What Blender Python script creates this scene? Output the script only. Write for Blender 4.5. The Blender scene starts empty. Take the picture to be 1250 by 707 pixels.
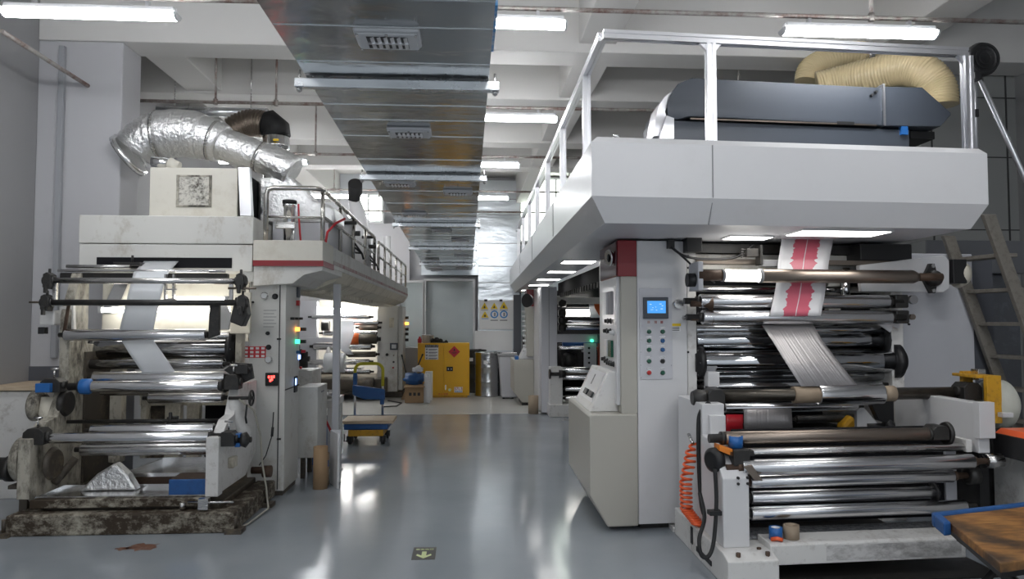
import bpy, bmesh, math, random
from mathutils import Vector
random.seed(7)
PI = math.pi
scene = bpy.context.scene
COL = scene.collection

# ---------------------------------------------------------------- camera, light, exposure
FOC, CX, CY, VX, VY, EYE = 870.0, 625.0, 353.5, 571.0, 392.0, 1.55
YAW = math.atan((CX - VX) / FOC)
PITCH = math.atan((VY - CY) / math.hypot(FOC, CX - VX))
FW = Vector((math.sin(YAW) * math.cos(PITCH), math.cos(YAW) * math.cos(PITCH), math.sin(PITCH)))
RT = Vector((math.cos(YAW), -math.sin(YAW), 0))
UP = RT.cross(FW)
cam_d = bpy.data.cameras.new('camera'); cam = bpy.data.objects.new('camera', cam_d); COL.objects.link(cam)
cam_d.sensor_width = 36.0; cam_d.lens = 36.0 * FOC / 1250.0; cam_d.clip_start = 0.05; cam_d.clip_end = 100
from mathutils import Matrix
cam.matrix_world = Matrix(((RT.x, UP.x, -FW.x, 0), (RT.y, UP.y, -FW.y, 0), (RT.z, UP.z, -FW.z, EYE), (0, 0, 0, 1)))
scene.camera = cam
vs = scene.view_settings
scene.display_settings.display_device = 'sRGB'
vs.view_transform = 'Standard'; vs.look = 'None'; vs.gamma = 1.0; vs.use_curve_mapping = False
vs.exposure = 1.2
world = bpy.data.worlds.new('daylight'); scene.world = world; world.use_nodes = True
bg = world.node_tree.nodes['Background']; bg.inputs[0].default_value = (0.86, 0.93, 1.0, 1); bg.inputs[1].default_value = 0.35
LAMP_POWER = 18.0      # the tubes in the hall
PANEL_POWER = 3.0      # led panels under the walkway

def ray(px, py):
    return FW + RT * ((px - CX) / FOC) + UP * ((CY - py) / FOC)
def at(px, py, Y):                       # survey helpers: a point of the hall on the plane y = Y, x = X or z = Z
    r = ray(px, py); p = r * (Y / r.y); return Vector((p.x, p.y, p.z + EYE))
def atx(px, py, X):
    r = ray(px, py); p = r * (X / r.x); return Vector((p.x, p.y, p.z + EYE))
def atz(px, py, Z):
    r = ray(px, py); p = r * ((Z - EYE) / r.z); return Vector((p.x, p.y, Z))
# the right hand line stands slightly askew in the hall
SKY, SKX = 0.058, 0.0138
def rm(v):
    return Vector((v[0] + SKX * (v[1] - 4.35), v[1] + SKY * (v[0] - 0.8), v[2]))
def rp(px, py, y0):                      # point on the right hand line's own plane y0, in its own coordinates
    r = ray(px, py); c = SKX * (y0 - 4.35)
    t = (y0 - SKY * (c + 0.8)) / (r.y - SKY * r.x)
    return Vector((t * r.x - c, y0, t * r.z + EYE))

# ---------------------------------------------------------------- mesh builder
class MB:
    def __init__(s, xf=None):
        s.v = []; s.f = []; s.sm = []; s.uv = {}; s.xf = xf
    def add(s, vs_, fs, smooth=False):
        o = len(s.v); s.v += [Vector(q) for q in vs_]
        for f in fs:
            s.f.append([i + o for i in f]); s.sm.append(smooth)
        return s
    def box(s, x0, x1, y0, y1, z0, z1):
        if x0 > x1: x0, x1 = x1, x0
        if y0 > y1: y0, y1 = y1, y0
        if z0 > z1: z0, z1 = z1, z0
        return s.add([(x0, y0, z0), (x1, y0, z0), (x1, y1, z0), (x0, y1, z0), (x0, y0, z1), (x1, y0, z1), (x1, y1, z1), (x0, y1, z1)],
                     [(0, 3, 2, 1), (4, 5, 6, 7), (0, 1, 5, 4), (1, 2, 6, 5), (2, 3, 7, 6), (3, 0, 4, 7)])
    def prism(s, poly, axis, a0, a1):
        def P(q, a):
            return (a, q[0], q[1]) if axis == 'x' else (q[0], a, q[1]) if axis == 'y' else (q[0], q[1], a)
        n = len(poly)
        return s.add([P(q, a0) for q in poly] + [P(q, a1) for q in poly],
                     [tuple(range(n)), tuple(range(2 * n - 1, n - 1, -1))] + [(i, (i + 1) % n, n + (i + 1) % n, n + i) for i in range(n)])
    def prof(s, p0, p1, tr, n=24, caps=True, smooth=True):     # solid of revolution about p0->p1, tr = [(t, radius)]
        p0 = Vector(p0); p1 = Vector(p1); d = (p1 - p0); L = d.length; d.normalize()
        a = Vector((0, 0, 1)) if abs(d.z) < 0.9 else Vector((1, 0, 0))
        e1 = d.cross(a).normalized(); e2 = d.cross(e1)
        vs_ = []
        for t, r in tr:
            for k in range(n):
                w = 2 * PI * k / n
                vs_.append(p0 + d * (t * L) + (e1 * math.cos(w) + e2 * math.sin(w)) * r)
        o = len(s.v)
        for i in range(len(tr) - 1):
            pass
        s.v += vs_
        for i in range(len(tr) - 1):
            for k in range(n):
                k2 = (k + 1) % n
                s.f.append([o + i * n + k, o + i * n + k2, o + (i + 1) * n + k2, o + (i + 1) * n + k]); s.sm.append(smooth)
        if caps:
            s.f.append([o + k for k in range(n)]); s.sm.append(False)
            b = o + (len(tr) - 1) * n
            s.f.append([b + k for k in range(n)]); s.sm.append(False)
        return s
    def cyl(s, p0, p1, r, r1=None, n=20):
        return s.prof(p0, p1, [(0, r), (1, r if r1 is None else r1)], n)
    def tube(s, pts, r, n=10, caps=True):
        pts = [Vector(q) for q in pts]; m = len(pts); rr = r if isinstance(r, (list, tuple)) else [r] * m
        o = len(s.v); prev = None
        for i, q in enumerate(pts):
            d = (pts[min(i + 1, m - 1)] - pts[max(i - 1, 0)]).normalized()
            if prev is None:
                a = Vector((0, 0, 1)) if abs(d.z) < 0.9 else Vector((1, 0, 0)); e1 = d.cross(a).normalized()
            else:
                e1 = (prev - d * prev.dot(d)).normalized()
            prev = e1; e2 = d.cross(e1)
            for k in range(n):
                w = 2 * PI * k / n
                s.v.append(q + (e1 * math.cos(w) + e2 * math.sin(w)) * rr[i])
        for i in range(m - 1):
            for k in range(n):
                k2 = (k + 1) % n
                s.f.append([o + i * n + k, o + i * n + k2, o + (i + 1) * n + k2, o + (i + 1) * n + k]); s.sm.append(True)
        if caps:
            s.f.append([o + k for k in range(n)]); s.sm.append(False)
            s.f.append([o + (m - 1) * n + k for k in range(n)]); s.sm.append(False)
        return s
    def sheet(s, rows, th=0.0015, nu=8):                        # rows of (left, right); a thin web with a real thickness and a uv
        rows = [(Vector(a), Vector(b)) for a, b in rows]
        acc = [0.0]
        for i in range(1, len(rows)):
            acc.append(acc[-1] + (rows[i][0] - rows[i - 1][0]).length)
        o = len(s.v); m = len(rows)
        nr = []
        for i in range(m):
            d = (rows[min(i + 1, m - 1)][0] - rows[max(i - 1, 0)][0]); w = rows[i][1] - rows[i][0]
            nr.append(d.cross(w).normalized())
        for side in (0, 1):
            for i, (a, b) in enumerate(rows):
                for k in range(nu + 1):
                    u = k / nu
                    s.uv[len(s.v)] = (u, acc[i]); s.v.append(a.lerp(b, u) + nr[i] * (th * side))
        W = nu + 1; S = m * W
        for i in range(m - 1):
            for k in range(nu):
                q = o + i * W + k
                s.f.append([q, q + 1, q + W + 1, q + W]); s.sm.append(True)
                s.f.append([S + q, S + q + W, S + q + W + 1, S + q + 1]); s.sm.append(True)
            for k in (0, nu):
                q = o + i * W + k
                s.f.append([q, q + W, S + q + W, S + q]); s.sm.append(False)
        for i in (0, m - 1):
            for k in range(nu):
                q = o + i * W + k
                s.f.append([q, q + 1, S + q + 1, S + q]); s.sm.append(False)
        return s
    def pieces(s, name, mat, parent, bev=0.0):                  # every loose piece becomes a part of its own
        n = len(s.v); p = list(range(n))
        def find(i):
            while p[i] != i: p[i] = p[p[i]]; i = p[i]
            return i
        for f in s.f:
            for i in f[1:]: p[find(i)] = find(f[0])
        g = {}
        for f, m in zip(s.f, s.sm): g.setdefault(find(f[0]), []).append((f, m))
        out = []
        for fs in g.values():
            ids = sorted({i for f, _ in fs for i in f}); mp = {i: k for k, i in enumerate(ids)}
            q = MB(s.xf); q.v = [s.v[i] for i in ids]; q.f = [[mp[i] for i in f] for f, _ in fs]; q.sm = [m for _, m in fs]
            out.append(q.build(name, mat, parent, bev))
        return out
    def build(s, name, mat, parent=None, bev=0.0, label=None, seg=2):
        v = [s.xf(q) for q in s.v] if s.xf else s.v
        if parent is None:
            xs = [q.x for q in v]; ys = [q.y for q in v]; zs = [q.z for q in v]
            org = Vector(((min(xs) + max(xs)) / 2, (min(ys) + max(ys)) / 2, min(zs)))
        else:
            r = parent
            while r.parent: r = r.parent
            org = Vector(r.location)
        me = bpy.data.meshes.new(name)
        me.from_pydata([q - org for q in v], [], s.f)
        me.polygons.foreach_set('use_smooth', s.sm)
        if s.uv:
            ul = me.uv_layers.new(name='UVMap')
            for lp in me.loops:
                if lp.vertex_index in s.uv: ul.data[lp.index].uv = s.uv[lp.vertex_index]
        bm = bmesh.new(); bm.from_mesh(me); bmesh.ops.recalc_face_normals(bm, faces=bm.faces); bm.to_mesh(me); bm.free()
        me.materials.append(mat)
        o = bpy.data.objects.new(name, me); COL.objects.link(o)
        if parent is None: o.location = org
        else: o.parent = parent
        if bev:
            b = o.modifiers.new('Bevel', 'BEVEL'); b.width = bev; b.segments = seg; b.limit_method = 'ANGLE'; b.angle_limit = math.radians(40)
        if label: o['label'] = label
        return o

def smooth(pts, n=6):                                           # a rounded path through the given points
    P = [Vector(q) for q in pts]; P = [P[0]] + P + [P[-1]]; out = []
    for i in range(1, len(P) - 2):
        p0, p1, p2, p3 = P[i - 1], P[i], P[i + 1], P[i + 2]
        for k in range(n):
            u = k / n
            out.append(.5 * ((2 * p1) + (p2 - p0) * u + (2 * p0 - 5 * p1 + 4 * p2 - p3) * u * u + (3 * p1 - p0 - 3 * p2 + p3) * u ** 3))
    return out + [P[-1]]
def tag(o, label, cat, group=None, kind=None):
    o['label'] = label; o['category'] = cat
    if group: o['group'] = group
    if kind: o['kind'] = kind
    return o
def thing(name, loc, label, cat, group=None):
    o = bpy.data.objects.new(name, None); COL.objects.link(o); o.location = loc; o.empty_display_size = 0.1
    return tag(o, label, cat, group)
def struct(mb, name, mat, bev=0.0):
    o = mb.build(name, mat, None, bev); o['kind'] = 'structure'; return o
def dup(root, loc, label=None):
    r = root.copy(); COL.objects.link(r); r.location = loc
    if label: r['label'] = label
    for ch in list(root.children):
        c = ch.copy(); COL.objects.link(c); c.parent = r
        for g in list(ch.children):
            d = g.copy(); COL.objects.link(d); d.parent = c
    return r
def text(s, name, size, mat, parent, origin, xdir, ydir, align='CENTER'):
    cu = bpy.data.curves.new(name, 'FONT'); cu.body = s; cu.size = size; cu.align_x = align; cu.align_y = 'CENTER'; cu.extrude = 0.0006
    t = bpy.data.objects.new(name, cu); COL.objects.link(t)
    dg = bpy.context.evaluated_depsgraph_get(); me = bpy.data.meshes.new_from_object(t.evaluated_get(dg))
    bpy.data.objects.remove(t); bpy.data.curves.remove(cu)
    x = Vector(xdir).normalized(); y = Vector(ydir).normalized(); z = x.cross(y)
    r = parent
    while r.parent: r = r.parent
    org = Vector(r.location); og = Vector(origin)
    for v in me.vertices:
        v.co = og + x * v.co.x + y * v.co.y + z * v.co.z - org
    me.materials.clear(); me.materials.append(mat)
    o = bpy.data.objects.new(name, me); COL.objects.link(o); o.parent = parent
    return o

# ---------------------------------------------------------------- materials
def newmat(name):
    m = bpy.data.materials.new(name); m.use_nodes = True; nt = m.node_tree
    return m, nt, nt.nodes['Principled BSDF']
def N(nt, t, **kw):
    n = nt.nodes.new(t)
    for k, v in kw.items(): setattr(n, k, v)
    return n
def c4(c): return (c[0], c[1], c[2], 1)
def paint(name, rgb, rough=0.4, dirt=0.0, dcol=(0.10, 0.075, 0.05), scale=3.0, stretch=(1, 1, 1), metal=0.0, var=0.06, bump=0.0, thr=0.55):
    m, nt, b = newmat(name); L = nt.links.new
    b.inputs['Roughness'].default_value = rough; b.inputs['Metallic'].default_value = metal
    tc = N(nt, 'ShaderNodeTexCoord'); mp = N(nt, 'ShaderNodeMapping'); mp.inputs['Scale'].default_value = stretch
    L(tc.outputs['Object'], mp.inputs[0])
    n1 = N(nt, 'ShaderNodeTexNoise'); n1.inputs['Scale'].default_value = scale; n1.inputs['Detail'].default_value = 6; L(mp.outputs[0], n1.inputs[0])
    mx = N(nt, 'ShaderNodeMix', data_type='RGBA'); mx.inputs[6].default_value = c4([c * (1 - var) for c in rgb]); mx.inputs[7].default_value = c4([min(1, c * (1 + var)) for c in rgb])
    L(n1.outputs[0], mx.inputs[0]); out = mx.outputs[2]
    if dirt > 0:
        n2 = N(nt, 'ShaderNodeTexNoise'); n2.inputs['Scale'].default_value = scale * 3.2; n2.inputs['Detail'].default_value = 10; n2.inputs['Roughness'].default_value = 0.74; L(mp.outputs[0], n2.inputs[0])
        n3 = N(nt, 'ShaderNodeTexNoise'); n3.inputs['Scale'].default_value = scale * 0.55; n3.inputs['Detail'].default_value = 4; L(mp.outputs[0], n3.inputs[0])
        ad = N(nt, 'ShaderNodeMath', operation='MULTIPLY_ADD'); L(n3.outputs[0], ad.inputs[0]); ad.inputs[1].default_value = 0.55; L(n2.outputs[0], ad.inputs[2])
        mr = N(nt, 'ShaderNodeMapRange'); mr.inputs[1].default_value = thr + 0.20; mr.inputs[2].default_value = thr + 0.42; mr.inputs[3].default_value = 0; mr.inputs[4].default_value = dirt; L(ad.outputs[0], mr.inputs[0])
        m2 = N(nt, 'ShaderNodeMix', data_type='RGBA'); L(mr.outputs[0], m2.inputs[0]); L(out, m2.inputs[6]); m2.inputs[7].default_value = c4(dcol); out = m2.outputs[2]
    L(out, b.inputs['Base Color'])
    if bump:
        bp = N(nt, 'ShaderNodeBump'); bp.inputs['Strength'].default_value = bump; bp.inputs['Distance'].default_value = 0.01; L(n1.outputs[0], bp.inputs['Height']); L(bp.outputs[0], b.inputs['Normal'])
    return m
def metal(name, rgb, rough, scale=6.0, stretch=(1, 1, 1), bump=0.0, rvar=0.1, dist=0.01):
    m, nt, b = newmat(name); L = nt.links.new
    b.inputs['Metallic'].default_value = 1.0; b.inputs['Base Color'].default_value = c4(rgb)
    tc = N(nt, 'ShaderNodeTexCoord'); mp = N(nt, 'ShaderNodeMapping'); mp.inputs['Scale'].default_value = stretch; L(tc.outputs['Object'], mp.inputs[0])
    n1 = N(nt, 'ShaderNodeTexNoise'); n1.inputs['Scale'].default_value = scale; n1.inputs['Detail'].default_value = 4; L(mp.outputs[0], n1.inputs[0])
    mr = N(nt, 'ShaderNodeMapRange'); mr.inputs[3].default_value = max(0.02, rough - rvar); mr.inputs[4].default_value = rough + rvar; L(n1.outputs[0], mr.inputs[0]); L(mr.outputs[0], b.inputs['Roughness'])
    if bump:
        bp = N(nt, 'ShaderNodeBump'); bp.inputs['Strength'].default_value = bump; bp.inputs['Distance'].default_value = dist; L(n1.outputs[0], bp.inputs['Height']); L(bp.outputs[0], b.inputs['Normal'])
    return m
def plain(name, rgb, rough=0.5, metal_=0.0, spec=0.5):
    m, nt, b = newmat(name); b.inputs['Base Color'].default_value = c4(rgb); b.inputs['Roughness'].default_value = rough; b.inputs['Metallic'].default_value = metal_
    b.inputs['Specular IOR Level'].default_value = spec
    return m
def emit(name, rgb, power):
    m, nt, b = newmat(name); b.inputs['Base Color'].default_value = c4(rgb); b.inputs['Emission Color'].default_value = c4(rgb); b.inputs['Emission Strength'].default_value = power
    return m
def wood(name, rgb, dark, scale=4.0, stretch=(1, 8, 8), dirt=0.0):
    m, nt, b = newmat(name); L = nt.links.new
    tc = N(nt, 'ShaderNodeTexCoord'); mp = N(nt, 'ShaderNodeMapping'); mp.inputs['Scale'].default_value = stretch; L(tc.outputs['Object'], mp.inputs[0])
    n1 = N(nt, 'ShaderNodeTexNoise'); n1.inputs['Scale'].default_value = scale; n1.inputs['Detail'].default_value = 7; n1.inputs['Distortion'].default_value = 0.6; L(mp.outputs[0], n1.inputs[0])
    rp_ = N(nt, 'ShaderNodeValToRGB'); rp_.color_ramp.elements[0].position = 0.35; rp_.color_ramp.elements[1].position = 0.65
    rp_.color_ramp.elements[0].color = c4(dark); rp_.color_ramp.elements[1].color = c4(rgb); L(n1.outputs[0], rp_.inputs[0]); out = rp_.outputs[0]
    if dirt:
        n2 = N(nt, 'ShaderNodeTexNoise'); n2.inputs['Scale'].default_value = 3.5; n2.inputs['Detail'].default_value = 8; L(tc.outputs['Object'], n2.inputs[0])
        mr = N(nt, 'ShaderNodeMapRange'); mr.inputs[1].default_value = 0.45; mr.inputs[2].default_value = 0.62; mr.inputs[4].default_value = dirt; L(n2.outputs[0], mr.inputs[0])
        mx = N(nt, 'ShaderNodeMix', data_type='RGBA'); L(mr.outputs[0], mx.inputs[0]); L(out, mx.inputs[6]); mx.inputs[7].default_value = (0.025, 0.02, 0.016, 1); out = mx.outputs[2]
    L(out, b.inputs['Base Color']); b.inputs['Roughness'].default_value = 0.6
    return m

M = {}
M['wall'] = paint('wall_paint', (0.50, 0.50, 0.52), 0.7, 0.25, (0.34, 0.34, 0.36), 0.8, var=0.03, thr=0.6)
M['wall_grey'] = paint('grey_wall_paint', (0.33, 0.33, 0.335), 0.7, 0.2, (0.25, 0.25, 0.25), 0.8, var=0.03, thr=0.6)
M['ceiling'] = paint('ceiling_paint', (0.66, 0.65, 0.63), 0.8, var=0.03, scale=0.7)
M['wall_dark'] = paint('dark_wall_panel', (0.30, 0.305, 0.295), 0.6, var=0.05, scale=1.2)
M['seam'] = plain('dark_seam', (0.05, 0.05, 0.05), 0.8)
M['dado'] = plain('dark_dado', (0.09, 0.095, 0.11), 0.6)
M['white'] = paint('white_enamel', (0.66, 0.66, 0.67), 0.32, 0.12, (0.45, 0.42, 0.38), 2.2, var=0.03, thr=0.62)
M['white_worn'] = paint('worn_white_enamel', (0.70, 0.69, 0.67), 0.4, 0.55, (0.25, 0.21, 0.17), 5.0, var=0.05, thr=0.60)
M['white_scuff'] = paint('scuffed_white_enamel', (0.64, 0.63, 0.62), 0.45, 0.75, (0.22, 0.21, 0.20), 3.0, (1, 1, 2), var=0.05, thr=0.50)
M['greywhite'] = paint('light_grey_enamel', (0.56, 0.565, 0.60), 0.4, 0.1, (0.4, 0.4, 0.4), 2.0, var=0.03, thr=0.62)
M['beige'] = paint('beige_enamel', (0.44, 0.425, 0.375), 0.4, 0.1, (0.3, 0.28, 0.24), 2.0, var=0.03, thr=0.62)
M['cream'] = paint('old_cream_paint', (0.66, 0.62, 0.52), 0.5, 0.6, (0.16, 0.12, 0.075), 3.2, (1, 1, 0.6), var=0.08, thr=0.58)
M['cream_clean'] = paint('cream_paint', (0.68, 0.655, 0.58), 0.45, 0.25, (0.35, 0.28, 0.18), 3.0, var=0.05, thr=0.6)
M['oldwhite'] = paint('aged_white_paint', (0.64, 0.635, 0.605), 0.45, 0.62, (0.33, 0.28, 0.21), 2.4, (1, 1, 0.7), var=0.05, thr=0.60)
M['grime'] = paint('grimy_frame_paint', (0.46, 0.43, 0.36), 0.55, 0.95, (0.03, 0.023, 0.016), 3.5, (1, 1, 0.5), var=0.15, thr=0.50)
M['grime_dark'] = paint('oily_dark_steel', (0.07, 0.058, 0.045), 0.5, 0.8, (0.20, 0.155, 0.10), 7.0, var=0.3, thr=0.6)
M['rustpaint'] = paint('flaking_paint_on_rust', (0.40, 0.37, 0.30), 0.65, 1.0, (0.040, 0.026, 0.014), 4.5, (1, 1, 1.4), var=0.25, bump=0.25, thr=0.40)
M['red'] = paint('red_paint', (0.25, 0.012, 0.018), 0.35, var=0.08)
M['drumsteel'] = metal('drum_steel', (0.50, 0.51, 0.52), 0.24, 5, rvar=0.06)
M['stripe'] = paint('worn_red_stripe', (0.34, 0.12, 0.12), 0.5, 0.9, (0.5, 0.47, 0.44), 2.0, thr=0.46)
M['burgundy'] = plain('glossy_burgundy', (0.10, 0.022, 0.030), 0.12)
M['slate'] = paint('slate_grey_enamel', (0.058, 0.068, 0.085), 0.38, var=0.05, scale=1.0)
M['black'] = plain('black_plastic', (0.012, 0.012, 0.013), 0.45)
M['blackm'] = paint('black_steel', (0.022, 0.021, 0.02), 0.42, 0.4, (0.09, 0.075, 0.06), 9.0, thr=0.6)
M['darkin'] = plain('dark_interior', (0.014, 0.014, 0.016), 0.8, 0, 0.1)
M['rubber'] = plain('black_rubber', (0.015, 0.015, 0.016), 0.6)
M['chrome'] = metal('chromed_roller', (0.80, 0.80, 0.81), 0.10, 5, (0.3, 4, 4), rvar=0.05)
M['mirror'] = metal('mirror_chrome', (0.50, 0.51, 0.53), 0.05, 5, rvar=0.02)
M['darkroll'] = metal('dark_polished_roller', (0.30, 0.305, 0.32), 0.12, 6, (0.3, 4, 4), rvar=0.05)
M['steel'] = metal('ground_steel', (0.62, 0.61, 0.60), 0.26, 9, (0.4, 6, 6), rvar=0.1)
M['aluroll'] = metal('aluminium_roller', (0.70, 0.70, 0.715), 0.22, 8, (0.4, 12, 12), rvar=0.07)
M['alu'] = metal('aluminium_profile', (0.78, 0.78, 0.80), 0.34, 8, rvar=0.05)
M['shaft'] = paint('dark_air_shaft', (0.085, 0.075, 0.062), 0.30, 0.5, (0.22, 0.2, 0.17), 8, (0.5, 3, 3), metal=0.75, thr=0.58)
M['bronze'] = metal('brown_steel_shaft', (0.30, 0.25, 0.21), 0.36, 9, (0.4, 5, 5))
M['rust'] = paint('rusty_steel', (0.10, 0.062, 0.042), 0.6, 0.6, (0.05, 0.03, 0.02), 14, metal=0.3)
M['pipe'] = paint('aged_conduit', (0.40, 0.38, 0.355), 0.45, 0.9, (0.15, 0.06, 0.045), 2.6, (1, 1, 1), metal=0.3, thr=0.52)
M['railsteel'] = metal('stainless_rail', (0.50, 0.48, 0.45), 0.25, 6, rvar=0.1)
M['foil'] = metal('aluminium_foil_wrap', (0.84, 0.84, 0.84), 0.36, 30, bump=0.8, rvar=0.1, dist=0.02)
M['sheetmetal'] = metal('bright_sheet_metal', (0.80, 0.80, 0.80), 0.20, 5, bump=0.2, rvar=0.1, dist=0.02)
M['galv'] = metal('galvanised_sheet', (0.56, 0.575, 0.58), 0.16, 1.3, (1.1, 1.8, 1), bump=0.30, rvar=0.03, dist=0.05)
M['galvrail'] = metal('zinc_channel', (0.74, 0.76, 0.78), 0.28, 6, rvar=0.08)
M['clad'] = metal('silver_cladding', (0.66, 0.70, 0.73), 0.34, 1.3, (1, 1, 2.5), bump=0.5, rvar=0.12, dist=0.06)
M['lampgrey'] = plain('grey_cast_lamp', (0.62, 0.625, 0.64), 0.4, 0.1)
def translucent_film():
    m, nt, b = newmat('white_film'); L = nt.links.new
    b.inputs['Base Color'].default_value = (0.88, 0.90, 0.93, 1); b.inputs['Roughness'].default_value = 0.3
    t = N(nt, 'ShaderNodeBsdfTranslucent'); t.inputs[0].default_value = (0.85, 0.87, 0.90, 1)
    mx = N(nt, 'ShaderNodeMixShader'); mx.inputs[0].default_value = 0.35
    L(b.outputs[0], mx.inputs[1]); L(t.outputs[0], mx.inputs[2]); L(mx.outputs[0], nt.nodes['Material Output'].inputs[0])
    return m
M['filmlit'] = translucent_film()
M['foilroll'] = metal('wound_foil', (0.84, 0.84, 0.85), 0.17, 6, (0.2, 10, 10), rvar=0.06)
M['core'] = paint('cardboard_core', (0.34, 0.265, 0.19), 0.7, var=0.08, scale=9)
M['carton'] = paint('corrugated_carton', (0.36, 0.235, 0.13), 0.75, var=0.1, scale=6)
M['blue'] = paint('blue_paint', (0.022, 0.10, 0.30), 0.45, 0.35, (0.02, 0.03, 0.06), 9, thr=0.6)
M['bluetape'] = plain('blue_tape', (0.02, 0.13, 0.40), 0.4)
M['orange'] = plain('orange_plastic', (0.75, 0.22, 0.02), 0.4)
M['hose_orange'] = plain('orange_polyurethane', (0.85, 0.13, 0.035), 0.3)
M['yellow'] = paint('yellow_enamel', (0.80, 0.43, 0.008), 0.32, 0.25, (0.6, 0.4, 0.08), 3.0, var=0.05, thr=0.62)
M['yelloworn'] = paint('worn_yellow_steel', (0.62, 0.33, 0.02), 0.45, 0.6, (0.16, 0.08, 0.02), 7.0, thr=0.56)
M['yellowgreen'] = plain('yellow_grip', (0.58, 0.52, 0.03), 0.5)
M['duck'] = plain('clear_yellow_duct', (0.66, 0.54, 0.32), 0.14)
M['glass_blue'] = paint('hazy_panel', (0.46, 0.515, 0.53), 0.14, var=0.12, scale=1.5)
M['paper'] = plain('white_print', (0.80, 0.80, 0.80), 0.6)
M['ink'] = plain('dark_print', (0.03, 0.03, 0.035), 0.6)
M['inkgrey'] = plain('grey_print', (0.28, 0.28, 0.29), 0.6)
M['signyellow'] = plain('sign_yellow', (0.80, 0.56, 0.01), 0.5)
M['signblue'] = plain('sign_blue', (0.05, 0.25, 0.60), 0.5)
M['signred'] = plain('sign_red', (0.55, 0.03, 0.04), 0.5)
M['glow'] = plain('pale_green_print', (0.62, 0.70, 0.36), 0.5)
M['stickergrey'] = plain('dark_sticker', (0.085, 0.085, 0.08), 0.5)
M['btngreen'] = plain('green_button', (0.01, 0.085, 0.05), 0.25)
M['btnblue'] = plain('blue_button', (0.015, 0.09, 0.26), 0.25)
M['btnred'] = plain('red_button', (0.45, 0.015, 0.015), 0.3)
M['dial'] = plain('pale_dial', (0.62, 0.63, 0.64), 0.3)
M['screen'] = emit('blue_screen', (0.06, 0.30, 0.75), 0.42)
M['screenmark'] = emit('white_screen_mark', (0.6, 0.8, 1.0), 0.3)
M['ledred'] = emit('red_digits', (1.0, 0.05, 0.04), 2.5)
M['ledgreen'] = emit('green_lamp', (0.05, 0.75, 0.35), 1.3)
M['ledorange'] = emit('orange_lamp', (1.0, 0.35, 0.05), 2.0)
M['ledblue'] = emit('blue_digits', (0.25, 0.45, 1.0), 2.0)
M['tube'] = emit('lit_tube', (0.97, 0.98, 1.0), LAMP_POWER)
M['panel'] = emit('lit_panel', (1.0, 0.985, 0.95), PANEL_POWER)
M['worklamp'] = emit('lit_work_tube', (1.0, 0.97, 0.90), 5.5)
M['worklamp_far'] = emit('lit_machine_tube', (1.0, 0.98, 0.94), 22.0)
M['daylight'] = emit('bright_window', (0.92, 1.0, 0.90), 2.6)
M['plastic_bag'] = plain('white_plastic_bag', (0.70, 0.70, 0.72), 0.35)
M['orangefilm'] = plain('orange_film', (0.72, 0.14, 0.03), 0.3)
M['redfilm'] = plain('red_film', (0.62, 0.025, 0.04), 0.3)
M['plywood'] = wood('plywood_board', (0.62, 0.50, 0.36), (0.50, 0.38, 0.26))
M['oldboard'] = wood('worn_brown_board', (0.42, 0.20, 0.055), (0.20, 0.085, 0.025), 3.0, (2, 9, 6), dirt=0.85)
M['stair'] = paint('grey_brown_stair_steel', (0.20, 0.185, 0.16), 0.5, 0.6, (0.10, 0.08, 0.06), 8, thr=0.52)

def floor_mat():
    m, nt, b = newmat('epoxy_floor'); L = nt.links.new
    tc = N(nt, 'ShaderNodeTexCoord')
    n1 = N(nt, 'ShaderNodeTexNoise'); n1.inputs['Scale'].default_value = 0.9; n1.inputs['Detail'].default_value = 8; L(tc.outputs['Object'], n1.inputs[0])
    r = N(nt, 'ShaderNodeValToRGB'); r.color_ramp.elements[0].position = 0.3; r.color_ramp.elements[1].position = 0.75
    r.color_ramp.elements[0].color = (0.265, 0.295, 0.328, 1); r.color_ramp.elements[1].color = (0.345, 0.375, 0.405, 1); L(n1.outputs[0], r.inputs[0])
    n2 = N(nt, 'ShaderNodeTexNoise'); n2.inputs['Scale'].default_value = 60; n2.inputs['Detail'].default_value = 3; L(tc.outputs['Object'], n2.inputs[0])
    mr = N(nt, 'ShaderNodeMapRange'); mr.inputs[1].default_value = 0.68; mr.inputs[2].default_value = 0.74; mr.inputs[4].default_value = 0.35; L(n2.outputs[0], mr.inputs[0])
    mx = N(nt, 'ShaderNodeMix', data_type='RGBA'); L(mr.outputs[0], mx.inputs[0]); L(r.outputs[0], mx.inputs[6]); mx.inputs[7].default_value = (0.14, 0.15, 0.165, 1)
    L(mx.outputs[2], b.inputs['Base Color'])
    m2 = N(nt, 'ShaderNodeMapRange'); m2.inputs[3].default_value = 0.07; m2.inputs[4].default_value = 0.19; L(n1.outputs[0], m2.inputs[0]); L(m2.outputs[0], b.inputs['Roughness'])
    n3 = N(nt, 'ShaderNodeTexNoise'); n3.inputs['Scale'].default_value = 3.0; n3.inputs['Detail'].default_value = 3; L(tc.outputs['Object'], n3.inputs[0])
    bp = N(nt, 'ShaderNodeBump'); bp.inputs['Strength'].default_value = 0.05; bp.inputs['Distance'].default_value = 0.02; L(n3.outputs[0], bp.inputs['Height']); L(bp.outputs[0], b.inputs['Normal'])
    b.inputs['Specular IOR Level'].default_value = 0.7
    return m
M['floor'] = floor_mat()
M['floor_back'] = paint('pale_worn_concrete', (0.50, 0.495, 0.47), 0.38, 0.4, (0.34, 0.33, 0.31), 1.5, var=0.06)
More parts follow.
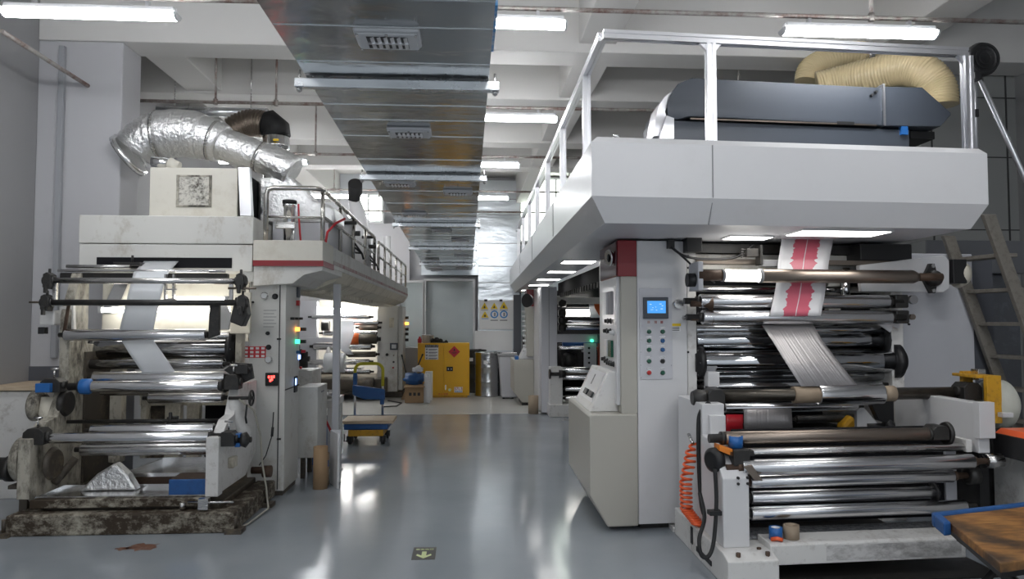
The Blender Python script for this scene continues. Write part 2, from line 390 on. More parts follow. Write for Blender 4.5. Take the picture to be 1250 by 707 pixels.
def web_mat():                                                   # printed film: white with a ragged pink stripe in the middle
    m, nt, b = newmat('printed_film'); L = nt.links.new
    uv = N(nt, 'ShaderNodeUVMap'); sp = N(nt, 'ShaderNodeSeparateXYZ'); L(uv.outputs[0], sp.inputs[0])
    cmb = N(nt, 'ShaderNodeCombineXYZ'); mul = N(nt, 'ShaderNodeMath', operation='MULTIPLY'); mul.inputs[1].default_value = 13; L(sp.outputs[1], mul.inputs[0]); L(mul.outputs[0], cmb.inputs[1])
    nz = N(nt, 'ShaderNodeTexNoise'); nz.inputs['Scale'].default_value = 1.6; nz.inputs['Detail'].default_value = 5; L(cmb.outputs[0], nz.inputs[0])
    a = N(nt, 'ShaderNodeMath', operation='SUBTRACT'); L(sp.outputs[0], a.inputs[0]); a.inputs[1].default_value = 0.5
    ab = N(nt, 'ShaderNodeMath', operation='ABSOLUTE'); L(a.outputs[0], ab.inputs[0])
    w = N(nt, 'ShaderNodeMapRange'); w.inputs[1].default_value = 0.35; w.inputs[2].default_value = 0.65; w.inputs[3].default_value = 0.19; w.inputs[4].default_value = 0.29; L(nz.outputs[0], w.inputs[0])
    lt = N(nt, 'ShaderNodeMath', operation='LESS_THAN'); L(ab.outputs[0], lt.inputs[0]); L(w.outputs[0], lt.inputs[1])
    ln = N(nt, 'ShaderNodeMath', operation='GREATER_THAN'); L(ab.outputs[0], ln.inputs[0]); ln.inputs[1].default_value = 0.008
    an = N(nt, 'ShaderNodeMath', operation='MULTIPLY'); L(lt.outputs[0], an.inputs[0]); L(ln.outputs[0], an.inputs[1])
    mx = N(nt, 'ShaderNodeMix', data_type='RGBA'); L(an.outputs[0], mx.inputs[0]); mx.inputs[6].default_value = (0.64, 0.64, 0.66, 1); mx.inputs[7].default_value = (0.54, 0.115, 0.165, 1)
    L(mx.outputs[2], b.inputs['Base Color']); b.inputs['Roughness'].default_value = 0.28
    return m
M['web'] = web_mat()
def silverweb():
    m, nt, b = newmat('metallised_film'); L = nt.links.new
    uv = N(nt, 'ShaderNodeUVMap'); mp = N(nt, 'ShaderNodeMapping'); mp.inputs['Scale'].default_value = (22, 0.25, 1); L(uv.outputs[0], mp.inputs[0])
    nz = N(nt, 'ShaderNodeTexNoise'); nz.inputs['Scale'].default_value = 1.0; nz.inputs['Detail'].default_value = 2; L(mp.outputs[0], nz.inputs[0])
    bp = N(nt, 'ShaderNodeBump'); bp.inputs['Strength'].default_value = 0.5; bp.inputs['Distance'].default_value = 0.01; L(nz.outputs[0], bp.inputs['Height']); L(bp.outputs[0], b.inputs['Normal'])
    b.inputs['Base Color'].default_value = (0.36, 0.345, 0.35, 1); b.inputs['Metallic'].default_value = 0.55; b.inputs['Roughness'].default_value = 0.42
    return m
M['silverweb'] = silverweb()

# ================================================================ the hall
ZC = 4.95
XL, XR, YB = -4.15, 6.1, 16.8
struct(MB().box(-9, 9, -4, 12.0, -0.1, 0), 'floor', M['floor'])
struct(MB().box(-9, 9, 12.0, YB + 0.3, -0.1, 0.0), 'floor_back', M['floor_back'])
struct(MB().box(-3.0, 4.0, 11.98, 12.05, 0.0, 0.003), 'trim_1', plain('pale_floor_line', (0.62, 0.62, 0.60), 0.4))
struct(MB().box(XL - 0.2, XL, -4, YB + 0.2, 0, ZC), 'wall_left', M['wall_grey'])
struct(MB().box(XR, XR + 0.2, -4, YB + 0.2, 0, ZC), 'wall_right', M['wall_grey'])
struct(MB().box(XL - 0.2, XR + 0.2, YB, YB + 0.2, 0, ZC), 'wall_back', M['wall'])
struct(MB().box(XL - 0.2, XR + 0.2, -4, YB + 0.2, ZC, ZC + 0.2), 'ceiling', M['ceiling'])
# column with a dark foot, its pipe chase, and the beams
struct(MB().box(XL, -3.36, 7.06, 7.45, 0, 4.268), 'trim_2', M['wall'], 0.01)
struct(MB().box(XL, -3.355, 7.052, 7.455, 0.0, 1.12), 'baseboard_left', M['dado'])
for i, (x0, x1, y0, y1, z0) in enumerate([(XL, XR, 7.05, 7.45, 4.27), (XL, XR, 8.62, 8.9, 4.27), (XL, XR, 10.75, 11.1, 4.27),
                                         (XL, XR, 12.5, 12.9, 4.27)]):
    struct(MB().box(x0, x1, y0, y1, z0, ZC), 'trim_%d' % (3 + i), M['ceiling'], 0.01)
for i, (x0, x1) in enumerate([(-3.36, -2.95), (1.12, 1.5), (4.2, 4.6)]):
    if i: struct(MB().box(x0, x1, -4, 7.05, 4.36, ZC), 'trim_%d' % (7 + 2 * i), M['ceiling'], 0.01)
    struct(MB().box(x0, x1, 7.45, YB, 4.30, ZC), 'trim_%d' % (8 + 2 * i), M['ceiling'], 0.01)
# grey panelled partition behind the right hand line
WX0, WY = 4.35, 7.5
pw = MB().box(WX0, XR, WY, WY + 0.15, 0, ZC)
struct(pw, 'wall_partition', M['wall_dark'])
sm = MB()
for z in (2.55, 3.36, 4.03): sm.box(WX0, XR, WY - 0.006, WY, z, z + 0.012)
for x in (at(1137, 200, WY).x, at(1229, 200, WY).x): sm.box(x, x + 0.016, WY - 0.008, WY, 0, ZC)
struct(sm, 'trim_13', M['seam'])

# back wall: silver cladding, hazy glazed partition, windows
def backbox(px0, py0, px1, py1, Y, d, name, mat, bev=0.0):
    a = at(px0, py0, Y); b = at(px1, py1, Y)
    return struct(MB().box(a.x, b.x, Y, Y + d, max(0.0, b.z), a.z), name, mat, bev)
backbox(584, 220, 634, 470, 16.45, 0.3, 'trim_14', M['clad'])
sm = MB()
for y in (243, 262, 297, 325, 345, 367, 402, 427):
    a = at(584, y, 16.45); b = at(634, y, 16.45); sm.box(a.x, b.x, 16.435, 16.45, a.z - 0.007, a.z + 0.007)
struct(sm, 'trim_15', M['inkgrey'])
backbox(515, 205, 584, 336, 16.6, 0.15, 'trim_16', M['clad'])
backbox(372, 208, 470, 240, 16.55, 0.2, 'trim_17', paint('pale_blue_ribbed_panel', (0.50, 0.53, 0.56), 0.4))
backbox(395, 240, 434, 272, 16.6, 0.15, 'trim_18', M['wall'])
backbox(380, 272, 500, 345, 16.6, 0.15, 'trim_19', M['wall'])
def window(px0, py0, px1, py1, n, mull, mat):
    a = at(px0, py0, 16.5); b = at(px1, py1, 16.5)
    f = MB(); t = 0.05
    f.box(a.x - t, b.x + t, 16.46, 16.78, a.z, a.z + t).box(a.x - t, b.x + t, 16.46, 16.78, b.z - t, b.z)
    f.box(a.x - t, a.x, 16.46, 16.78, b.z, a.z).box(b.x, b.x + t, 16.46, 16.78, b.z, a.z)
    for k in range(1, mull):
        x = a.x + (b.x - a.x) * k / mull; f.box(x - 0.02, x + 0.02, 16.46, 16.78, b.z, a.z)
    struct(f, 'window_%d' % n, M['dial'])
    g = MB().box(a.x, b.x, 16.6, 16.62, b.z, a.z).build('window_%d' % (n + 10), mat); g['kind'] = 'structure'
window(434, 238, 466, 270, 1, 2, M['daylight'])
window(636, 219, 700, 294, 2, 3, M['daylight'])
window(520, 343, 577, 470, 3, 1, M['glass_blue'])
window(488, 345, 515, 470, 4, 1, M['glass_blue'])
backbox(627, 360, 636, 470, 16.3, 0.1, 'trim_20', M['dado'])
backbox(636, 300, 690, 470, 16.5, 0.2, 'trim_21', M['glass_blue'])

# ---------------------------------------------------------------- silver air duct over the aisle
def duct():
    X0, X1, Z0 = -0.745, 0.095, 2.68
    t = thing('air_duct', (-0.33, 8.0, Z0), 'long silver galvanised air duct running overhead along the aisle', 'duct')
    ys = [-2.0, 0.6, 1.85, 3.1, 4.35, 5.6, 6.85, 8.1, 9.4, 10.7, 12.0, 13.3, 14.6, 15.9]
    mb = MB()
    for a, b in zip(ys[:-1], ys[1:]):
        x0, x1 = X0 - 0.013 * max(0, a - 3), X1
        mb.add([(x0, a, Z0), (x1, a, Z0), (x1, b, Z0), (X0 - 0.013 * max(0, b - 3), b, Z0),
                (x0, a, Z0 + .45), (x1, a, Z0 + .45), (x1, b, Z0 + .45), (X0 - 0.013 * max(0, b - 3), b, Z0 + .45)],
               [(0, 3, 2, 1), (4, 5, 6, 7), (0, 1, 5, 4), (1, 2, 6, 5), (2, 3, 7, 6), (3, 0, 4, 7)])
    mb.build('duct_shell', M['galv'], t)
    se = MB()
    for y in [0.6, 1.85, 2.48, 2.72, 3.1, 3.72, 4.0, 4.35, 4.98, 5.6, 6.2, 6.85, 7.5, 8.1, 8.75, 9.4, 10.0, 10.7, 11.3, 12, 12.6, 13.3, 14, 14.6, 15.2]:
        x0 = X0 - 0.013 * max(0, y - 3)
        se.box(x0 + 0.002, X1 - 0.002, y - 0.003, y + 0.003, Z0 - 0.003, Z0)
    se.pieces('seam_fold', M['galv'], t)
    for y in (3.30, 5.46, 8.15, 10.8, 13.8):
        x0 = X0 - 0.013 * max(0, y - 3)
        c = MB().box(x0 - 0.05, X1 + 0.05, y - 0.02, y + 0.025, Z0 - 0.055, Z0 - 0.012)
        c.box(x0 - 0.04, X1 + 0.04, y + 0.05, y + 0.085, Z0 - 0.03, Z0)
        s_ = c.build('support_channel', M['galvrail'], t, 0.004)
        b = MB()
        for x in (x0 - 0.03, X1 + 0.03):
            b.cyl((x, y, Z0 - 0.075), (x, y, Z0 + 0.03), 0.006, n=8)
            b.cyl((x, y, Z0 - 0.07), (x, y, Z0 - 0.055), 0.013, n=6)
        b.pieces('bolt', M['steel'], s_)
        for x in (x0 + 0.2, X1 - 0.2):
            MB().cyl((x, y, Z0 + 0.45), (x, y, ZC), 0.006, n=8).build('hanger_rod', M['galvrail'], t)
    m = MB().box(X1, X1 + 0.012, 2.55, 3.0, Z0 + 0.02, Z0 + 0.42)
    m.build('blue_printed_wrap', paint('blue_white_wrap', (0.04, 0.28, 0.62), 0.4, 1.0, (0.75, 0.77, 0.8), 3.0, thr=0.5), t)
duct()
def duct_lamp(px, py, n, where):
    p = atz(px, py, 2.68)
    t = thing('flood_lamp', (p.x, p.y, 2.642), 'grey slatted duct lamp, ' + where, 'lamp', 'lamps under the silver duct')
    x, y = p.x, p.y; w, l = 0.128, 0.085
    MB().box(x - w, x + w, y - l, y + l, 2.660, 2.68).build('housing', M['lampgrey'], t, 0.014, seg=3)
    lid = MB().box(x - w * .93, x + w * .93, y - l * .92, y + l * .92, 2.650, 2.661).build('lid', M['lampgrey'], t, 0.006)
    MB().box(x - w * .62, x + w * .62, y - l * .66, y + l * .66, 2.648, 2.6505).build('lens', M['black'], t)
    sl = MB()
    for k in range(6):
        q = x - w * .5 + w * .2 * k
        sl.add([(q, y - l * .66, 2.643), (q + w * .11, y - l * .66, 2.648), (q + w * .11, y + l * .66, 2.648), (q, y + l * .66, 2.643),
                (q, y - l * .66, 2.645), (q + w * .11, y - l * .66, 2.650), (q + w * .11, y + l * .66, 2.650), (q, y + l * .66, 2.645)],
               [(0, 3, 2, 1), (4, 5, 6, 7), (0, 1, 5, 4), (1, 2, 6, 5), (2, 3, 7, 6), (3, 0, 4, 7)])
    sl.box(x - w * .62, x + w * .62, y - 0.004, y + 0.004, 2.642, 2.649)
    sl.build('slats', M['alu'], t)
    sc = MB()
    for sx, sy in ((-1, -1), (1, -1), (1, 1), (-1, 1), (0, 1.02), (0, -1.02)):
        sc.cyl((x + sx * w * .88, y + sy * l * .86, 2.644), (x + sx * w * .88, y + sy * l * .86, 2.652), 0.006, n=8)
    sc.pieces('screw', M['steel'], lid)
for i, (px, py, w) in enumerate([(474, 43, 'nearest to the camera'), (500, 159, 'second from the camera'), (488, 222, 'third along, on the left of the duct'), (559, 233, 'fourth along, on the right of the duct'),
                                 (506, 260, 'fifth along, left side, before the third channel'), (539, 280, 'sixth along, just behind the third channel'), (562, 292, 'seventh along, right side, far down the duct'), (528, 316, 'left one of the far pair before the duct end'),
                                 (564, 311, 'right one of the far pair before the duct end'), (533, 329, 'last on the left at the duct end'), (564, 327, 'last on the right at the duct end')]):
    duct_lamp(px, py, i, w)

# ---------------------------------------------------------------- tube lights and conduits
def tube_light(cx, y, z, label):
    t = thing('tube_light', (cx, y, z), label, 'light', 'tube lights under the ceiling')
    L = 0.62
    h = MB().prism([(y - 0.048, z + .04), (y - 0.035, z + .08), (y + 0.035, z + .08), (y + 0.048, z + .04)], 'x', cx - L * .96, cx + L * .96)
    h.build('housing', M['lampgrey'], t, 0.004)
    pr = [(y + 0.058 * math.cos(a), z + .036 - 0.05 * math.sin(a)) for a in [PI * k / 8 for k in range(9)]]
    MB().prism(pr, 'x', cx - L * .97, cx + L * .97).build('diffuser', M['tube'], t)
    for s_ in (-1, 1):
        MB().prism([(y + 0.060 * math.cos(a), z + .036 - 0.052 * math.sin(a)) for a in [PI * k / 8 for k in range(9)]], 'x', cx + s_ * L * .97, cx + s_ * L).build('end_cap', M['dial'], t, 0.004)
    cl = MB()
    for s_ in (-0.4, 0.4): cl.box(cx + s_ - 0.012, cx + s_ + 0.012, y - 0.02, y + 0.02, z + .08, z + .12)
    cl.pieces('clip', M['alu'], t)
    return t
ROWS = [5.25, 7.75, 10.1, 12.85]
lt = tube_light(-2.74, 5.27, 3.76, 'long lit tube light at the top left corner, in front of the grey column')
LABS = {(0, 1): 'lit tube light beside the top of the silver duct, nearest row', (0, 2): 'lit tube light at the top right, above the black hood and flexible hose',
        (1, 1): 'lit tube light just right of the duct, second row back', (2, 1): 'lit tube light right of the duct, third row back', (3, 1): 'short looking lit tube light right of the duct, farthest row',
        (2, 0): 'lit tube light far left, behind the silver wrapped pipe', (3, 0): 'farthest lit tube light on the left, in front of the back window'}
for r, y in enumerate(ROWS):
    for c, x in enumerate((-2.74, 0.12, 3.02)):
        if (r, c) == (0, 0) or (r, c) in ((1, 0), (1, 2), (2, 2), (3, 2)): continue
        xx = x + (0.25 if (r, c) in ((1, 1),) else 0.0)
        if (r, c) == (3, 0): xx = -2.4
        if (r, c) == (2, 0): xx = -2.86
        dup(lt, (xx, y, 3.76), LABS[(r, c)])
for c, x in ((0, -2.74), (2, 3.02)):  # extra row added to brighten the far end of the hall
    dup(lt, (x, 15.3, 3.76), 'tube light added to brighten the back wall, %s' % ('left end of the hall', 'over the aisle end', 'right end of the hall')[c])
# the rows of lights carry on behind the camera
for r, y in enumerate((2.75, 0.25, -2.25)):
    for c, x in enumerate((-2.74, 0.12, 3.02)):
        dup(lt, (x, y, 3.76), 'lit tube light behind the camera, %s row, %s' % (('nearest', 'middle', 'rearmost')[r], ('left of the aisle', 'over the aisle', 'right of the aisle')[c]))
def conduit(pts, r, label, hooks=()):
    t = MB().tube(pts, r, 8).build('conduit_pipe', M['pipe'])
    tag(t, label, 'pipe', 'ceiling conduits'); return t
for r, (y, lab) in enumerate(zip(ROWS, ('nearest cross conduit carrying the top corner lights', 'second cross conduit, above the silver wrapped pipe', 'third cross conduit under the beams', 'farthest cross conduit before the back windows'))):
    t = thing('conduit_pipe', (0, y, 3.9), lab, 'pipe', 'cross conduits under the ceiling')
    MB().cyl((XL + .005, y, 3.9), (XR - .005 if r == 0 else 4.3, y, 3.9), 0.018, n=10).build('pipe_run', M['pipe'], t)
    for x in {0: (0.17, 3.12), 1: (at(263, 130, 7.75).x, at(337, 130, 7.75).x, at(902, 130, 7.75).x), 2: (at(385, 200, 10.1).x, at(445, 200, 10.1).x, at(825, 200, 10.1).x), 3: (at(408, 230, 12.85).x, 1.9)}[r]:
        MB().cyl((x, y, 3.9), (x, y, ZC - .004), 0.012 if r else 0.016, n=8).build('drop_rod', M['pipe'], t)
        MB().cyl((x, y, 3.875), (x, y, 3.935), 0.024, n=8).build('pipe_clamp', M['pipe'], t)
for y, lab in ((15.3, 'cross conduit close to the back wall, beyond the duct end'), (2.75, 'cross conduit just behind the camera'), (.25, 'second cross conduit behind the camera'), (-2.25, 'rearmost cross conduit behind the camera')):
    t = thing('conduit_pipe', (0, y, 3.9), lab, 'pipe', 'cross conduits under the ceiling')
    MB().cyl((XL + .005, y, 3.9), (4.3, y, 3.9), 0.018, n=10).build('pipe_run', M['pipe'], t)
    for x in (-1.9, 2.2): MB().cyl((x, y, 3.9), (x, y, ZC - .004), 0.012, n=8).build('drop_rod', M['pipe'], t)
a = atz(2, 38, 3.83); b = atz(168, 143, 3.83)
t = conduit([a, a.lerp(b, 0.35), a.lerp(b, .8), b + Vector((0, 0.5, 0))], 0.02, 'slanting conduit running along the left wall past the grey column')
sl = MB(); 
for f in (0.82, 0.9): q = a.lerp(b, f); sl.cyl(q - Vector((0, .03, 0)), q + Vector((0, .03, 0)), 0.03, n=10)
sl.pieces('coupling', M['rust'], t)
p0 = at(78, 30, 7.04)
t = MB().box(p0.x - 0.02, p0.x + 0.03, 7.0, 7.045, 1.2, 4.2).build('cable_trunking', paint('grey_trunking', (0.34, 0.35, 0.37), 0.5), None, 0.004)
tag(t, 'grey upright cable trunking on the front of the left column', 'trunking')

# ================================================================ left hand line
def screw_head(mb, p, d=(0, -1, 0), r=0.008, h=0.006):
    p = Vector(p); mb.cyl(p, p + Vector(d) * h, r, n=8)
def roller(parent, p0, p1, r, mat='chrome', stub=0.0, sr=None, name='roller', smat='blackm', xf=None, label=None):
    """a roller body with slightly eased ends, and the journals it turns on as a sub-part"""
    p0 = Vector(p0); p1 = Vector(p1); d = (p1 - p0).normalized(); L = (p1 - p0).length; e = min(0.006, r * 0.2) / L
    b = MB(xf).prof(p0, p1, [(0, r - 0.004), (e, r), (1 - e, r), (1, r - 0.004)], 28).build(name, M[mat], parent, label=label)
    if stub:
        sr = sr or r * 0.4
        j = MB(xf)
        for q, s_ in ((p0, -1), (p1, 1)):
            j.prof(q, q + d * (stub * s_), [(0, sr * 1.5), (0.25, sr * 1.5), (0.25, sr), (1, sr)], 14)
        j.pieces('journal', M[smat], b)
    return b
def flange(parent, p, d, r, w, mat='black', xf=None, name='end_flange'):
    p = Vector(p); d = Vector(d)
    f = MB(xf).prof(p, p + d * w, [(0, r * .5), (0, r), (.6, r), (.6, r * .78), (1, r * .7)], 28).build(name, M[mat], parent)
    b = MB(xf); q = p + d * (w * .6)
    a = Vector((0, 0, 1)); c = d.cross(a)
    for k in range(6):
        w_ = k * PI / 3; s = q + (a * math.sin(w_) + c * math.cos(w_)) * r * .88
        b.cyl(s, s + d * 0.008, r * .05, n=6)
    b.build('bolts', M['steel'], f)
    return f
def bracket(parent, c, s, mat='blackm', xf=None, name='bearing_bracket', knob=True):
    """clamp block with bolts and a T-handled set screw"""
    c = Vector(c); x, y, z = s
    b = MB(xf).prism([(c.x - x, c.z - z), (c.x + x, c.z - z), (c.x + x, c.z + z * .5), (c.x + x * .55, c.z + z), (c.x - x * .55, c.z + z), (c.x - x, c.z + z * .5)], 'y', c.y - y, c.y + y)
    b.cyl((c.x - x * 1.25, c.y, c.z), (c.x + x * 1.25, c.y, c.z), z * .55, n=16)
    o = b.build(name, M[mat], parent, 0.004)
    if knob:
        k = MB(xf).cyl((c.x, c.y, c.z + z), (c.x, c.y, c.z + z + 0.07), 0.007, n=8)
        k.cyl((c.x - 0.03, c.y, c.z + z + 0.072), (c.x + 0.03, c.y, c.z + z + 0.072), 0.009, n=8)
        k.build('set_screw', M['steel'], o)
    return o

LM = thing('printing_machine', (-2.6, 6.2, 0), 'grimy cream printing machine with many steel rollers on the left of the aisle', 'machine')
def left_machine():
    t = LM
    # base
    MB().box(-3.31, -1.70, 5.40, 5.54, 0.0, 0.15).build('front_sill', M['rustpaint'], t, 0.012)
    MB().box(-1.86, -1.70, 5.54, 6.62, 0.0, 0.14).build('side_sill', M['rustpaint'], t, 0.012)
    MB().box(-3.31, -3.15, 5.54, 6.62, 0.0, 0.14).build('side_sill', M['rustpaint'], t, 0.012)
    MB().box(-3.14, -1.87, 5.58, 6.9, 0.02, 0.17).build('sump', M['grime_dark'], t, 0.01)
    MB().box(-3.20, -1.93, 5.49, 5.53, 0.175, 0.237).build('cross_beam', M['rustpaint'], t, 0.006)
    fb = MB()
    for x, y in ((-3.33, 5.36), (-1.70, 5.36), (-1.68, 6.1)): fb.box(x - .06, x + .06, y, y + .12, 0.0, 0.03).cyl((x, y + .06, 0.03), (x, y + .06, 0.12), 0.016, n=8)
    fb.pieces('levelling_foot', M['grime_dark'], t)
    rb = MB().cyl((-2.05, 5.44, 0.215), (-1.72, 5.44, 0.215), 0.008, n=8).box(-1.97, -1.90, 5.42, 5.47, 0.165, 0.245)
    rb.cyl((-2.10, 5.47, 0.16), (-2.10, 5.47, 0.21), 0.02, n=10); rb.build('adjusting_bolt', M['steel'], t)
    # side frames: front uprights and profiled plates
    MB().box(-3.30, -3.21, 5.50, 5.60, 0.24, 0.68).build('front_upright', M['grime'], t, 0.006)
    MB().box(-1.95, -1.855, 5.50, 5.60, 0.24, 0.68).build('front_upright', M['white_worn'], t, 0.006)
    MB().prism([(5.60, .24), (5.60, .66), (5.72, .78), (5.86, .80), (5.98, 1.05), (6.0, 1.08), (6.0, 1.60), (6.15, 1.95), (6.28, 1.95), (6.28, 1.36), (6.9, 1.30), (6.9, .15), (5.7, .15)], 'x', -3.30, -3.22).build('side_frame', M['grime'], t, 0.006)
    MB().prism([(5.60, .25), (5.60, .67), (5.74, .78), (5.88, .80), (6.0, 1.03), (6.48, 1.03), (6.48, .40), (6.2, .25)], 'x', -1.945, -1.865).build('side_frame', M['white_worn'], t, 0.006)
    MB().box(-2.02, -1.965, 6.36, 6.46, 1.02, 1.93).build('inner_post', M['grime'], t, 0.005)
    pl = MB().prism([(-2.055, 1.44), (-1.885, 1.44), (-1.885, 1.80), (-2.055, 1.80)], 'y', 6.32, 6.36).build('arm_plate', M['cream'], t, 0.005)
    q = at(300, 394, 6.32); MB().cyl((q.x, 6.305, q.z), (q.x, 6.32, q.z), 0.014, n=10).build('plate_bolt', M['steel'], pl)
    for x0, x1, y in ((-3.16, -3.06, 6.55), (-2.98, -2.93, 6.75)):
        MB().box(x0, x1, y, y + 0.1, 0.3, 1.34).build('inner_post', M['grime'], t, 0.005)
    # inner back: pale panels, cross rails, things seen through
    MB().box(-3.34, -2.03, 6.75, 6.78, 1.36, 1.99).build('inner_panel', M['cream_clean'], t)
    MB().box(-3.217, -3.20, 6.22, 6.9, .2, 1.29).build('oily_liner', M['grime_dark'], t)
    MB().box(-3.2, -1.97, 7.22, 7.28, 0.72, 0.90).build('cross_rail', M['cream'], t, 0.005)
    MB().box(-2.95, -2.80, 7.2, 7.28, 0.2, 1.05).build('inner_post', M['cream'], t, 0.005)
    MB().box(-2.74, -2.62, 7.2, 7.28, 0.2, 1.05).build('inner_post', M['cream'], t, 0.005)
    MB().box(-3.2, -2.98, 7.30, 7.34, 0.2, 1.40).build('inner_panel', M['grime_dark'], t)
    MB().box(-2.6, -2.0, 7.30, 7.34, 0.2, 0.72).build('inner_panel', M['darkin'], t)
    a = at(150, 345, 6.7); b = at(185, 400, 7.0)
    MB().prism([(a.x - .06, 1.95), (a.x + .06, 1.95), (a.x - .07, 1.62), (a.x - .2, 1.62)], 'y', 6.72, 6.745).build('cover_plate', M['sheetmetal'], t)
    # small ladder-like print head bracket and hose loops in the lit window
    hb = MB()
    for px in (203, 213):
        a = at(px, 335, 5.95); hb.box(a.x - .008, a.x + .008, 5.93, 5.96, 1.70, 1.93)
    for z in (1.72, 1.80, 1.88): hb.box(at(201, 350, 5.95).x, at(216, 350, 5.95).x, 5.935, 5.955, z, z + .012)
    hb.build('sensor_bracket', M['steel'], t)
    # hood over the front with a dark slot
    MB().box(-3.385, -1.895, 6.40, 8.9, 2.228, 2.475).build('hood', M['oldwhite'], t, 0.008)
    MB().box(-3.38, -1.90, 6.405, 7.65, 1.985, 2.222).build('hood_skirt', M['oldwhite'], t, 0.006)
    MB().box(-3.225, -2.075, 6.396, 6.41, 2.015, 2.105).build('slot', M['darkin'], t)
    MB().box(-1.99, -1.895, 6.42, 7.0, 1.90, 1.985).build('hood_skirt', M['oldwhite'], t)
    sc = MB()
    a = at(160, 322, 6.3); sc.box(a.x - .12, a.x + .10, 6.24, 6.36, a.z - .02, a.z + .01); sc.cyl((a.x - .16, 6.3, a.z - .03), (a.x + .12, 6.3, a.z - .03), .012); sc.cyl((a.x + .02, 6.28, a.z), (a.x + .02, 6.28, a.z + .07), .01)
    sc.build('edge_sensor', M['blackm'], t)
    # top cluster: dark bar, two cross bars with links and end brackets
    a = at(75, 336, 6.2); b = at(278, 336, 6.2)
    MB().box(a.x, b.x, 6.17, 6.25, a.z - .05, a.z + .02).build('dark_bar', M['blackm'], t, 0.01)
    MB().cyl((a.x, 6.15, a.z + .035), (b.x, 6.15, a.z + .035), .012, n=12).build('guide_rod', M['chrome'], t)
    MB().cyl((a.x + .03, 6.22, a.z + .075), (a.x + .55, 6.22, a.z + .075), .016, n=12).build('guide_rod', M['steel'], t)
    for py, x0, x1, m in ((343, 60, 294, 'steel'), (369.5, 57, 296, 'blackm')):
        a = at(x0, py, 5.86); b = at(x1, py, 5.86)
        o = MB().cyl((a.x, 5.86, (a.z + b.z) / 2), (b.x, 5.86, (a.z + b.z) / 2), .024, n=16).build('cross_bar', M[m], t)
        for q, s_ in ((a, -1), (b, 1)):
            zc = (a.z + b.z) / 2
            be = MB().prism([(q.x - .03, zc - .055), (q.x + .02, zc - .07), (q.x + .035, zc - .02), (q.x + .03, zc + .045), (q.x, zc + .065), (q.x - .028, zc + .05)], 'y', 5.82, 5.91)
            be.cyl((q.x - .045, 5.865, zc), (q.x + .045, 5.865, zc), .036, n=18).cyl((q.x, 5.865, zc + .05), (q.x, 5.865, zc + .095), .011, n=8).box(q.x - .012, q.x + .012, 5.80, 5.83, zc - .10, zc - .03)
            be.build('bar_end', M['blackm'], o, 0.005)
    for px in (67, 282):
        a = at(px, 356, 5.87); MB().box(a.x - .014, a.x + .014, 5.86, 5.89, a.z - .09, a.z + .09).build('link', M['steel'], t, 0.003)
    a = at(293, 384, 5.9); MB().prism([(a.x - .07, a.z - .06), (a.x + .03, a.z - .10), (a.x + .07, a.z), (a.x + .05, a.z + .13), (a.x - .03, a.z + .14)], 'y', 5.86, 5.97).build('swing_arm', M['blackm'], t, 0.01)
    for px, py in ((52, 369), (294, 352)):
        a = at(px, py, 5.86); MB().cyl((a.x - .1, 5.86, a.z), (a.x + .12, 5.86, a.z), .009, n=8).build('spindle', M['bronze'], t)
    # swing arms carrying the upper roller
    a = at(84, 372, 5.92); b = at(78, 408, 5.95)
    MB().tube([a, b], .014, 8).build('rusty_link', M['rust'], t)
    MB().prism([(a.x - .13, a.z - .02), (a.x - .02, a.z + .0), (b.x + .04, b.z - .04), (b.x - .02, b.z - .1)], 'y', 6.02, 6.06).build('gusset', M['white_worn'], t, 0.004)
    a = at(61, 388, 5.98); MB().box(a.x - .05, a.x + .07, 5.92, 6.04, a.z - .06, a.z + .06).build('gearbox', M['white_worn'], t, 0.012)
    MB().box(a.x - .07, a.x - .02, 5.94, 6.0, a.z - .13, a.z - .075).build('switch', M['black'], t, 0.004)
    a = at(262, 372, 5.93); b = at(262, 412, 5.93)
    MB().prism([(a.x - .04, b.z - .01), (a.x + .045, b.z + .02), (a.x + .045, a.z), (a.x + .01, a.z + .03), (a.x - .03, a.z)], 'y', 5.90, 5.95).build('roller_arm', M['blackm'], t, 0.006)
    a = at(272, 388, 6.1); MB().prism([(a.x - .06, a.z - .1), (a.x + .05, a.z - .1), (a.x + .07, a.z + .02), (a.x + .03, a.z + .1), (a.x - .05, a.z + .1)], 'y', 6.08, 6.12).build('gusset', M['white_worn'], t, 0.004)
    a = at(80, 409, 5.95); b = at(252, 409, 5.95); roller(t, (a.x, 5.95, a.z), (b.x, 5.95, a.z), .047, 'aluroll', .05, .02)
    # work lamps in the machine
    for py, x0, x1, Y in ((365.5, 217, 275, 6.15), (378.5, 125, 283, 6.62)):
        a = at(x0, py, Y); b = at(x1, py, Y)
        o = MB().cyl((a.x, Y, a.z), (b.x, Y, a.z), .022, n=14).build('work_lamp', M['worklamp'], t)
        h = MB().box(a.x - .03, a.x, Y - .028, Y + .028, a.z - .028, a.z + .028).box(b.x, b.x + .03, Y - .028, Y + .028, a.z - .028, a.z + .028)
        h.build('lamp_holder', M['dial'], o, .004)
    # big rollers in the middle
    a = at(118, 433, 6.45); b = at(281, 433, 6.45)
    roller(t, (a.x, 6.45, a.z + .045), (b.x, 6.45, a.z + .045), .085, 'darkroll', .04, .03)
    flange(t, (b.x, 6.45, a.z + .05), (1, 0, 0), .15, .06)
    flange(t, (a.x, 6.45, a.z + .05), (-1, 0, 0), .11, .05, 'blackm')
    roller(t, (a.x + .02, 6.30, a.z - .075), (b.x, 6.30, a.z - .075), .042, 'darkroll', .05)
    roller(t, (a.x + .75, 6.38, a.z + .165), (b.x + .02, 6.38, a.z + .165), .035, 'steel', .05)
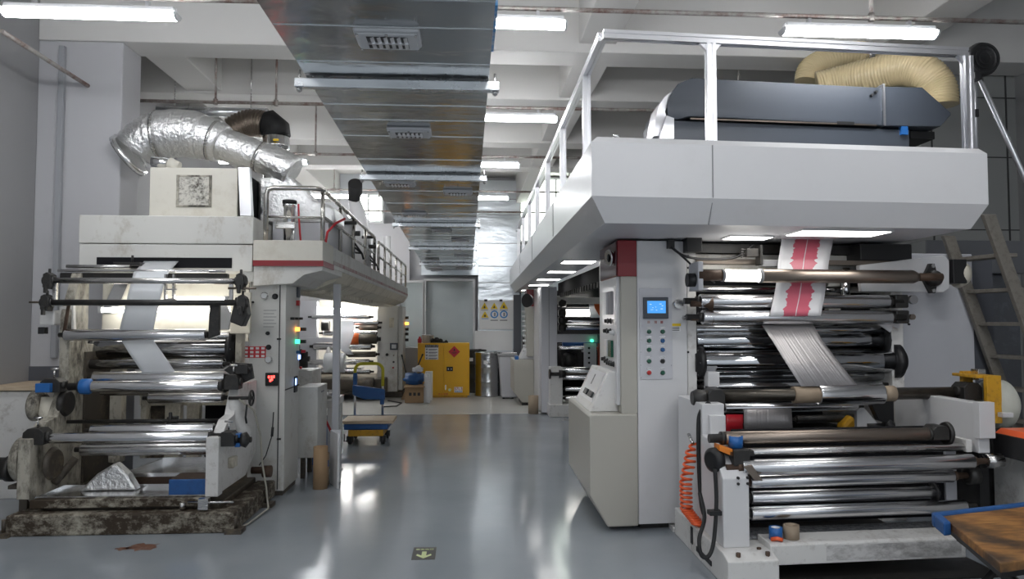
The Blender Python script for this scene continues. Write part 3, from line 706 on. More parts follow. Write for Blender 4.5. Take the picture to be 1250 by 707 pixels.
    # middle pair
    a = at(115, 464, 6.05); b = at(276, 464, 6.05); roller(t, (a.x, 6.05, a.z + .01), (b.x, 6.05, a.z + .01), .06, 'aluroll', .05)
    a = at(100, 472, 5.9); b = at(268, 472, 5.9); roller(t, (a.x, 5.9, a.z), (b.x, 5.9, a.z), .045, 'chrome', .10, .03, 'shaft_roller')
    MB().prof((a.x - .01, 5.9, a.z), (a.x + .075, 5.9, a.z), [(0, .046), (.1, .062), (.85, .062), (1, .048)], 20).build('collar', M['bluetape'], t)
    a = at(182, 486, 6.15); b = at(272, 486, 6.15); roller(t, (a.x, 6.15, a.z), (b.x, 6.15, a.z), .045, 'aluroll', .05)
    a = at(120, 484, 6.2); b = at(272, 484, 6.2); roller(t, (a.x, 6.25, a.z + .05), (b.x, 6.25, a.z + .05), .05, 'steel', .05)
    bracket(t, at(66, 470, 5.9) , (.075, .06, .055))
    a = at(57, 473, 5.86); MB().box(a.x - .055, a.x + .055, 5.80, 5.86, a.z - .035, a.z + .035).build('blue_guard', M['bluetape'], t, .004)
    a = at(285, 466, 5.92); bracket(t, a, (.055, .06, .06)); bracket(t, a + Vector((.06, .05, .10)), (.05, .05, .04), knob=False)
    MB().prism([(a.x - .10, a.z + .09), (a.x - .02, a.z + .15), (a.x + .12, a.z + .14), (a.x + .14, a.z + .02), (a.x + .05, a.z - .02)], 'y', 5.98, 6.02).build('clamp_arm', M['blackm'], t, .006)
    w = at(307, 486, 5.9)
    hw = MB(); R = .058
    hw.tube([w + Vector((0, R * math.cos(k * PI / 12), R * math.sin(k * PI / 12))) for k in range(25)], .009, 8, caps=False)
    for k in range(3):
        c, s_ = R * math.cos(k * PI / 1.5), R * math.sin(k * PI / 1.5); hw.tube([w, w + Vector((0, c, s_))], .006, 6)
    hw.cyl(w - Vector((.18, 0, 0)), w + Vector((.015, 0, 0)), .014, n=10)
    hw.build('hand_wheel', M['blackm'], t)
    MB().tube([w + Vector((-.03, -.02, -.05)), w + Vector((-.035, -.03, -.15)), w + Vector((-.03, -.02, -.2))], .008, 6).build('hanging_strap', M['black'], t)
    # reel discs and arms on the left
    a = at(47, 495, 6.0); MB().prof((a.x - .03, 6.0, a.z), (a.x + .05, 6.0, a.z), [(0, .08), (0, .125), (.5, .125), (1, .09)], 28).build('brake_disc', M['grime'], t)
    a = at(80, 492, 5.98); MB().prof((a.x - .02, 5.98, a.z), (a.x + .03, 5.98, a.z), [(0, .10), (.4, .115), (1, .09)], 28).build('chuck_disc', M['blackm'], t)
    a = at(60, 485, 5.95)
    MB().tube([a, a + Vector((.0, -.02, -.12)), a + Vector((.05, 0, -.25)), a + Vector((.09, .03, -.33))], [.055, .06, .055, .06], 12).build('curved_arm', M['cream'], t)
    a = at(294, 478, 5.95)
    MB().tube([a + Vector((-.04, 0, -.03)), a + Vector((-.05, 0, -.18)), a + Vector((-.01, .03, -.30)), a + Vector((.05, .06, -.36))], [.05, .06, .055, .05], 12).build('curved_arm', M['white_worn'], t)
    # threaded rod
    a = at(80, 515, 6.0); b = at(272, 515, 6.0); o = MB().cyl((a.x, 6.0, a.z), (b.x, 6.0, a.z), .016, n=10).build('threaded_rod', M['blackm'], t)
    c = at(211, 513, 6.0); MB().box(c.x - .035, c.x + .035, 5.96, 6.04, c.z - .03, c.z + .03).cyl((c.x, 5.95, c.z - .07), (c.x, 5.95, c.z + .07), .014).cyl((c.x - .06, 5.95, c.z), (c.x + .06, 5.95, c.z), .012).build('clamp', M['blackm'], o, .005)
    # lower pair
    a = at(112, 526, 5.78); b = at(262, 526, 5.78); roller(t, (a.x, 5.78, a.z), (b.x, 5.78, a.z), .05, 'aluroll', .05)
    a = at(62, 535, 5.6); b = at(256, 535, 5.6); roller(t, (a.x, 5.6, a.z), (b.x, 5.6, a.z), .04, 'chrome', .09, .026, 'shaft_roller')
    a = at(100, 549, 5.75); b = at(262, 549, 5.75); roller(t, (a.x, 5.75, a.z), (b.x, 5.75, a.z), .05, 'steel', .05)
    bracket(t, at(46, 532, 5.6), (.075, .06, .06)); bracket(t, at(279, 535, 5.6), (.06, .06, .055))
    a = at(297, 537, 5.62); MB().cyl((a.x - .08, 5.62, a.z), (a.x + .06, 5.62, a.z), .022).prof((a.x - .01, 5.62, a.z), (a.x + .05, 5.62, a.z), [(0, .05), (.5, .06), (1, .02)]).build('hand_knob', M['blackm'], t)
    MB().box(a.x - .055, a.x - .015, 5.585, 5.65, a.z + .02, a.z + .05).box(a.x - .055, a.x - .015, 5.585, 5.65, a.z - .05, a.z - .02).build('blue_fitting', M['bluetape'], t, .003)
    # lower left discs, motor and strut
    a = at(66, 565, 5.7); MB().prof((a.x - .02, 5.68, a.z), (a.x + .03, 5.68, a.z), [(0, .10), (.4, .125), (1, .1)], 28).build('chuck_disc', M['grime_dark'], t)
    a = at(32, 560, 5.75); MB().prof((a.x - .05, 5.75, a.z), (a.x + .03, 5.75, a.z), [(0, .1), (.2, .17), (1, .17)], 28).build('brake_disc', M['grime'], t)
    a = at(8, 572, 5.8); MB().prof((a.x - .16, 5.8, a.z), (a.x + .06, 5.8, a.z), [(0, .06), (.1, .085), (.8, .085), (.8, .10), (1, .10)], 24).build('motor', M['blackm'], t)
    MB().box(-3.46, -3.30, 5.66, 5.86, .28, .31).box(-3.40, -3.34, 5.7, 5.8, 0, .28).build('motor_bracket', M['grime_dark'], t, .004)
    a = at(92, 560, 5.95); b = at(66, 590, 5.8); MB().tube([a, b], .035, 4).build('strut', M['grime_dark'], t)
    # white valve block on right side plate, pneumatic fittings
    a = at(291, 562, 5.8); MB().box(-1.865, -1.82, 5.74, 5.84, a.z - .05, a.z + .03).build('junction_box', M['cream'], t, .006)
    MB().cyl((-1.86, 6.35, .26), (-1.70, 6.35, .26), .03).cyl((-1.75, 6.3, .26), (-1.68, 6.3, .26), .05).build('pipe_stub', M['rust'], t)
    hs = MB()
    hs.tube([(-1.83, 5.88, .92), (-1.74, 5.98, .82), (-1.72, 6.1, .60), (-1.73, 6.2, .35), (-1.68, 6.15, .16), (-1.62, 6.0, .02), (-1.66, 5.6, .012), (-1.70, 5.45, .012)], .008, 6)
    hs.build('air_hose', plain('pale_hose', (0.42, 0.40, 0.34), .5), t)
    h2 = MB().tube([(-1.70, 6.42, .75), (-1.705, 6.40, .55), (-1.75, 6.38, .38), (-1.80, 6.36, .3)], .005, 6).cyl((-1.703, 6.41, .62), (-1.707, 6.405, .54), .012, n=8)
    h2.build('sensor_cable', M['black'], t)
left_machine()

# things lying in or running through the left machine
def r2(pa, pb, Y): return (at(*pa, Y), at(*pb, Y))
w = MB().sheet([r2((176, 319), (218, 319), 6.38), r2((163, 333), (206, 333), 6.12), r2((160, 345), (201, 345), 5.92), r2((153, 372), (194, 372), 5.90), r2((146, 403), (187, 403), 5.895)])
tag(w.build('film_web', M['filmlit']), 'white film web hanging from the dark slot to the upper roller of the left machine', 'film')
w = MB().sheet([r2((148, 415), (187, 415), 5.99), r2((158, 432), (199, 432), 6.05), r2((175, 457), (216, 457), 6.03)])
tag(w.build('film_web', M['filmlit']), 'slanting white film web below the upper roller of the left machine', 'film')
a = at(48, 603, 5.55); b = at(256, 600, 5.55)
tr = MB().box(-3.19, -1.96, 5.54, 5.88, .225, .233).box(-3.19, -1.96, 5.54, 5.548, .233, .25).box(-3.19, -1.96, 5.87, 5.88, .233, .26).box(-3.19, -3.182, 5.55, 5.88, .233, .25).box(-1.968, -1.96, 5.55, 5.88, .233, .25)
tag(tr.build('drip_tray', M['sheetmetal']), 'wide silver drip tray across the foot of the left machine', 'tray')
a = at(165, 572, 6.0); b = at(258, 575, 6.0)
tr = MB()
z = .30
tr.prism([(a.x + .03, 6.45), (b.x, 6.45), (b.x, 5.96), (a.x - .02, 5.96)], 'z', z, z + .008)
tr.box(a.x - .02, b.x, 5.95, 5.96, z, z + .03).prism([(a.x - .02, 5.96), (a.x + .03, 6.45), (a.x + .02, 6.45), (a.x - .03, 5.96)], 'z', z, z + .05).box(a.x + .03, b.x, 6.45, 6.458, z, z + .06)
o = tr.build('ink_tray', M['sheetmetal']); tag(o, 'silver ink tray with raised rim in the lower middle of the left machine', 'tray')
MB().box(a.x + .0, b.x - .02, 5.97, 6.2, .175, z).build('tray_stand', M['rust'], o)
rows = []
pts = [((103, 590), (170, 590)), ((122, 580), (164, 580)), ((138, 570), (152, 568)), ((141, 564), (147, 563))]
cn = MB().prism([(at(100, 590, 5.8).x, .236), (at(170, 590, 5.8).x, .236), (at(158, 578, 5.8).x, at(160, 578, 5.8).z), (at(143, 564, 5.8).x, at(143, 564, 5.8).z), (at(120, 578, 5.8).x, at(120, 578, 5.8).z)], 'y', 5.76, 5.86)
tag(cn.build('crumpled_sheet', M['foil'], None, .02), 'crumpled cone of silver sheet standing on the drip tray of the left machine', 'sheet')
a = at(208, 583, 5.6); b = at(256, 604, 5.6)
bx = MB().box(a.x, b.x - .01, 5.57, 5.80, .235, a.z - .01)
o = bx.build('blue_box', M['blue'], None, .005); tag(o, 'blue box on the right end of the drip tray', 'box')
MB().box(a.x + .01, b.x - .02, 5.58, 5.79, a.z - .012, a.z - .005).build('rust_lid', M['rust'], o)

# ---------------------------------------------------------------- control cabinet of the left line
def left_cabinet():
    t = thing('control_cabinet', (-1.79, 6.75, 0), 'aged white control cabinet with gauges and a red sticker beside the left machine', 'cabinet')
    MB().box(-1.945, -1.625, 6.50, 7.03, .045, 1.925).build('cabinet_body', M['oldwhite'], t, .006)
    MB().box(-1.90, -1.64, 6.53, 7.0, 0, .045).build('plinth', M['grime_dark'], t)
    a = at(342.5, 350, 6.5)
    MB().box(-1.683, -1.675, 6.494, 6.50, .06, 1.88).build('door_gap', M['seam'], t)
    MB().box(-1.625, -1.62, 6.50, 7.03, .93, .94).build('door_gap', M['seam'], t)
    def dial(px, py, r, m='dial'):
        p = at(px, py, 6.497); g = MB().prof((p.x, 6.5, p.z), (p.x, 6.475, p.z), [(0, r), (.8, r), (1, r * .85)], 20).build('gauge', M['steel'], t)
        MB().cyl((p.x, 6.476, p.z), (p.x, 6.473, p.z), r * .8, n=20).box(p.x - .002, p.x + .002, 6.471, 6.474, p.z, p.z + r * .6).build('gauge_face', M[m], g)
    dial(323, 361, .032); dial(328, 439, .032)
    def knob(px, py, r):
        p = at(px, py, 6.5); MB().prof((p.x, 6.5, p.z), (p.x, 6.465, p.z), [(0, r * 1.2), (.25, r * 1.2), (.3, r), (1, r * .85)], 16).build('knob', M['black'], t)
    knob(336, 362, .022); knob(327, 407, .015); knob(328, 424, .02); knob(300 + 9, 369, .008)
    p = at(321, 377, 6.5); q = at(338, 401, 6.5)
    n = MB().box(p.x, q.x, 6.497, 6.5, q.z, p.z).build('notice', M['oldwhite'], t)
    l = MB()
    for k in range(6):
        z = p.z - (p.z - q.z) * (k + .5) / 6; l.box(p.x + .006, q.x - .006 - .02 * (k % 2), 6.4955, 6.497, z - .003, z + .003)
    l.pieces('notice_line', M['inkgrey'], n)
    p = at(294.5, 423, 6.5); q = at(324.5, 437, 6.5)
    n = MB().box(p.x + .02, q.x, 6.496, 6.5, q.z, p.z).build('red_sticker', M['signred'], t)
    l = MB(); W = (q.x - p.x - .02); H = p.z - q.z
    for i in range(4):
        for j in range(3):
            x = p.x + .02 + W * (i + .5) / 4; z = q.z + H * (j + .5) / 3; l.box(x - W * .075, x + W * .075, 6.4945, 6.496, z - H * .1, z + H * .1)
    l.pieces('sticker_square', M['paper'], n)
    p = at(324.5, 455, 6.5); q = at(339.5, 471, 6.5)
    n = MB().box(p.x, q.x, 6.48, 6.5, q.z, p.z).build('meter', M['black'], t, .004)
    l = MB(); W = q.x - p.x; H = p.z - q.z
    for x, z in ((.3, .68), (.52, .68), (.7, .7), (.42, .42), (.55, .5)): l.box(p.x + W * (x - .07), p.x + W * (x + .07), 6.478, 6.48, q.z + H * (z - .1), q.z + H * (z + .1))
    l.build('red_digits', M['ledred'], n)
    hl = MB()
    for py in (414, 536): p = at(341, py, 6.5); hl.box(p.x - .02, p.x + .015, 6.49, 6.5, p.z - .008, p.z + .008)
    hl.pieces('door_latch', M['blackm'], t)
    # controls on the side towards the aisle
    def side(px, py, w, h, m, d=.02, name='switch'):
        p = atx(px, py, -1.625); return MB().box(-1.625, -1.625 + d, p.y - w, p.y + w, p.z - h, p.z + h).build(name, M[m], t, .003)
    side(363, 357, .04, .05, 'slate'); side(362, 370, .02, .025, 'btnred', .03, 'push_button')
    for px in (355, 360, 365): side(px, 389, .022, .012, 'black', .035)
    side(361, 402, .02, .018, 'ledorange', .035, 'orange_lamp'); side(367, 402, .025, .016, 'black', .05)
    side(361, 417, .022, .02, 'ledgreen', .035, 'green_lamp'); side(367, 417, .025, .016, 'black', .05)
    side(362, 430, .02, .014, 'btnblue', .03, 'push_button'); side(368, 429, .018, .014, 'btnred', .04, 'push_button')
    side(365, 436, .035, .022, 'ledblue', .008, 'display'); side(366, 449, .015, .012, 'btnred', .02, 'push_button')
    m = side(360, 469, .05, .075, 'black', .015, 'meter'); p = atx(361, 466, -1.61)
    MB().box(-1.61, -1.606, p.y - .02, p.y + .02, p.z - .03, p.z + .03).build('blue_digits', M['ledblue'], m)
left_cabinet()

# ---------------------------------------------------------------- upper works of the left line
def left_platform():
    t = thing('walkway_platform', (-1.6, 10.5, 1.98), 'cream walkway platform with a faded red stripe along the left line', 'platform')
    Y1 = 15.35
    MB().prism([(-1.885, 2.255), (-1.285, 2.255), (-1.285, 2.05), (-1.885, 2.05)], 'y', 6.9, Y1).build('deck', M['oldwhite'], t, .006)
    MB().prism([(-1.885, 2.05), (-1.29, 2.05), (-1.36, 1.95), (-1.55, 1.87), (-1.885, 1.86)], 'y', 7.4, Y1 - .05).build('underside_pan', M['cream'], t, .006)
    MB().box(-1.893, -1.285, 6.40, 6.9, 2.07, 2.265).build('fascia', M['cream_clean'], t, .006)
    MB().prism([(-1.893, 2.066), (-1.29, 2.066), (-1.29, 2.0), (-1.45, 1.96), (-1.55, 1.88), (-1.893, 1.86)], 'y', 6.42, 7.4).build('fascia_skirt', M['oldwhite'], t, .006)
    MB().box(-1.893, -1.281, 6.394, 6.402, 2.035, 2.085).box(-1.286, -1.279, 6.40, 6.9, 2.035, 2.085).build('red_stripe', M['red'], t)
    MB().box(-1.287, -1.281, 6.9, Y1, 2.09, 2.125).build('worn_stripe', M['stripe'], t)
    rb = MB()
    y = 7.6
    while y < Y1 - .1:
        rb.box(-1.88, -1.50, y, y + .05, 1.835, 1.875); y += .32
    rb.pieces('underside_rib', M['cream'], t)
    # railing
    rl = MB()
    def rail(y0, y1, zt, front):
        x = -1.32; r = .022
        if front:
            rl.tube([(-1.80, y0, 2.27), (-1.80, y0, zt - .06), (-1.785, y0, zt - .015), (-1.74, y0, zt), (-1.40, y0, zt), (-1.345, y0 + .03, zt), (x, y0 + .1, zt), (x, y1 - .05, zt), (x, y1, zt - .04), (x, y1, 2.26)], r, 10)
        else:
            rl.tube([(x, y0, 2.26), (x, y0, zt - .04), (x, y0 + .05, zt), (x, y1 - .05, zt), (x, y1, zt - .04), (x, y1, 2.26)], r, 10)
    rail(6.45, 10.15, 2.74, True); rail(10.6, 15.2, 2.72, False)
    top = rl.build('handrail', M['railsteel'], t)
    for k, y in enumerate((6.55, 7.45, 8.3, 9.25)): MB().cyl((-1.32, y, 2.255), (-1.32, y, 2.73), .02, n=10).build('railing_post', M['railsteel'], t)
    for y in (11.4, 12.3, 13.2, 14.2): MB().cyl((-1.32, y, 2.255), (-1.32, y, 2.71), .02, n=10).build('railing_post', M['railsteel'], t)
    MB().cyl((-1.32, 6.55, 2.50), (-1.32, 10.15, 2.50), .016, n=10).build('mid_rail', M['railsteel'], t)
    MB().cyl((-1.32, 10.6, 2.50), (-1.32, 15.2, 2.50), .016, n=10).build('mid_rail', M['railsteel'], t)
    MB().cyl((-1.80, 6.45, 2.48), (-1.32, 6.5, 2.48), .012, n=8).build('mid_rail', M['railsteel'], t)
left_platform()
p = at(410, 575, 7.55)
o = MB().box(-1.40, -1.33, 7.52, 7.59, 0.012, 1.935).box(-1.43, -1.30, 7.49, 7.62, 0, .012).build('support_post', M['greywhite'], None, .004)
tag(o, 'white square post holding up the left walkway platform', 'post')
p = at(481, 300, 14.0)
o = MB().cyl((-1.62, 14.4, 2.258), (-1.62, 14.4, 3.25), .07).build('standpipe', M['white'], None, .004); tag(o, 'white upright pipe behind the far end of the left railing', 'pipe')

def dryer_box():
    t = thing('dryer_box', (-2.5, 6.9, 2.476), 'cream dryer box with a square dirty hatch on top of the left machine', 'box')
    MB().box(-2.88, -2.10, 6.60, 7.35, 2.476, 2.945).build('box_body', M['cream_clean'], t, .008)
    MB().box(-2.62, -2.35, 6.592, 6.60, 2.60, 2.86).build('hatch', paint('dirty_hatch', (.60, .58, .52), .5, 1.0, (.06, .05, .04), 9, thr=.54), t, .004)
    f = MB(); 
    for x0, x1, z0, z1 in ((-2.64, -2.62, 2.585, 2.875), (-2.35, -2.33, 2.585, 2.875), (-2.62, -2.35, 2.86, 2.875), (-2.62, -2.35, 2.585, 2.60)): f.box(x0, x1, 6.588, 6.60, z0, z1)
    f.build('hatch_frame', M['grime'], t)
    MB().prism([(-2.085, 2.945), (-1.985, 2.945), (-1.955, 2.50), (-2.06, 2.50)], 'y', 6.55, 6.62).build('end_plate', M['alu'], t, .004)
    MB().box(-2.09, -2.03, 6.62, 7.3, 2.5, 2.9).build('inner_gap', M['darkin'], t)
dryer_box()
def foil_duct():
    t = thing('insulated_duct', (-2.4, 7.1, 2.95), 'fat silver foil wrapped pipe bending over the dryer box', 'duct')
    Y = 7.05
    P = lambda x, y, d=0: at(x, y, Y + d)
    def seg(p0, p1, r0, r1, bend=0):
        m = MB(); n = 9; pts = []; rr = []
        for k in range(n):
            f = k / (n - 1); q = p0.lerp(p1, f); q = q + Vector((0, 0, bend * math.sin(PI * f))); pts.append(q)
            rr.append((r0 + (r1 - r0) * f) * (1 + .02 * math.sin(k * 2.3) - (.05 if k in (0, n - 1) else 0)))
        return m.tube(pts, rr, 26)
    seg(P(166, 184), P(194, 166), .215, .225, .03).build('elbow', M['foil'], t)
    seg(P(193, 166), P(248, 167), .235, .225, .03).build('pipe_section', M['foil'], t)
    seg(P(244, 167), P(272, 176), .215, .195, .01).build('pipe_section', M['foil'], t)
    seg(P(266, 174), P(318, 192), .165, .155, .0).build('pipe_section', M['foil'], t)
    seg(P(314, 191), P(358, 212), .15, .17, .02).build('pipe_section', M['foil'], t)
    for q, d, r in ((P(195, 166), Vector((1, 0, .05)), .238), (P(262, 172), Vector((1, 0, -.3)), .205), (P(318, 192), Vector((1, 0, -.45)), .16)):
        d.normalize(); MB().cyl(q - d * .015, q + d * .015, r, n=26).build('clamp_band', M['steel'], t)
    e = P(160, 188); d = (P(166, 184) - P(194, 166)).normalized()
    MB().prof(e - d * .0, e + d * .05, [(0, .19), (0, .225), (1, .225), (1, .17)], 26).build('end_ring', M['sheetmetal'], t)
    # dented foil box the pipe runs into
    a = at(306, 206, 7.0)
    MB().prism([(-2.02, 2.50), (-2.02, 2.93), (-1.72, 2.96), (-1.56, 2.80), (-1.50, 2.72), (-1.30, 2.66), (-1.28, 2.50)], 'y', 6.95, 7.5).build('foil_box', M['foil'], t, .03)
    MB().box(-1.88, -1.35, 6.97, 7.5, 2.258, 2.50).build('duct_stand', M['greywhite'], t)
    MB().box(at(183, 200, 7.05).x, at(196, 200, 7.05).x, 7.36, 7.44, 2.48, 3.05).build('duct_stand', M['galvrail'], t)
    a = at(195, 198, 6.7); MB().tube([at(186, 197, 6.7), at(207, 200, 6.7)], .05, 10).build('side_pipe', M['sheetmetal'], t)
    MB().tube([at(207, 200, 6.7), at(219, 204, 6.7)], [.06, .045], 12).build('corrugated_end', M['cream_clean'], t)
foil_duct()
def hoodpipe():
    t = thing('vent_pipe', (-2.0, 8.3, 2.6), 'ribbed steel vent pipe with a black fabric elbow above the left machine', 'duct')
    Y = 8.3
    m = MB(); p0 = at(284, 160, Y); p1 = at(322, 152, Y); n = 72
    m.tube([p0.lerp(p1, k / n) + Vector((0, 0, .05 * math.sin(PI * k / n))) for k in range(n + 1)], [.142 + .016 * abs(math.sin(k * PI / 6)) for k in range(n + 1)], 22).build('ribbed_pipe', M['bronze'], t)
    MB().tube([at(318, 152, Y), at(330, 150, Y), at(337, 157, Y), at(338, 167, Y)], [.13, .15, .16, .155], 14).build('fabric_elbow', M['rubber'], t)
    a = at(337, 166, Y); b = at(337, 205, Y)
    s = MB().prof(a, b, [(0, .13), (.05, .15), (.3, .15), (.32, .158), (.36, .158), (.38, .15), (.6, .15), (.62, .158), (.66, .158), (.68, .15), (1, .15)], 26).build('steel_collar', M['chrome'], t)
    MB().cyl(b, (b.x, b.y, 2.477), .14).build('pipe_foot', M['sheetmetal'], t)
    q = at(337, 171, Y - .16); MB().box(q.x - .03, q.x + .03, q.y - .012, q.y, q.z - .012, q.z + .012).build('yellow_tag', M['signyellow'], s)
hoodpipe()
a = at(192, 135.5, 8.6); b = at(327, 135.5, 8.6)
o = MB().cyl((a.x, 8.6, a.z), (b.x, 8.6, a.z), .055).build('steel_tube', M['galvrail']); tag(o, 'straight steel tube lying level behind the silver wrapped pipe', 'pipe')
h = MB()
for x in (a.x + .2, b.x - .2): h.cyl((x, 8.6, a.z + .05), (x, 8.6, ZC - .004), .008, n=8)
h.pieces('hanger_rod', M['steel'], o)
# pneumatic cylinder and hoses on the platform
def pneu():
    a = at(353, 290, 6.7)
    t = thing('air_cylinder', (a.x, 6.7, 2.266), 'upright chrome air cylinder with a red hose behind the left railing', 'cylinder')
    MB().prof((a.x, 6.7, 2.266), (a.x, 6.7, 2.64), [(0, .06), (.05, .06), (.05, .052), (.9, .052), (.9, .06), (1, .06)], 22).build('barrel', M['chrome'], t)
    MB().cyl((a.x, 6.7, 2.64), (a.x, 6.7, 2.67), .065).build('cap', M['black'], t)
    MB().box(a.x - .11, a.x + .07, 6.62, 6.66, 2.40, 2.46).build('clamp', M['steel'], t, .005)
    x = a.x + .09
    MB().tube([(x, 6.66, 2.63), (x + .01, 6.64, 2.5), (x + .03, 6.64, 2.27)], .009, 8).build('red_hose', M['signred'], t)
    MB().tube([(x + .2, 6.9, 2.27), (x + .22, 6.9, 2.40), (x + .28, 7.0, 2.50), (x + .35, 7.1, 2.56)], .012, 8).build('red_hose', M['signred'], t)
pneu()
def tank(px, py0, Y, r, h, label, cap='dial'):
    a = at(px, py0, Y)
    t = thing('air_drum', (a.x, Y, 2.256), label, 'vessel')
    MB().prof((a.x, Y, 2.256), (a.x, Y, 2.256 + h), [(0, r), (.7, r), (.85, r * .8), (.93, r * .45), (1, r * .4)], 22).build('vessel_body', M['white'], t)
    m = MB()
    for k in range(3): m.tube([(a.x + r, Y - .05 * k, 2.35 + .06 * k), (a.x + r + .1, Y - .1, 2.33), (a.x + r + .12, Y - .1, 2.26)], .012, 6)
    m.build('hose', M['black'], t)
    v = MB().cyl((a.x + r * .9, Y - r * .5, 2.256 + h * .55), (a.x + r * 1.5, Y - r * .5, 2.256 + h * .55), .03).cyl((a.x + r * .4, Y - r, 2.256 + h * .75), (a.x + r * 1.3, Y - r, 2.256 + h * .75), .022)
    v.pieces('valve', M['blackm'], t)
tank(417, 300, 8.4, .15, .56, 'white rounded vessel on the left platform, nearer the railing corner')
tank(438, 300, 10.2, .17, .62, 'white rounded vessel on the left platform, farther along the railing')
a = at(427, 237, 10.8)
t = thing('exhaust_fan', (a.x, 11.6, 2.26), 'white curved exhaust stack with a black mouth above the left railing', 'duct')
MB().tube([(a.x + .05, 11.6, 2.26), (a.x + .05, 11.6, 2.95), (a.x, 11.6, 3.3), (a.x - .05, 11.5, 3.5)], [.17, .17, .12, .09], 20).build('stack', M['white'], t)
MB().tube([(a.x - .05, 11.5, 3.48), (a.x - .02, 11.45, 3.62), (a.x, 11.3, 3.72)], [.09, .11, .11], 18).build('mouth', M['rubber'], t)

# ================================================================ right hand line
def RB(): return MB(rm)
def rloc(x, y, z=0): return rm((x, y, z))
# ---------------------------------------------------------------- walkway with fascia and railing
def right_platform():
    t = thing('walkway_platform', rloc(1.2, 8, 2.16), 'big white walkway platform with aluminium railing over the right machine', 'platform')
    # fascia: front and aisle side, one bevelled section
    prof = [(0.0, 2.325), (0.0, 2.665), (0.045, 2.708), (0.16, 2.708), (0.16, 2.50), (0.14, 2.50), (0.14, 2.172), (0.10, 2.172)]
    X0, X1, Y0, Y1 = .765, 3.455, 4.35, 15.5
    def ring(prof, name, mat, cut=None):
        b = RB()
        path = [('s', Y1), ('c', 0), ('f', 0)]
        vs_ = []
        for o, z in prof: vs_.append((X0 + o, Y1, z))
        for o, z in prof: vs_.append((X0 + o, Y0 + o, z))
        for o, z in prof: vs_.append((X1 - o * .6, Y0 + o, z))
        for o, z in prof: vs_.append((X1 - o * .6, 6.9, z))
        n = len(prof); f = []
        for k in range(3):
            for i in range(n): f.append((k * n + i, k * n + (i + 1) % n, (k + 1) * n + (i + 1) % n, (k + 1) * n + i))
        f.append(tuple(range(n))); f.append(tuple(range(3 * n, 4 * n)))
        b.add(vs_, f); return b.build(name, mat, t)
    fa = ring(prof, 'fascia', M['white'])
    sb = RB().box(1.545, 1.55, 4.344, 4.353, 2.34, 2.665)
    sb.add([(1.545, 4.344, 2.34), (1.55, 4.344, 2.34), (1.55, 4.44, 2.168), (1.545, 4.44, 2.168), (1.545, 4.355, 2.34), (1.55, 4.355, 2.34), (1.55, 4.45, 2.172), (1.545, 4.45, 2.172)],
           [(0, 1, 2, 3), (4, 5, 6, 7), (0, 1, 5, 4), (2, 3, 7, 6), (1, 2, 6, 5), (0, 3, 7, 4)])
    for y in (6.6, 9.2, 11.8): sb.box(.761, .766, y, y + .005, 2.34, 2.66)
    sb.pieces('panel_joint', M['inkgrey'], fa)
    RB().box(.868, 3.39, 4.452, 6.9, 2.171, 2.20).box(.868, 1.30, 6.9, Y1, 2.171, 2.20).build('soffit', M['greywhite'], t)
    RB().box(.9, 3.40, 4.50, 6.9, 2.44, 2.50).box(.9, 1.35, 6.9, Y1, 2.44, 2.50).build('deck', M['alu'], t)
    # railing of slotted aluminium profile
    zt = 3.385
    def bar(p0, p1, w=.028, axis=None):
        m = RB(); p0 = Vector(p0); p1 = Vector(p1); d = (p1 - p0).normalized()
        a = Vector((0, 0, 1)) if abs(d.z) < .9 else Vector((0, 1, 0)); e1 = d.cross(a).normalized(); e2 = d.cross(e1)
        sec = [(-1, -1), (-.25, -1), (-.25, -.7), (.25, -.7), (.25, -1), (1, -1), (1, -.25), (.7, -.25), (.7, .25), (1, .25), (1, 1), (.25, 1), (.25, .7), (-.25, .7), (-.25, 1), (-1, 1), (-1, .25), (-.7, .25), (-.7, -.25), (-1, -.25)]
        vs_ = [q + (e1 * u + e2 * v) * w for q in (p0, p1) for u, v in sec]; n = len(sec)
        m.add(vs_, [tuple(range(n)), tuple(range(2 * n - 1, n - 1, -1))] + [(i, (i + 1) % n, n + (i + 1) % n, n + i) for i in range(n)])
        return m
    xr, yr = .86, 4.45
    bar((xr, yr, zt), (3.40, yr, zt)).build('top_rail', M['alu'], t)
    bar((xr, yr + .03, zt), (xr, 14.4, zt)).build('top_rail', M['alu'], t)
    for x in (1.575, 3.40):
        bar((x, yr, 2.69), (x, yr, zt - .028), .03).build('railing_post', M['alu'], t)
    for y in (5.15, 6.6, 8.05, 9.5, 10.95, 12.4, 13.85):
        bar((xr, y, 2.69), (xr, y, zt - .028), .028).build('railing_post', M['alu'], t)
    g = RB()
    for x in (1.575,):
        for s_ in (-1, 1): g.prism([(x + s_ * .03, zt - .028), (x + s_ * .075, zt - .028), (x + s_ * .03, zt - .075)], 'y', yr - .014, yr + .014)
    g.prism([(3.37, zt - .028), (3.325, zt - .028), (3.37, zt - .075)], 'y', yr - .014, yr + .014)
    g.pieces('corner_gusset', M['alu'], t)
right_platform()
a = rp(752, 163, 4.6)
o = RB().cyl((a.x, 4.6, 2.69), (a.x, 4.6, 2.76), .016).cyl((a.x, 4.6, 2.76), (a.x, 4.6, 2.78), .022).build('bolt_stud', M['chrome']); 
tag(o, 'short chrome stud on top of the white platform corner, inside the railing', 'bolt')
def led_panel(x0, x1, y0, y1, label):
    t = thing('panel_light', rloc((x0 + x1) / 2, (y0 + y1) / 2, 2.16), label, 'light', 'led panels under the right walkway')
    RB().box(x0, x1, y0, y1, 2.160, 2.172).build('frame', M['white'], t)
    RB().box(x0 + .012, x1 - .012, y0 + .012, y1 - .012, 2.157, 2.161).build('diffuser', M['panel'], t)
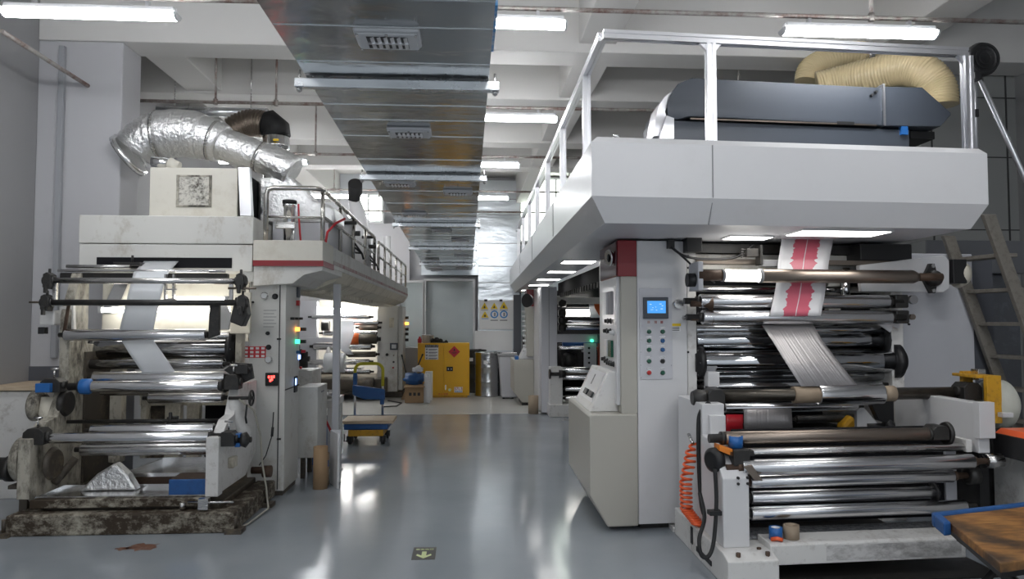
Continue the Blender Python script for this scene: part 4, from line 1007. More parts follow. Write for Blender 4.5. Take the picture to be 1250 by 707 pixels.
for y, l in ((7.15, 'nearest lit panel under the walkway along the aisle'), (8.65, 'second lit panel under the walkway along the aisle'), (10.3, 'third lit panel under the walkway along the aisle'),
             (12.0, 'fourth lit panel under the walkway along the aisle'), (14.0, 'farthest lit panel under the walkway along the aisle')):
    led_panel(.93, 1.28, y, y + .34, l)
a = rp(972, 284, 4.62); b = rp(1085, 284, 4.62)
led_panel(a.x + .02, b.x, 4.56, 4.86, 'large lit panel under the platform front, above the pink striped film')
led_panel(1.88, 2.22, 4.95, 5.15, 'glowing panel standing in for a light reflection under the platform, beside the cable box')  # glowing panel drawn where the underside only mirrors the panel light

# ---------------------------------------------------------------- main machine with side frames and rollers
RMC = thing('printing_machine', rloc(2.6, 5.8), 'white printing machine with chrome rollers and mirror drums under the right platform front', 'machine')
def right_machine():
    t = RMC; F = 5.25
    def span(pxl, pyl, pxr, pyr, y0):
        a = rp(pxl, pyl, y0); b = rp(pxr, pyr, y0); z = (a.z + b.z) / 2
        return Vector((a.x, y0, z)), Vector((b.x, y0, z))
    RB().box(1.645, 1.715, F, 6.9, .02, 2.155).build('side_frame', M['white_worn'], t, .004)
    ho = RB()
    for py in (313, 327, 341, 430, 496, 505, 517, 531, 547, 571, 592):
        q = rp(840, py, F); ho.cyl((q.x, F - .002, q.z), (q.x, F + .01, q.z), .009, n=10)
    ho.pieces('bolt_hole', M['black'], t)
    RB().box(3.30, 3.40, F, 6.9, .02, 2.155).build('side_frame', M['white_worn'], t, .004)
    ho = RB()
    for py in (396, 494, 505, 518): 
        q = rp(1110, py, F); ho.cyl((q.x, F - .002, q.z), (q.x, F + .01, q.z), .009, n=10)
    ho.pieces('bolt_hole', M['black'], t)
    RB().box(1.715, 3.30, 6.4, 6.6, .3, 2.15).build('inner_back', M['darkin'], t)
    RB().box(1.715, 3.30, F + .1, F + .4, 2.08, 2.15).build('dark_header', M['blackm'], t)
    RB().box(1.715, 3.30, F + .15, F + .5, 1.955, 2.075).build('cross_beam', M['oldwhite'], t, .005)
    RB().box(1.715, 3.42, F - .02, F + .1, 1.985, 2.02).build('flat_bar', M['bronze'], t)
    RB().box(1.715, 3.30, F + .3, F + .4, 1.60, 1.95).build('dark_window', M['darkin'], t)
    RB().box(2.55, 2.85, F + .22, F + .30, 1.70, 1.93).box(2.9, 3.0, F + .22, F + .3, 1.6, 1.95).build('inner_plate', M['oldwhite'], t, .004)
    RB().cyl((2.98, F + .1, 1.65), (2.98, F + .1, 1.97), .035).build('air_cylinder', M['chrome'], t)
    # sensor heads hanging from the beam
    for px, py in ((927, 309),):
        q = rp(px, py, F - .1)
        m = RB().box(q.x - .11, q.x - .02, F - .13, F - .05, q.z - .03, q.z + .03).box(q.x, q.x + .02, F - .12, F - .02, q.z - .09, q.z + .06)
        for k in range(4): m.cyl((q.x - .11, F - .09, q.z - .024 + k * .016), (q.x - .14, F - .09, q.z - .03 + k * .02), .007, n=8)
        m.build('nozzle_head', M['blackm'], t, .003)
        RB().box(q.x + .02, q.x + .16, F - .11, F - .03, q.z - .10, q.z - .05).build('sensor_arm', M['inkgrey'], t, .004)
    q = rp(836, 297, F - .05); m = RB().box(q.x - .0, q.x + .12, F - .1, F + .05, q.z - .07, q.z + .08); m.build('cable_box', M['black'], t, .006)
    q2 = rp(818, 298, F - .03)
    c = RB().box(q2.x - .02, q2.x + .03, F - .05, F, q2.z - .035, q2.z + .03)
    c.tube(smooth([(q2.x, F - .04, q2.z - .02), (q.x - .02, F - .1, q.z - .1), (q.x + .16, F - .06, q.z - .12), (q.x + .4, F - .05, q.z - .10), (q.x + .55, F - .03, q.z + .0)]), .010, 6)
    c.tube([(q2.x + .02, F - .04, q2.z - .03), (q.x + .05, F - .1, q.z - .18), (q.x + .22, F - .08, q.z - .30)], .009, 6)
    c.tube([(q.x + .6, F - .08, 1.85), (q.x + .75, F - .1, 1.83), (q.x + .9, F - .1, 1.90), (q.x + 1.0, F - .06, 1.95)], .006, 6)
    c.build('black_cables', M['black'], t)
    RB().box(3.02, 3.45, F - .06, F + .3, 2.02, 2.15).build('black_motor_box', M['black'], t, .006)
    # swing bar in front of the film, with a bearing on a bevelled plate
    a, b = span(930, 338, 1120, 337, 5.0)
    RB().prof(a, b, [(0, .045), (.0, .05), (.97, .05), (1, .035)], 22).build('brown_bar', M['bronze'], t)
    l0, _ = span(852, 338, 880, 338, 5.0); l1, _ = span(884, 335, 880, 338, 5.0); l2, _ = span(926, 335, 880, 338, 5.0)
    RB().cyl((l0.x, 5.0, a.z), (l1.x, 5.0, a.z), .040).build('dark_bar', M['rust'], t)
    o = RB().cyl((l1.x, 5.0, a.z), (l2.x, 5.0, a.z), .043, n=22).build('work_lamp', M['worklamp'], t)
    RB().cyl((l2.x, 5.0, a.z), (a.x, 5.0, a.z), .052, n=22).cyl((l1.x - .02, 5.0, a.z), (l1.x, 5.0, a.z), .046).build('lamp_collar', M['inkgrey'], o)
    p = rp(1113, 336, 5.2)
    pl = [rp(1047, 324, 5.2), rp(1050, 356, 5.2), rp(1150, 357, 5.2), rp(1157, 352, 5.2), rp(1157, 318, 5.2), rp(1150, 312, 5.2)]
    RB().prism([(q.x, q.z) for q in pl], 'y', 5.18, 5.23).build('bearing_plate', M['white'], t, .006)
    c = rp(1139, 335, 5.1)
    fb = RB().cyl((b.x, 5.0, a.z), (c.x, 5.0, a.z), .03)
    fb.build('bar_end', M['rust'], t)
    fl = RB()
    fl.prof((c.x - .02, 5.06, a.z), (c.x + .05, 5.16, a.z), [(0, .03), (0, .045), (.5, .05), (.5, .06), (1, .065)], 22)
    fl.prism([(c.x - .05, a.z), (c.x + .01, a.z + .115), (c.x + .05, a.z + .115), (c.x + .08, a.z), (c.x + .05, a.z - .115), (c.x + .01, a.z - .115)], 'y', 5.15, 5.18)
    fl.build('flange_bearing', M['blackm'], t)
    bo = RB()
    for dx, dz in ((.03, .095), (.03, -.095), (-.02, .0), (.065, 0)): bo.cyl((c.x + dx, 5.135, a.z + dz), (c.x + dx, 5.155, a.z + dz), .014, n=8)
    bo.pieces('bearing_bolt', M['steel'], t)
    # left ends
    q = rp(862, 338, 5.0); RB().box(q.x - .07, q.x - .03, 4.97, 5.2, q.z - .1, q.z + .11).build('pivot_plate', M['greywhite'], t, .006)
    q = rp(845, 342, 5.05); RB().cyl((q.x - .04, 5.05, q.z), (q.x + .05, 5.05, q.z), .05).build('hand_knob', M['black'], t)
    for py in (371, 388):
        q = rp(843, py, 5.1); RB().cyl((q.x - .0, 5.1, q.z), (q.x + .16, 5.1, q.z), .022).prof((q.x + .08, 5.1, q.z), (q.x + .16, 5.1, q.z), [(0, .02), (.6, .03), (1, .055)]).build('spindle', M['rust'], t)
        q = rp(829 if py == 371 else 838, py, 5.2)
        RB().cyl((q.x, F - .05, q.z), (q.x, F, q.z), .035 if py == 371 else .02, n=16).build('round_cap', M['steel'], t)
    # upper rollers
    a, b = span(854, 368, 1084, 368, 5.12); roller(t, a, b, .052, 'aluroll', .12, .024, smat='blackm', xf=rm)
    a, b = span(857, 388, 1087, 387, 5.1); roller(t, a, b, .054, 'aluroll', .12, .024, smat='blackm', xf=rm)
    for py, px in ((368, 1096), (387, 1097)):
        q = rp(px, py, 5.15); RB().box(q.x - .05, q.x + .06, 5.1, 5.22, q.z - .05, q.z + .05).build('bearing_block', M['blackm'], t, .01)
    q = rp(1113, 366, F); RB().cyl((q.x, F - .03, q.z), (q.x, F, q.z), .035).build('round_cap', M['inkgrey'], t)
    q = rp(1112, 387, F); RB().cyl((q.x, F - .03, q.z), (q.x, F, q.z), .022).build('round_cap', M['bronze'], t)
    a, b = span(846, 354, 1075, 353, 5.45); roller(t, a, b, .03, 'chrome', .06, xf=rm)
    a, b = span(848, 402, 1080, 402, 5.35); roller(t, a, b, .04, 'mirror', .06, xf=rm)
    # two mirror drums with black flanges
    a, b = span(847, 416, 1073, 415, 5.4); roller(t, a, b, .088, 'mirror', xf=rm, name='drum'); flange(t, b, (1, 0, 0), .15, .09, xf=rm); flange(t, a, (-1, 0, 0), .10, .06, xf=rm)
    a, b = span(857, 443, 1087, 440, 5.3); roller(t, a, b, .088, 'mirror', xf=rm, name='drum'); flange(t, b, (1, 0, 0), .14, .09, xf=rm); flange(t, a, (-1, 0, 0), .12, .07, xf=rm)
    a, b = span(852, 459, 1085, 458, 5.4); roller(t, a, b, .04, 'mirror', .06, xf=rm)
    a, b = span(858, 472, 1075, 469, 5.3); roller(t, a, b, .035, 'chrome', .06, xf=rm)
    # white film scrap by the upper right drum
    q = rp(1085, 398, 5.22); RB().prism([(q.x - .14, q.z + .03), (q.x + .10, q.z + .06), (q.x + .07, q.z - .02), (q.x + .02, q.z - .005), (q.x, q.z - .05), (q.x - .06, q.z - .01)], 'y', 5.2, 5.215).build('torn_film', M['plastic_bag'], t)
    # things seen between the lower rollers
    q = rp(868, 462, 5.2); RB().box(q.x - .04, q.x + .05, 5.15, 5.25, q.z - .06, q.z + .05).build('white_block', M['white'], t, .006)
    RB().box(1.72, 3.29, 6.0, 6.3, .35, .62).build('inner_tank', M['blackm'], t, .01)
    a, b = span(884, 498, 1046, 496, 5.0); roller(t, a, b, .035, 'aluroll', .05, xf=rm)
    a, b = span(972, 512, 1058, 510, 5.3); roller(t, a, b, .03, 'blackm', .05, xf=rm)
    q = rp(1060, 508, 5.0); RB().prism([(q.x - .09, q.z + .07), (q.x - .04, q.z + .07), (q.x + .08, q.z - .06), (q.x + .18, q.z - .07), (q.x + .18, q.z - .12), (q.x - .09, q.z - .12)], 'y', 5.0, 5.04).build('white_bracket', M['white'], t, .004)
    q = rp(1075, 500, 4.98); RB().prism([(q.x - .1, q.z + .09), (q.x + .1, q.z + .09), (q.x + .1, q.z - .12), (q.x - .02, q.z - .08)], 'y', 4.97, 5.03).build('black_guard', M['black'], t, .004)
    q = rp(1080, 520, 5.0); RB().cyl((q.x - .14, 5.0, q.z), (q.x + .03, 5.0, q.z), .02).prof((q.x - .01, 5.0, q.z), (q.x + .06, 5.0, q.z), [(0, .03), (.5, .06), (1, .04)]).build('hand_crank', M['black'], t)
    q = rp(843, 505, 5.2); RB().cyl((q.x, 5.15, q.z), (q.x, 5.25, q.z), .07).build('dark_boss', M['black'], t)
    # grey enclosure on the right
    a = rp(1116, 430, 5.6); b = rp(1190, 430, 5.6)
    RB().box(3.43, b.x, 5.6, 6.9, .05, 2.12).build('right_enclosure', M['greywhite'], t, .008)
    RB().box(b.x, b.x + .2, 5.62, 6.9, .05, 2.10).build('dark_side', M['dado'], t)
    q = rp(1166, 333, 5.3); RB().box(q.x - .09, q.x + .03, 5.2, 5.58, q.z - .09, q.z + .1).build('belt_cover', M['black'], t, .006)
    q = rp(1174, 334, 5.25); RB().prof((q.x - .02, 5.3, q.z), (q.x + .06, 5.3, q.z), [(0, .1), (.3, .115), (1, .09)]).build('belt_pulley', M['cream'], t)
    RB().box(1.645, 1.9, F + .02, 5.5, 0.0, .02).box(3.2, 3.4, F + .02, 5.5, 0, .02).build('base_pad', M['white_worn'], t)
right_machine()

def rq(pa, pb, y0): return (rm(rp(*pa, y0)), rm(rp(*pb, y0)))
w = MB().sheet([rq((955, 288), (1018, 288), 5.16), rq((950, 318), (1012, 318), 5.12), rq((947, 350), (1008, 350), 5.07), rq((944, 365), (1006, 365), 5.055), rq((941, 379), (1003, 379), 5.04), rq((940, 386), (1002, 386), 5.03)])
tag(w.build('film_web', M['web']), 'white film web with ragged pink stripe over the upper right rollers', 'film')
w = MB().sheet([rq((930, 397), (993, 397), 5.10), rq((942, 415), (1003, 415), 5.03), rq((958, 441), (1022, 440), 4.90), rq((978, 472), (1046, 470), 4.76)], nu=16)
tag(w.build('film_web', M['silverweb']), 'silvery film web slanting down to the foil roll on the right machine', 'film')
w = MB().sheet([rq((908, 500), (966, 499), 4.955), rq((908, 515), (967, 514), 4.95), rq((909, 528), (968, 527), 4.94)])
tag(w.build('film_web', M['silverweb']), 'short silver film strip below the foil roll shaft, right machine', 'film')
w = MB().sheet([rq((886, 506), (907, 506), 5.32), rq((886, 530), (907, 529), 5.30)])
tag(w.build('film_web', M['redfilm']), 'small red film strip behind the white front upright of the right machine', 'film')
q = rp(1033, 520, 5.25)
m = RB().prism([(q.x - .05, q.z + .02), (q.x + .03, q.z + .09), (q.x + .07, q.z + .03), (q.x + .06, q.z - .12), (q.x - .06, q.z - .12)], 'y', 5.2, 5.32).build('yellow_bag', M['yelloworn'], None, .03); tag(m, 'crumpled yellow bag glimpsed between the lower rollers of the right machine', 'bag')

# ---------------------------------------------------------------- rewind stand in front of the right machine
RW = thing('rewind_stand', rloc(2.4, 4.6), 'white rewinding stand with long aluminium rollers and a tape strewn front beam', 'machine')
def rewind():
    t = RW
    def span(pxl, pyl, pxr, pyr, y0):
        a = rp(pxl, pyl, y0); b = rp(pxr, pyr, y0); z = (a.z + b.z) / 2
        return Vector((a.x, y0, z)), Vector((b.x, y0, z))
    # foot with slotted side, upright plates
    RB().prism([(4.03, 0), (4.03, .165), (4.12, .19), (5.15, .19), (5.15, 0)], 'x', 1.50, 1.81).build('foot', M['white_worn'], t, .008)
    sl = RB().box(1.494, 1.502, 4.32, 4.62, .045, .075).box(1.494, 1.502, 4.70, 4.74, .06, .17)
    sl.pieces('foot_slot', M['black'], t)
    bl = RB()
    for x, y in ((1.58, 4.08), (1.76, 4.08), (1.74, 4.16)): bl.cyl((x, y, .16), (x, y, .20), .014, n=6)
    bl.pieces('anchor_bolt', M['rust'], t)
    RB().prism([(4.20, .19), (4.20, .60), (4.26, .66), (4.46, .80), (4.62, .80), (4.62, .19)], 'x', 1.535, 1.70).build('front_upright', M['white'], t, .006)
    q = rp(903, 586, 4.19)
    bo = RB()
    for dx, dz in ((-.03, .035), (.03, .035), (-.03, 0), (.03, 0)): bo.cyl((1.66 + dx, 4.19, .62 + dz - .05), (1.66 + dx, 4.205, .62 + dz - .05), .009, n=8)
    bo.pieces('plate_bolt', M['blackm'], t)
    RB().box(1.545, 1.70, 4.62, 5.18, .19, 1.0).build('side_plate', M['white'], t, .006)
    a = rp(869, 507, 4.6); b = rp(885, 539, 4.6)
    RB().box(a.x - .02, b.x, 4.58, 4.64, b.z, a.z).build('cap_block', M['white'], t, .004)
    # right hand side
    a = rp(1140, 490, 5.0)
    RB().prism([(4.28, .70), (4.28, .98), (4.32, 1.02), (5.2, 1.02), (5.2, .25), (4.75, .25), (4.75, .70)], 'x', 3.28, 3.36).build('side_plate', M['white'], t, .006)
    RB().box(3.26, 3.37, 4.24, 4.30, .80, 1.03).build('cap_block', M['white'], t, .004)
    RB().box(3.37, 3.44, 4.4, 4.7, .25, .80).build('dark_column', M['black'], t)
    RB().box(3.20, 3.28, 4.5, 4.6, .22, .80).build('inner_upright', M['greywhite'], t, .004)
    # beam across the front with perforated tray behind
    RB().prism([(4.13, .10), (4.13, .215), (4.15, .225), (4.33, .228), (4.33, .10)], 'x', 1.80, 3.06).build('front_beam', M['white_worn'], t, .005)
    RB().box(2.15, 3.03, 4.1285, 4.132, .115, .205).build('scuffed_face', M['white_scuff'], t)
    RB().box(1.82, 3.25, 4.05, 5.1, .001, .012).build('dark_floor_sheet', M['blackm'], t)  # thin dark sheet added on the floor below the front beam
    RB().box(1.70, 3.2, 4.335, 4.52, .195, .21).build('mesh_tray', paint('perforated_grey_sheet', (.30, .31, .33), .5, 1.0, (.03, .03, .03), 60, thr=.5), t)
    RB().box(1.81, 3.0, 4.6, 5.1, .0, .10).build('dark_base', M['blackm'], t)
    # rollers from top to bottom
    a, b = span(884, 536, 1132, 529, 4.36); roller(t, a, b, .042, 'bronze', .10, .028, xf=rm)
    q = rp(1140, 524, 4.4); bracket(t, (q.x, 4.38, a.z + .01), (.055, .06, .045), xf=rm, knob=False)
    RB().prof((q.x + .06, 4.38, a.z), (q.x + .1, 4.38, a.z), [(0, .07), (.6, .075), (1, .05)]).build('hand_wheel', M['blackm'], t)
    a, b = span(888, 553, 1176, 545, 4.33); roller(t, a, b, .026, 'steel', .05, xf=rm)
    q = Vector(b); RB().box(q.x, q.x + .04, 4.30, 4.5, q.z - .03, q.z + .05).build('end_bracket', M['white_worn'], t, .004)
    a, b = span(905, 570, 1187, 564, 4.26); roller(t, a, b, .047, 'aluroll', .10, .02, smat='rust', xf=rm)
    q = b + Vector((.12, 0, 0)); RB().cyl(q - Vector((.03, 0, 0)), q + Vector((.08, 0, 0)), .045).build('bearing_housing', M['steel'], t)
    a, b = span(915, 588, 1163, 581, 4.32); roller(t, a, b, .040, 'aluroll', .10, .02, smat='rust', xf=rm)
    q = b + Vector((.10, 0, 0)); RB().prof(q, q + Vector((.07, 0, 0)), [(0, .035), (0, .06), (1, .055)]).build('bearing_housing', M['blackm'], t)
    a, b = span(916, 608, 1138, 600, 4.40); roller(t, a, b, .046, 'aluroll', .05, xf=rm)
    flange(t, b, (1, 0, 0), .06, .03, xf=rm)
    a, b = span(916, 627, 1178, 618, 4.34); roller(t, a, b, .042, 'aluroll', .08, xf=rm)
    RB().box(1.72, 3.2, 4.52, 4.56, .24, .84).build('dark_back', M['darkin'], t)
    # block stack on the left: black slide, clip
    q = rp(901, 556, 4.3)
    RB().box(q.x - .05, q.x + .055, 4.24, 4.40, q.z - .055, q.z + .045).box(q.x - .07, q.x + .09, 4.26, 4.34, q.z + .0, q.z + .035).build('slide_block', M['blackm'], t, .005)
    MBq = rp(883, 550, 4.3); RB().prism([(MBq.x - .04, MBq.z + .04), (MBq.x + .055, MBq.z + .01), (MBq.x + .055, MBq.z - .035), (MBq.x - .04, MBq.z + .005)], 'y', 4.26, 4.36).build('orange_block', M['orange'], t, .004)
    RB().prism([(q.x - .0, q.z - .05), (q.x + .05, q.z - .04), (q.x + .12, q.z - .14), (q.x + .06, q.z - .13)], 'y', 4.2, 4.26).build('arm', M['bronze'], t, .003)
    q2 = rp(873, 562, 4.3); RB().prof((q2.x - .03, 4.3, q2.z), (q2.x + .05, 4.34, q2.z), [(0, .05), (.2, .075), (.6, .075), (1, .03)], 22).build('sensor_drum', M['black'], t)
    # chuck heads of the rewind shaft
    a = rp(848, 486, 4.8); z = a.z
    RB().prof((a.x - .02, 4.8, z), (a.x + .09, 4.8, z), [(0, .045), (.3, .06), (.8, .055), (1, .04)]).build('chuck', M['blackm'], t)
    q = rp(871, 483, 4.8); bracket(t, (q.x, 4.8, z), (.06, .07, .065), xf=rm, knob=False)
    RB().box(q.x - .03, q.x + .06, 4.77, 4.86, z - .16, z - .05).build('chuck_foot', M['blackm'], t, .006)
    q = rp(1180, 477, 4.75); bracket(t, (q.x, 4.75, q.z), (.07, .07, .06), xf=rm, knob=False)
    # yellow guard and brake drum
    y1 = rp(1181, 458, 4.85); RB().box(y1.x - .05, y1.x + .03, 4.83, 4.87, y1.z - .08, y1.z + .03).build('yellow_plate', M['yelloworn'], t, .003)
    y2 = rp(1190, 457, 4.8); RB().box(y2.x - .01, y2.x + .05, 4.75, 4.83, y2.z - .04, y2.z + .04).build('grey_block', M['steel'], t, .003)
    g0 = rp(1200, 459, 4.6); g1 = rp(1224, 517, 4.6)
    RB().box(g0.x + .03, g1.x, 4.60, 4.64, g1.z, g0.z).box(g0.x - .02, g1.x, 4.64, 4.9, g0.z - .02, g0.z).build('yellow_guard', M['yelloworn'], t, .004)
    d = rp(1216, 494, 4.7); RB().prof((d.x - .06, 4.74, d.z), (d.x + .13, 4.74, d.z), [(0, .10), (.2, .17), (.75, .17), (1, .12)], 30).build('brake_drum', paint('grey_green_drum', (.52, .53, .47), .5, .4, (.3, .3, .26)), t)
    RB().box(d.x - .07, d.x + .01, 4.55, 4.60, d.z - .07, d.z - .04).build('guard_tab', M['white'], t)
    RB().box(d.x - .05, d.x + .1, 4.7, 4.9, 0, d.z - .16).build('brake_stand', M['black'], t)
    # black cable loop clipped to the stand
    q = rp(872, 572, 4.28)
    RB().tube(smooth([(q.x, 4.27, q.z), (q.x - .0, 4.25, q.z - .2), (q.x - .03, 4.22, q.z - .42), (q.x - .07, 4.2, q.z - .50), (q.x - .115, 4.2, q.z - .49), (q.x - .12, 4.22, q.z - .40), (q.x - .06, 4.3, q.z - .30), (q.x - .05, 4.42, q.z - .18)]), .013, 8).build('black_cable', M['rubber'], t)
    RB().box(q.x - .05, q.x + .035, 4.22, 4.28, q.z - .27, q.z - .245).build('cable_clip', M['black'], t)
rewind()
a = rp(846, 486, 4.8); b = rp(1195, 477, 4.8); Z = (a.z + b.z) / 2
def shaft_y(px): return rp(px, 483, 4.8).x
t = thing('foil_roll', rloc(2.6, 4.8, Z), 'shiny foil roll wound on brown cores over the dark rewind shaft', 'roll')
RB().prof((a.x + .07, 4.8, Z), (b.x - .06, 4.8, Z), [(0, .03), (0, .043), (1, .043), (1, .03)], 22).build('rewind_shaft', M['shaft'], t)
x0, x1, x2, x3 = shaft_y(968), shaft_y(1001), shaft_y(1076), shaft_y(1091)
RB().cyl((x0, 4.8, Z), (x1, 4.8, Z), .058, n=26).build('core', M['core'], t)
RB().cyl((x2, 4.8, Z), (x3, 4.8, Z), .056, n=26).build('core', M['core'], t)
RB().prof((x1 - .02, 4.8, Z), (x2, 4.8, Z), [(0, .062), (0, .076), (.02, .078), (.98, .078), (1, .075), (1, .06)], 32).build('wound_foil', M['foilroll'], t)

# small things on the rewind stand
def tape(px, py, y0, r, h, z, m, label):
    q = rp(px, py, y0); t = thing('tape_roll', rm((q.x, y0, z)), label, 'tape')
    RB().prof((q.x, y0, z), (q.x, y0, z + h), [(0, r * .72), (0, r), (1, r), (1, r * .72), (0, r * .72)], 26, caps=False).build('tape_winding', M[m], t)
    RB().prof((q.x, y0, z), (q.x, y0, z + h * .98), [(0, r * .66), (0, r * .72), (1, r * .72), (1, r * .66), (0, r * .66)], 26, caps=False).build('tape_core', M['plastic_bag'] if m == 'bluetape' else M['core'], t)
tape(947, 656, 4.22, .040, .07, .229, 'bluetape', 'blue tape roll on the white front beam')
tape(966, 657, 4.22, .048, .08, .229, 'core', 'brown tape roll on the white front beam, right of the blue roll')
q = rp(898, 540, 4.32); Zt = rp(901, 556, 4.3).z + .046
tape(898, 540, 4.32, .045, .07, Zt, 'bluetape', 'blue tape roll on the black slide block above the white upright')
q = rp(922, 664, 4.2)
o = RB().tube([(1.83, 4.19, .236), (1.86, 4.17, .245), (1.89, 4.16, .238)], .012, 8).build('orange_plug', M['hose_orange']); tag(o, 'small orange plug lying at the foot of the white upright', 'plug')
# spiral hose with blow gun
def spiral():
    pts = []; A = rp(846, 542, 4.7); B = rp(837, 588, 4.7); C_ = rp(838, 622, 4.7); D = rp(852, 640, 4.65)
    path = [A, B, C_, D]
    n = 20; turns = 19
    for k in range(turns * n + 1):
        f = k / (turns * n); s_ = f * 3; i = min(2, int(s_)); u = s_ - i
        c = path[i].lerp(path[i + 1], u); r = .036 if f > .06 else .02
        w_ = 2 * PI * k / n
        pts.append(c + Vector((r * math.cos(w_), r * math.sin(w_), 0.0)))
    t = thing('spiral_air_hose', rm((D.x, 4.65, D.z)), 'orange spiral air hose with a yellow blow gun hanging on the right machine', 'hose')
    RB().tube(pts, .0088, 8).build('coil', M['hose_orange'], t)
    g = rp(850, 540, 4.68)
    b = RB().tube([(g.x + .01, 4.68, g.z - .01), (g.x + .035, 4.67, g.z - .09)], [.012, .014], 8).build('blow_gun', M['signyellow'], t)
    RB().cyl((g.x + .035, 4.67, g.z - .09), (g.x + .04, 4.67, g.z - .13), .012, n=8).build('nozzle', M['steel'], b)
    RB().cyl(A + Vector((0, 0, .0)), A + Vector((0, .1, .05)), .012, n=8).build('hook', M['steel'], t)
    RB().cyl(D + Vector((0, 0, .0)), D + Vector((.06, .0, .0)), .02, n=10).build('coupling', M['hose_orange'], t)
spiral()
a = rp(858, 495, 4.65)
o = RB().tube(smooth([(a.x + .05, 4.66, a.z + .02), (a.x - .01, 4.66, a.z - .04), (a.x - .03, 4.66, a.z - .15), (a.x - .025, 4.66, a.z - .5), (a.x - .02, 4.62, a.z - .68), (a.x + .02, 4.58, a.z - .77), (a.x + .06, 4.57, a.z - .80)]), .015, 8).build('black_cable', M['rubber'])
tag(o, 'thick black cable hanging beside the orange spiral hose', 'cable')

# ---------------------------------------------------------------- control cabinet with console
def console():
    t = thing('control_console', rloc(1.2, 5.6), 'beige and white control console with blue touch screen, under the right platform corner', 'console')
    F = 5.25
    RB().box(1.255, 1.643, F, 6.9, .045, 2.155).build('cabinet_body', M['white'], t, .006)
    RB().box(1.28, 1.62, F + .06, 6.8, 0, .045).build('plinth', M['blackm'], t)
    RB().box(1.50, 1.66, F - .06, F + .1, 0, .03).cyl((1.56, F - .02, .03), (1.56, F - .02, .10), .012, n=8).build('base_plate', M['white_worn'], t)
    # panel with screen and buttons
    P = lambda px, py: rp(px, py, F)
    a = P(780, 352); b = P(821, 463)
    RB().box(a.x, b.x, F - .006, F, b.z, a.z).build('button_panel', M['greywhite'], t, .002)
    sc = RB()
    for px in (782, 819):
        for py in (398, 415, 430, 446, 461): q = P(px, py); sc.cyl((q.x, F - .009, q.z), (q.x, F - .005, q.z), .004, n=8)
    sc.pieces('panel_screw', M['steel'], t)
    a = P(784.5, 363); b = P(815, 389)
    s_ = RB().box(a.x, b.x, F - .028, F - .006, b.z, a.z).build('touch_screen', M['slate'], t, .004)
    a2 = P(789, 367.5); b2 = P(811.5, 382.5)
    RB().box(a2.x, b2.x, F - .0295, F - .027, b2.z, a2.z).build('lit_display', M['screen'], s_)
    mk = RB(); W = b2.x - a2.x; H = a2.z - b2.z
    for u, v, w_, h in ((.18, .72, .10, .05), (.30, .45, .06, .04), (.46, .5, .04, .05), (.72, .75, .12, .05), (.82, .6, .08, .05), (.78, .35, .12, .05), (.25, .28, .14, .03), (.5, .25, .08, .04)):
        mk.box(a2.x + W * (u - w_ / 2), a2.x + W * (u + w_ / 2), F - .0302, F - .0295, b2.z + H * (v - h / 2), b2.z + H * (v + h / 2))
    mk.pieces('display_mark', M['screenmark'], s_)
    lg = RB()
    for px in (791.5, 800, 807.5): q = P(px, 393); lg.box(q.x - .01, q.x + .01, F - .008, F - .006, q.z - .012, q.z + .008)
    lg.pieces('printed_symbol', M['stripe'], t)
    for py, m1, m2 in ((405, 'btngreen', 'btngreen'), (416, 'btngreen', 'btnblue'), (427, 'btngreen', 'btnblue'), (441, 'btngreen', 'black'), (455, 'btnred', 'btngreen')):
        for px, m in ((792, m1), (808.5, m2)):
            q = P(px, py)
            k = RB().prof((q.x, F - .006, q.z), (q.x, F - .028, q.z), [(0, .017), (.35, .017), (.4, .0145), (.85, .0145), (1, .011)], 18).build('push_button', M[m], t)
            RB().cyl((q.x, F - .006, q.z), (q.x, F - .012, q.z), .020, n=18).box(q.x - .018, q.x + .018, F - .0075, F - .006, q.z + .026, q.z + .034).build('button_ring', M['steel'], k)
    a = P(816.5, 395); b = P(831, 404.5)
    n = RB().box(a.x, b.x, F - .003, F + .0, b.z, a.z).build('warning_label', M['paper'], t)
    RB().box(a.x, b.x, F - .004, F - .003, a.z - .02, a.z).build('yellow_band', M['signyellow'], n)
    l = RB()
    for k in range(3): l.box(a.x + .008, b.x - .012, F - .004, F - .003, b.z + .005 + .011 * k, b.z + .010 + .011 * k)
    l.pieces('label_line', M['ink'], n)
    # beige column with red hood and instruments on its aisle face
    RB().box(1.13, 1.253, F, 5.93, .86, 1.885).build('beige_column', M['beige'], t, .006)
    c2 = RB().box(1.105, 1.132, F + .04, 5.93, .92, 1.885).build('instrument_face', M['white'], t, .004)
    RB().box(1.108, 1.253, F - .004, 5.97, 1.885, 2.155).build('red_hood', M['red'], t, .004)
    RB().box(1.098, 1.108, F + .02, 5.97, 1.89, 2.15).build('red_hood_face', M['burgundy'], t, .003)
    q = rm((1.09, 5.40, 2.02))
    b_ = RB().prof((1.10, 5.40, 2.04), (1.06, 5.39, 2.035), [(0, .02), (.3, .05), (.7, .065), (1, .06)], 24).build('alarm_bell', M['chrome'], t)
    RB().prof((1.061, 5.39, 2.035), (1.055, 5.39, 2.035), [(0, .035), (1, .02)], 16).build('bell_centre', M['black'], b_)
    ins = [(5.42, 5.56, 1.60, 1.78, 'inkgrey'), (5.62, 5.74, 1.60, 1.78, 'dial'), (5.42, 5.56, 1.27, 1.40, 'btngreen'), (5.62, 5.74, 1.27, 1.40, 'alu')]
    RB().box(1.102, 1.106, F + .10, 5.86, 1.52, 1.82).build('dial_plate', M['alu'], c2)
    for y0, y1, z0, z1, m in ins: RB().box(1.085, 1.105, y0, y1, z0, z1).build('meter', M[m], t, .004)
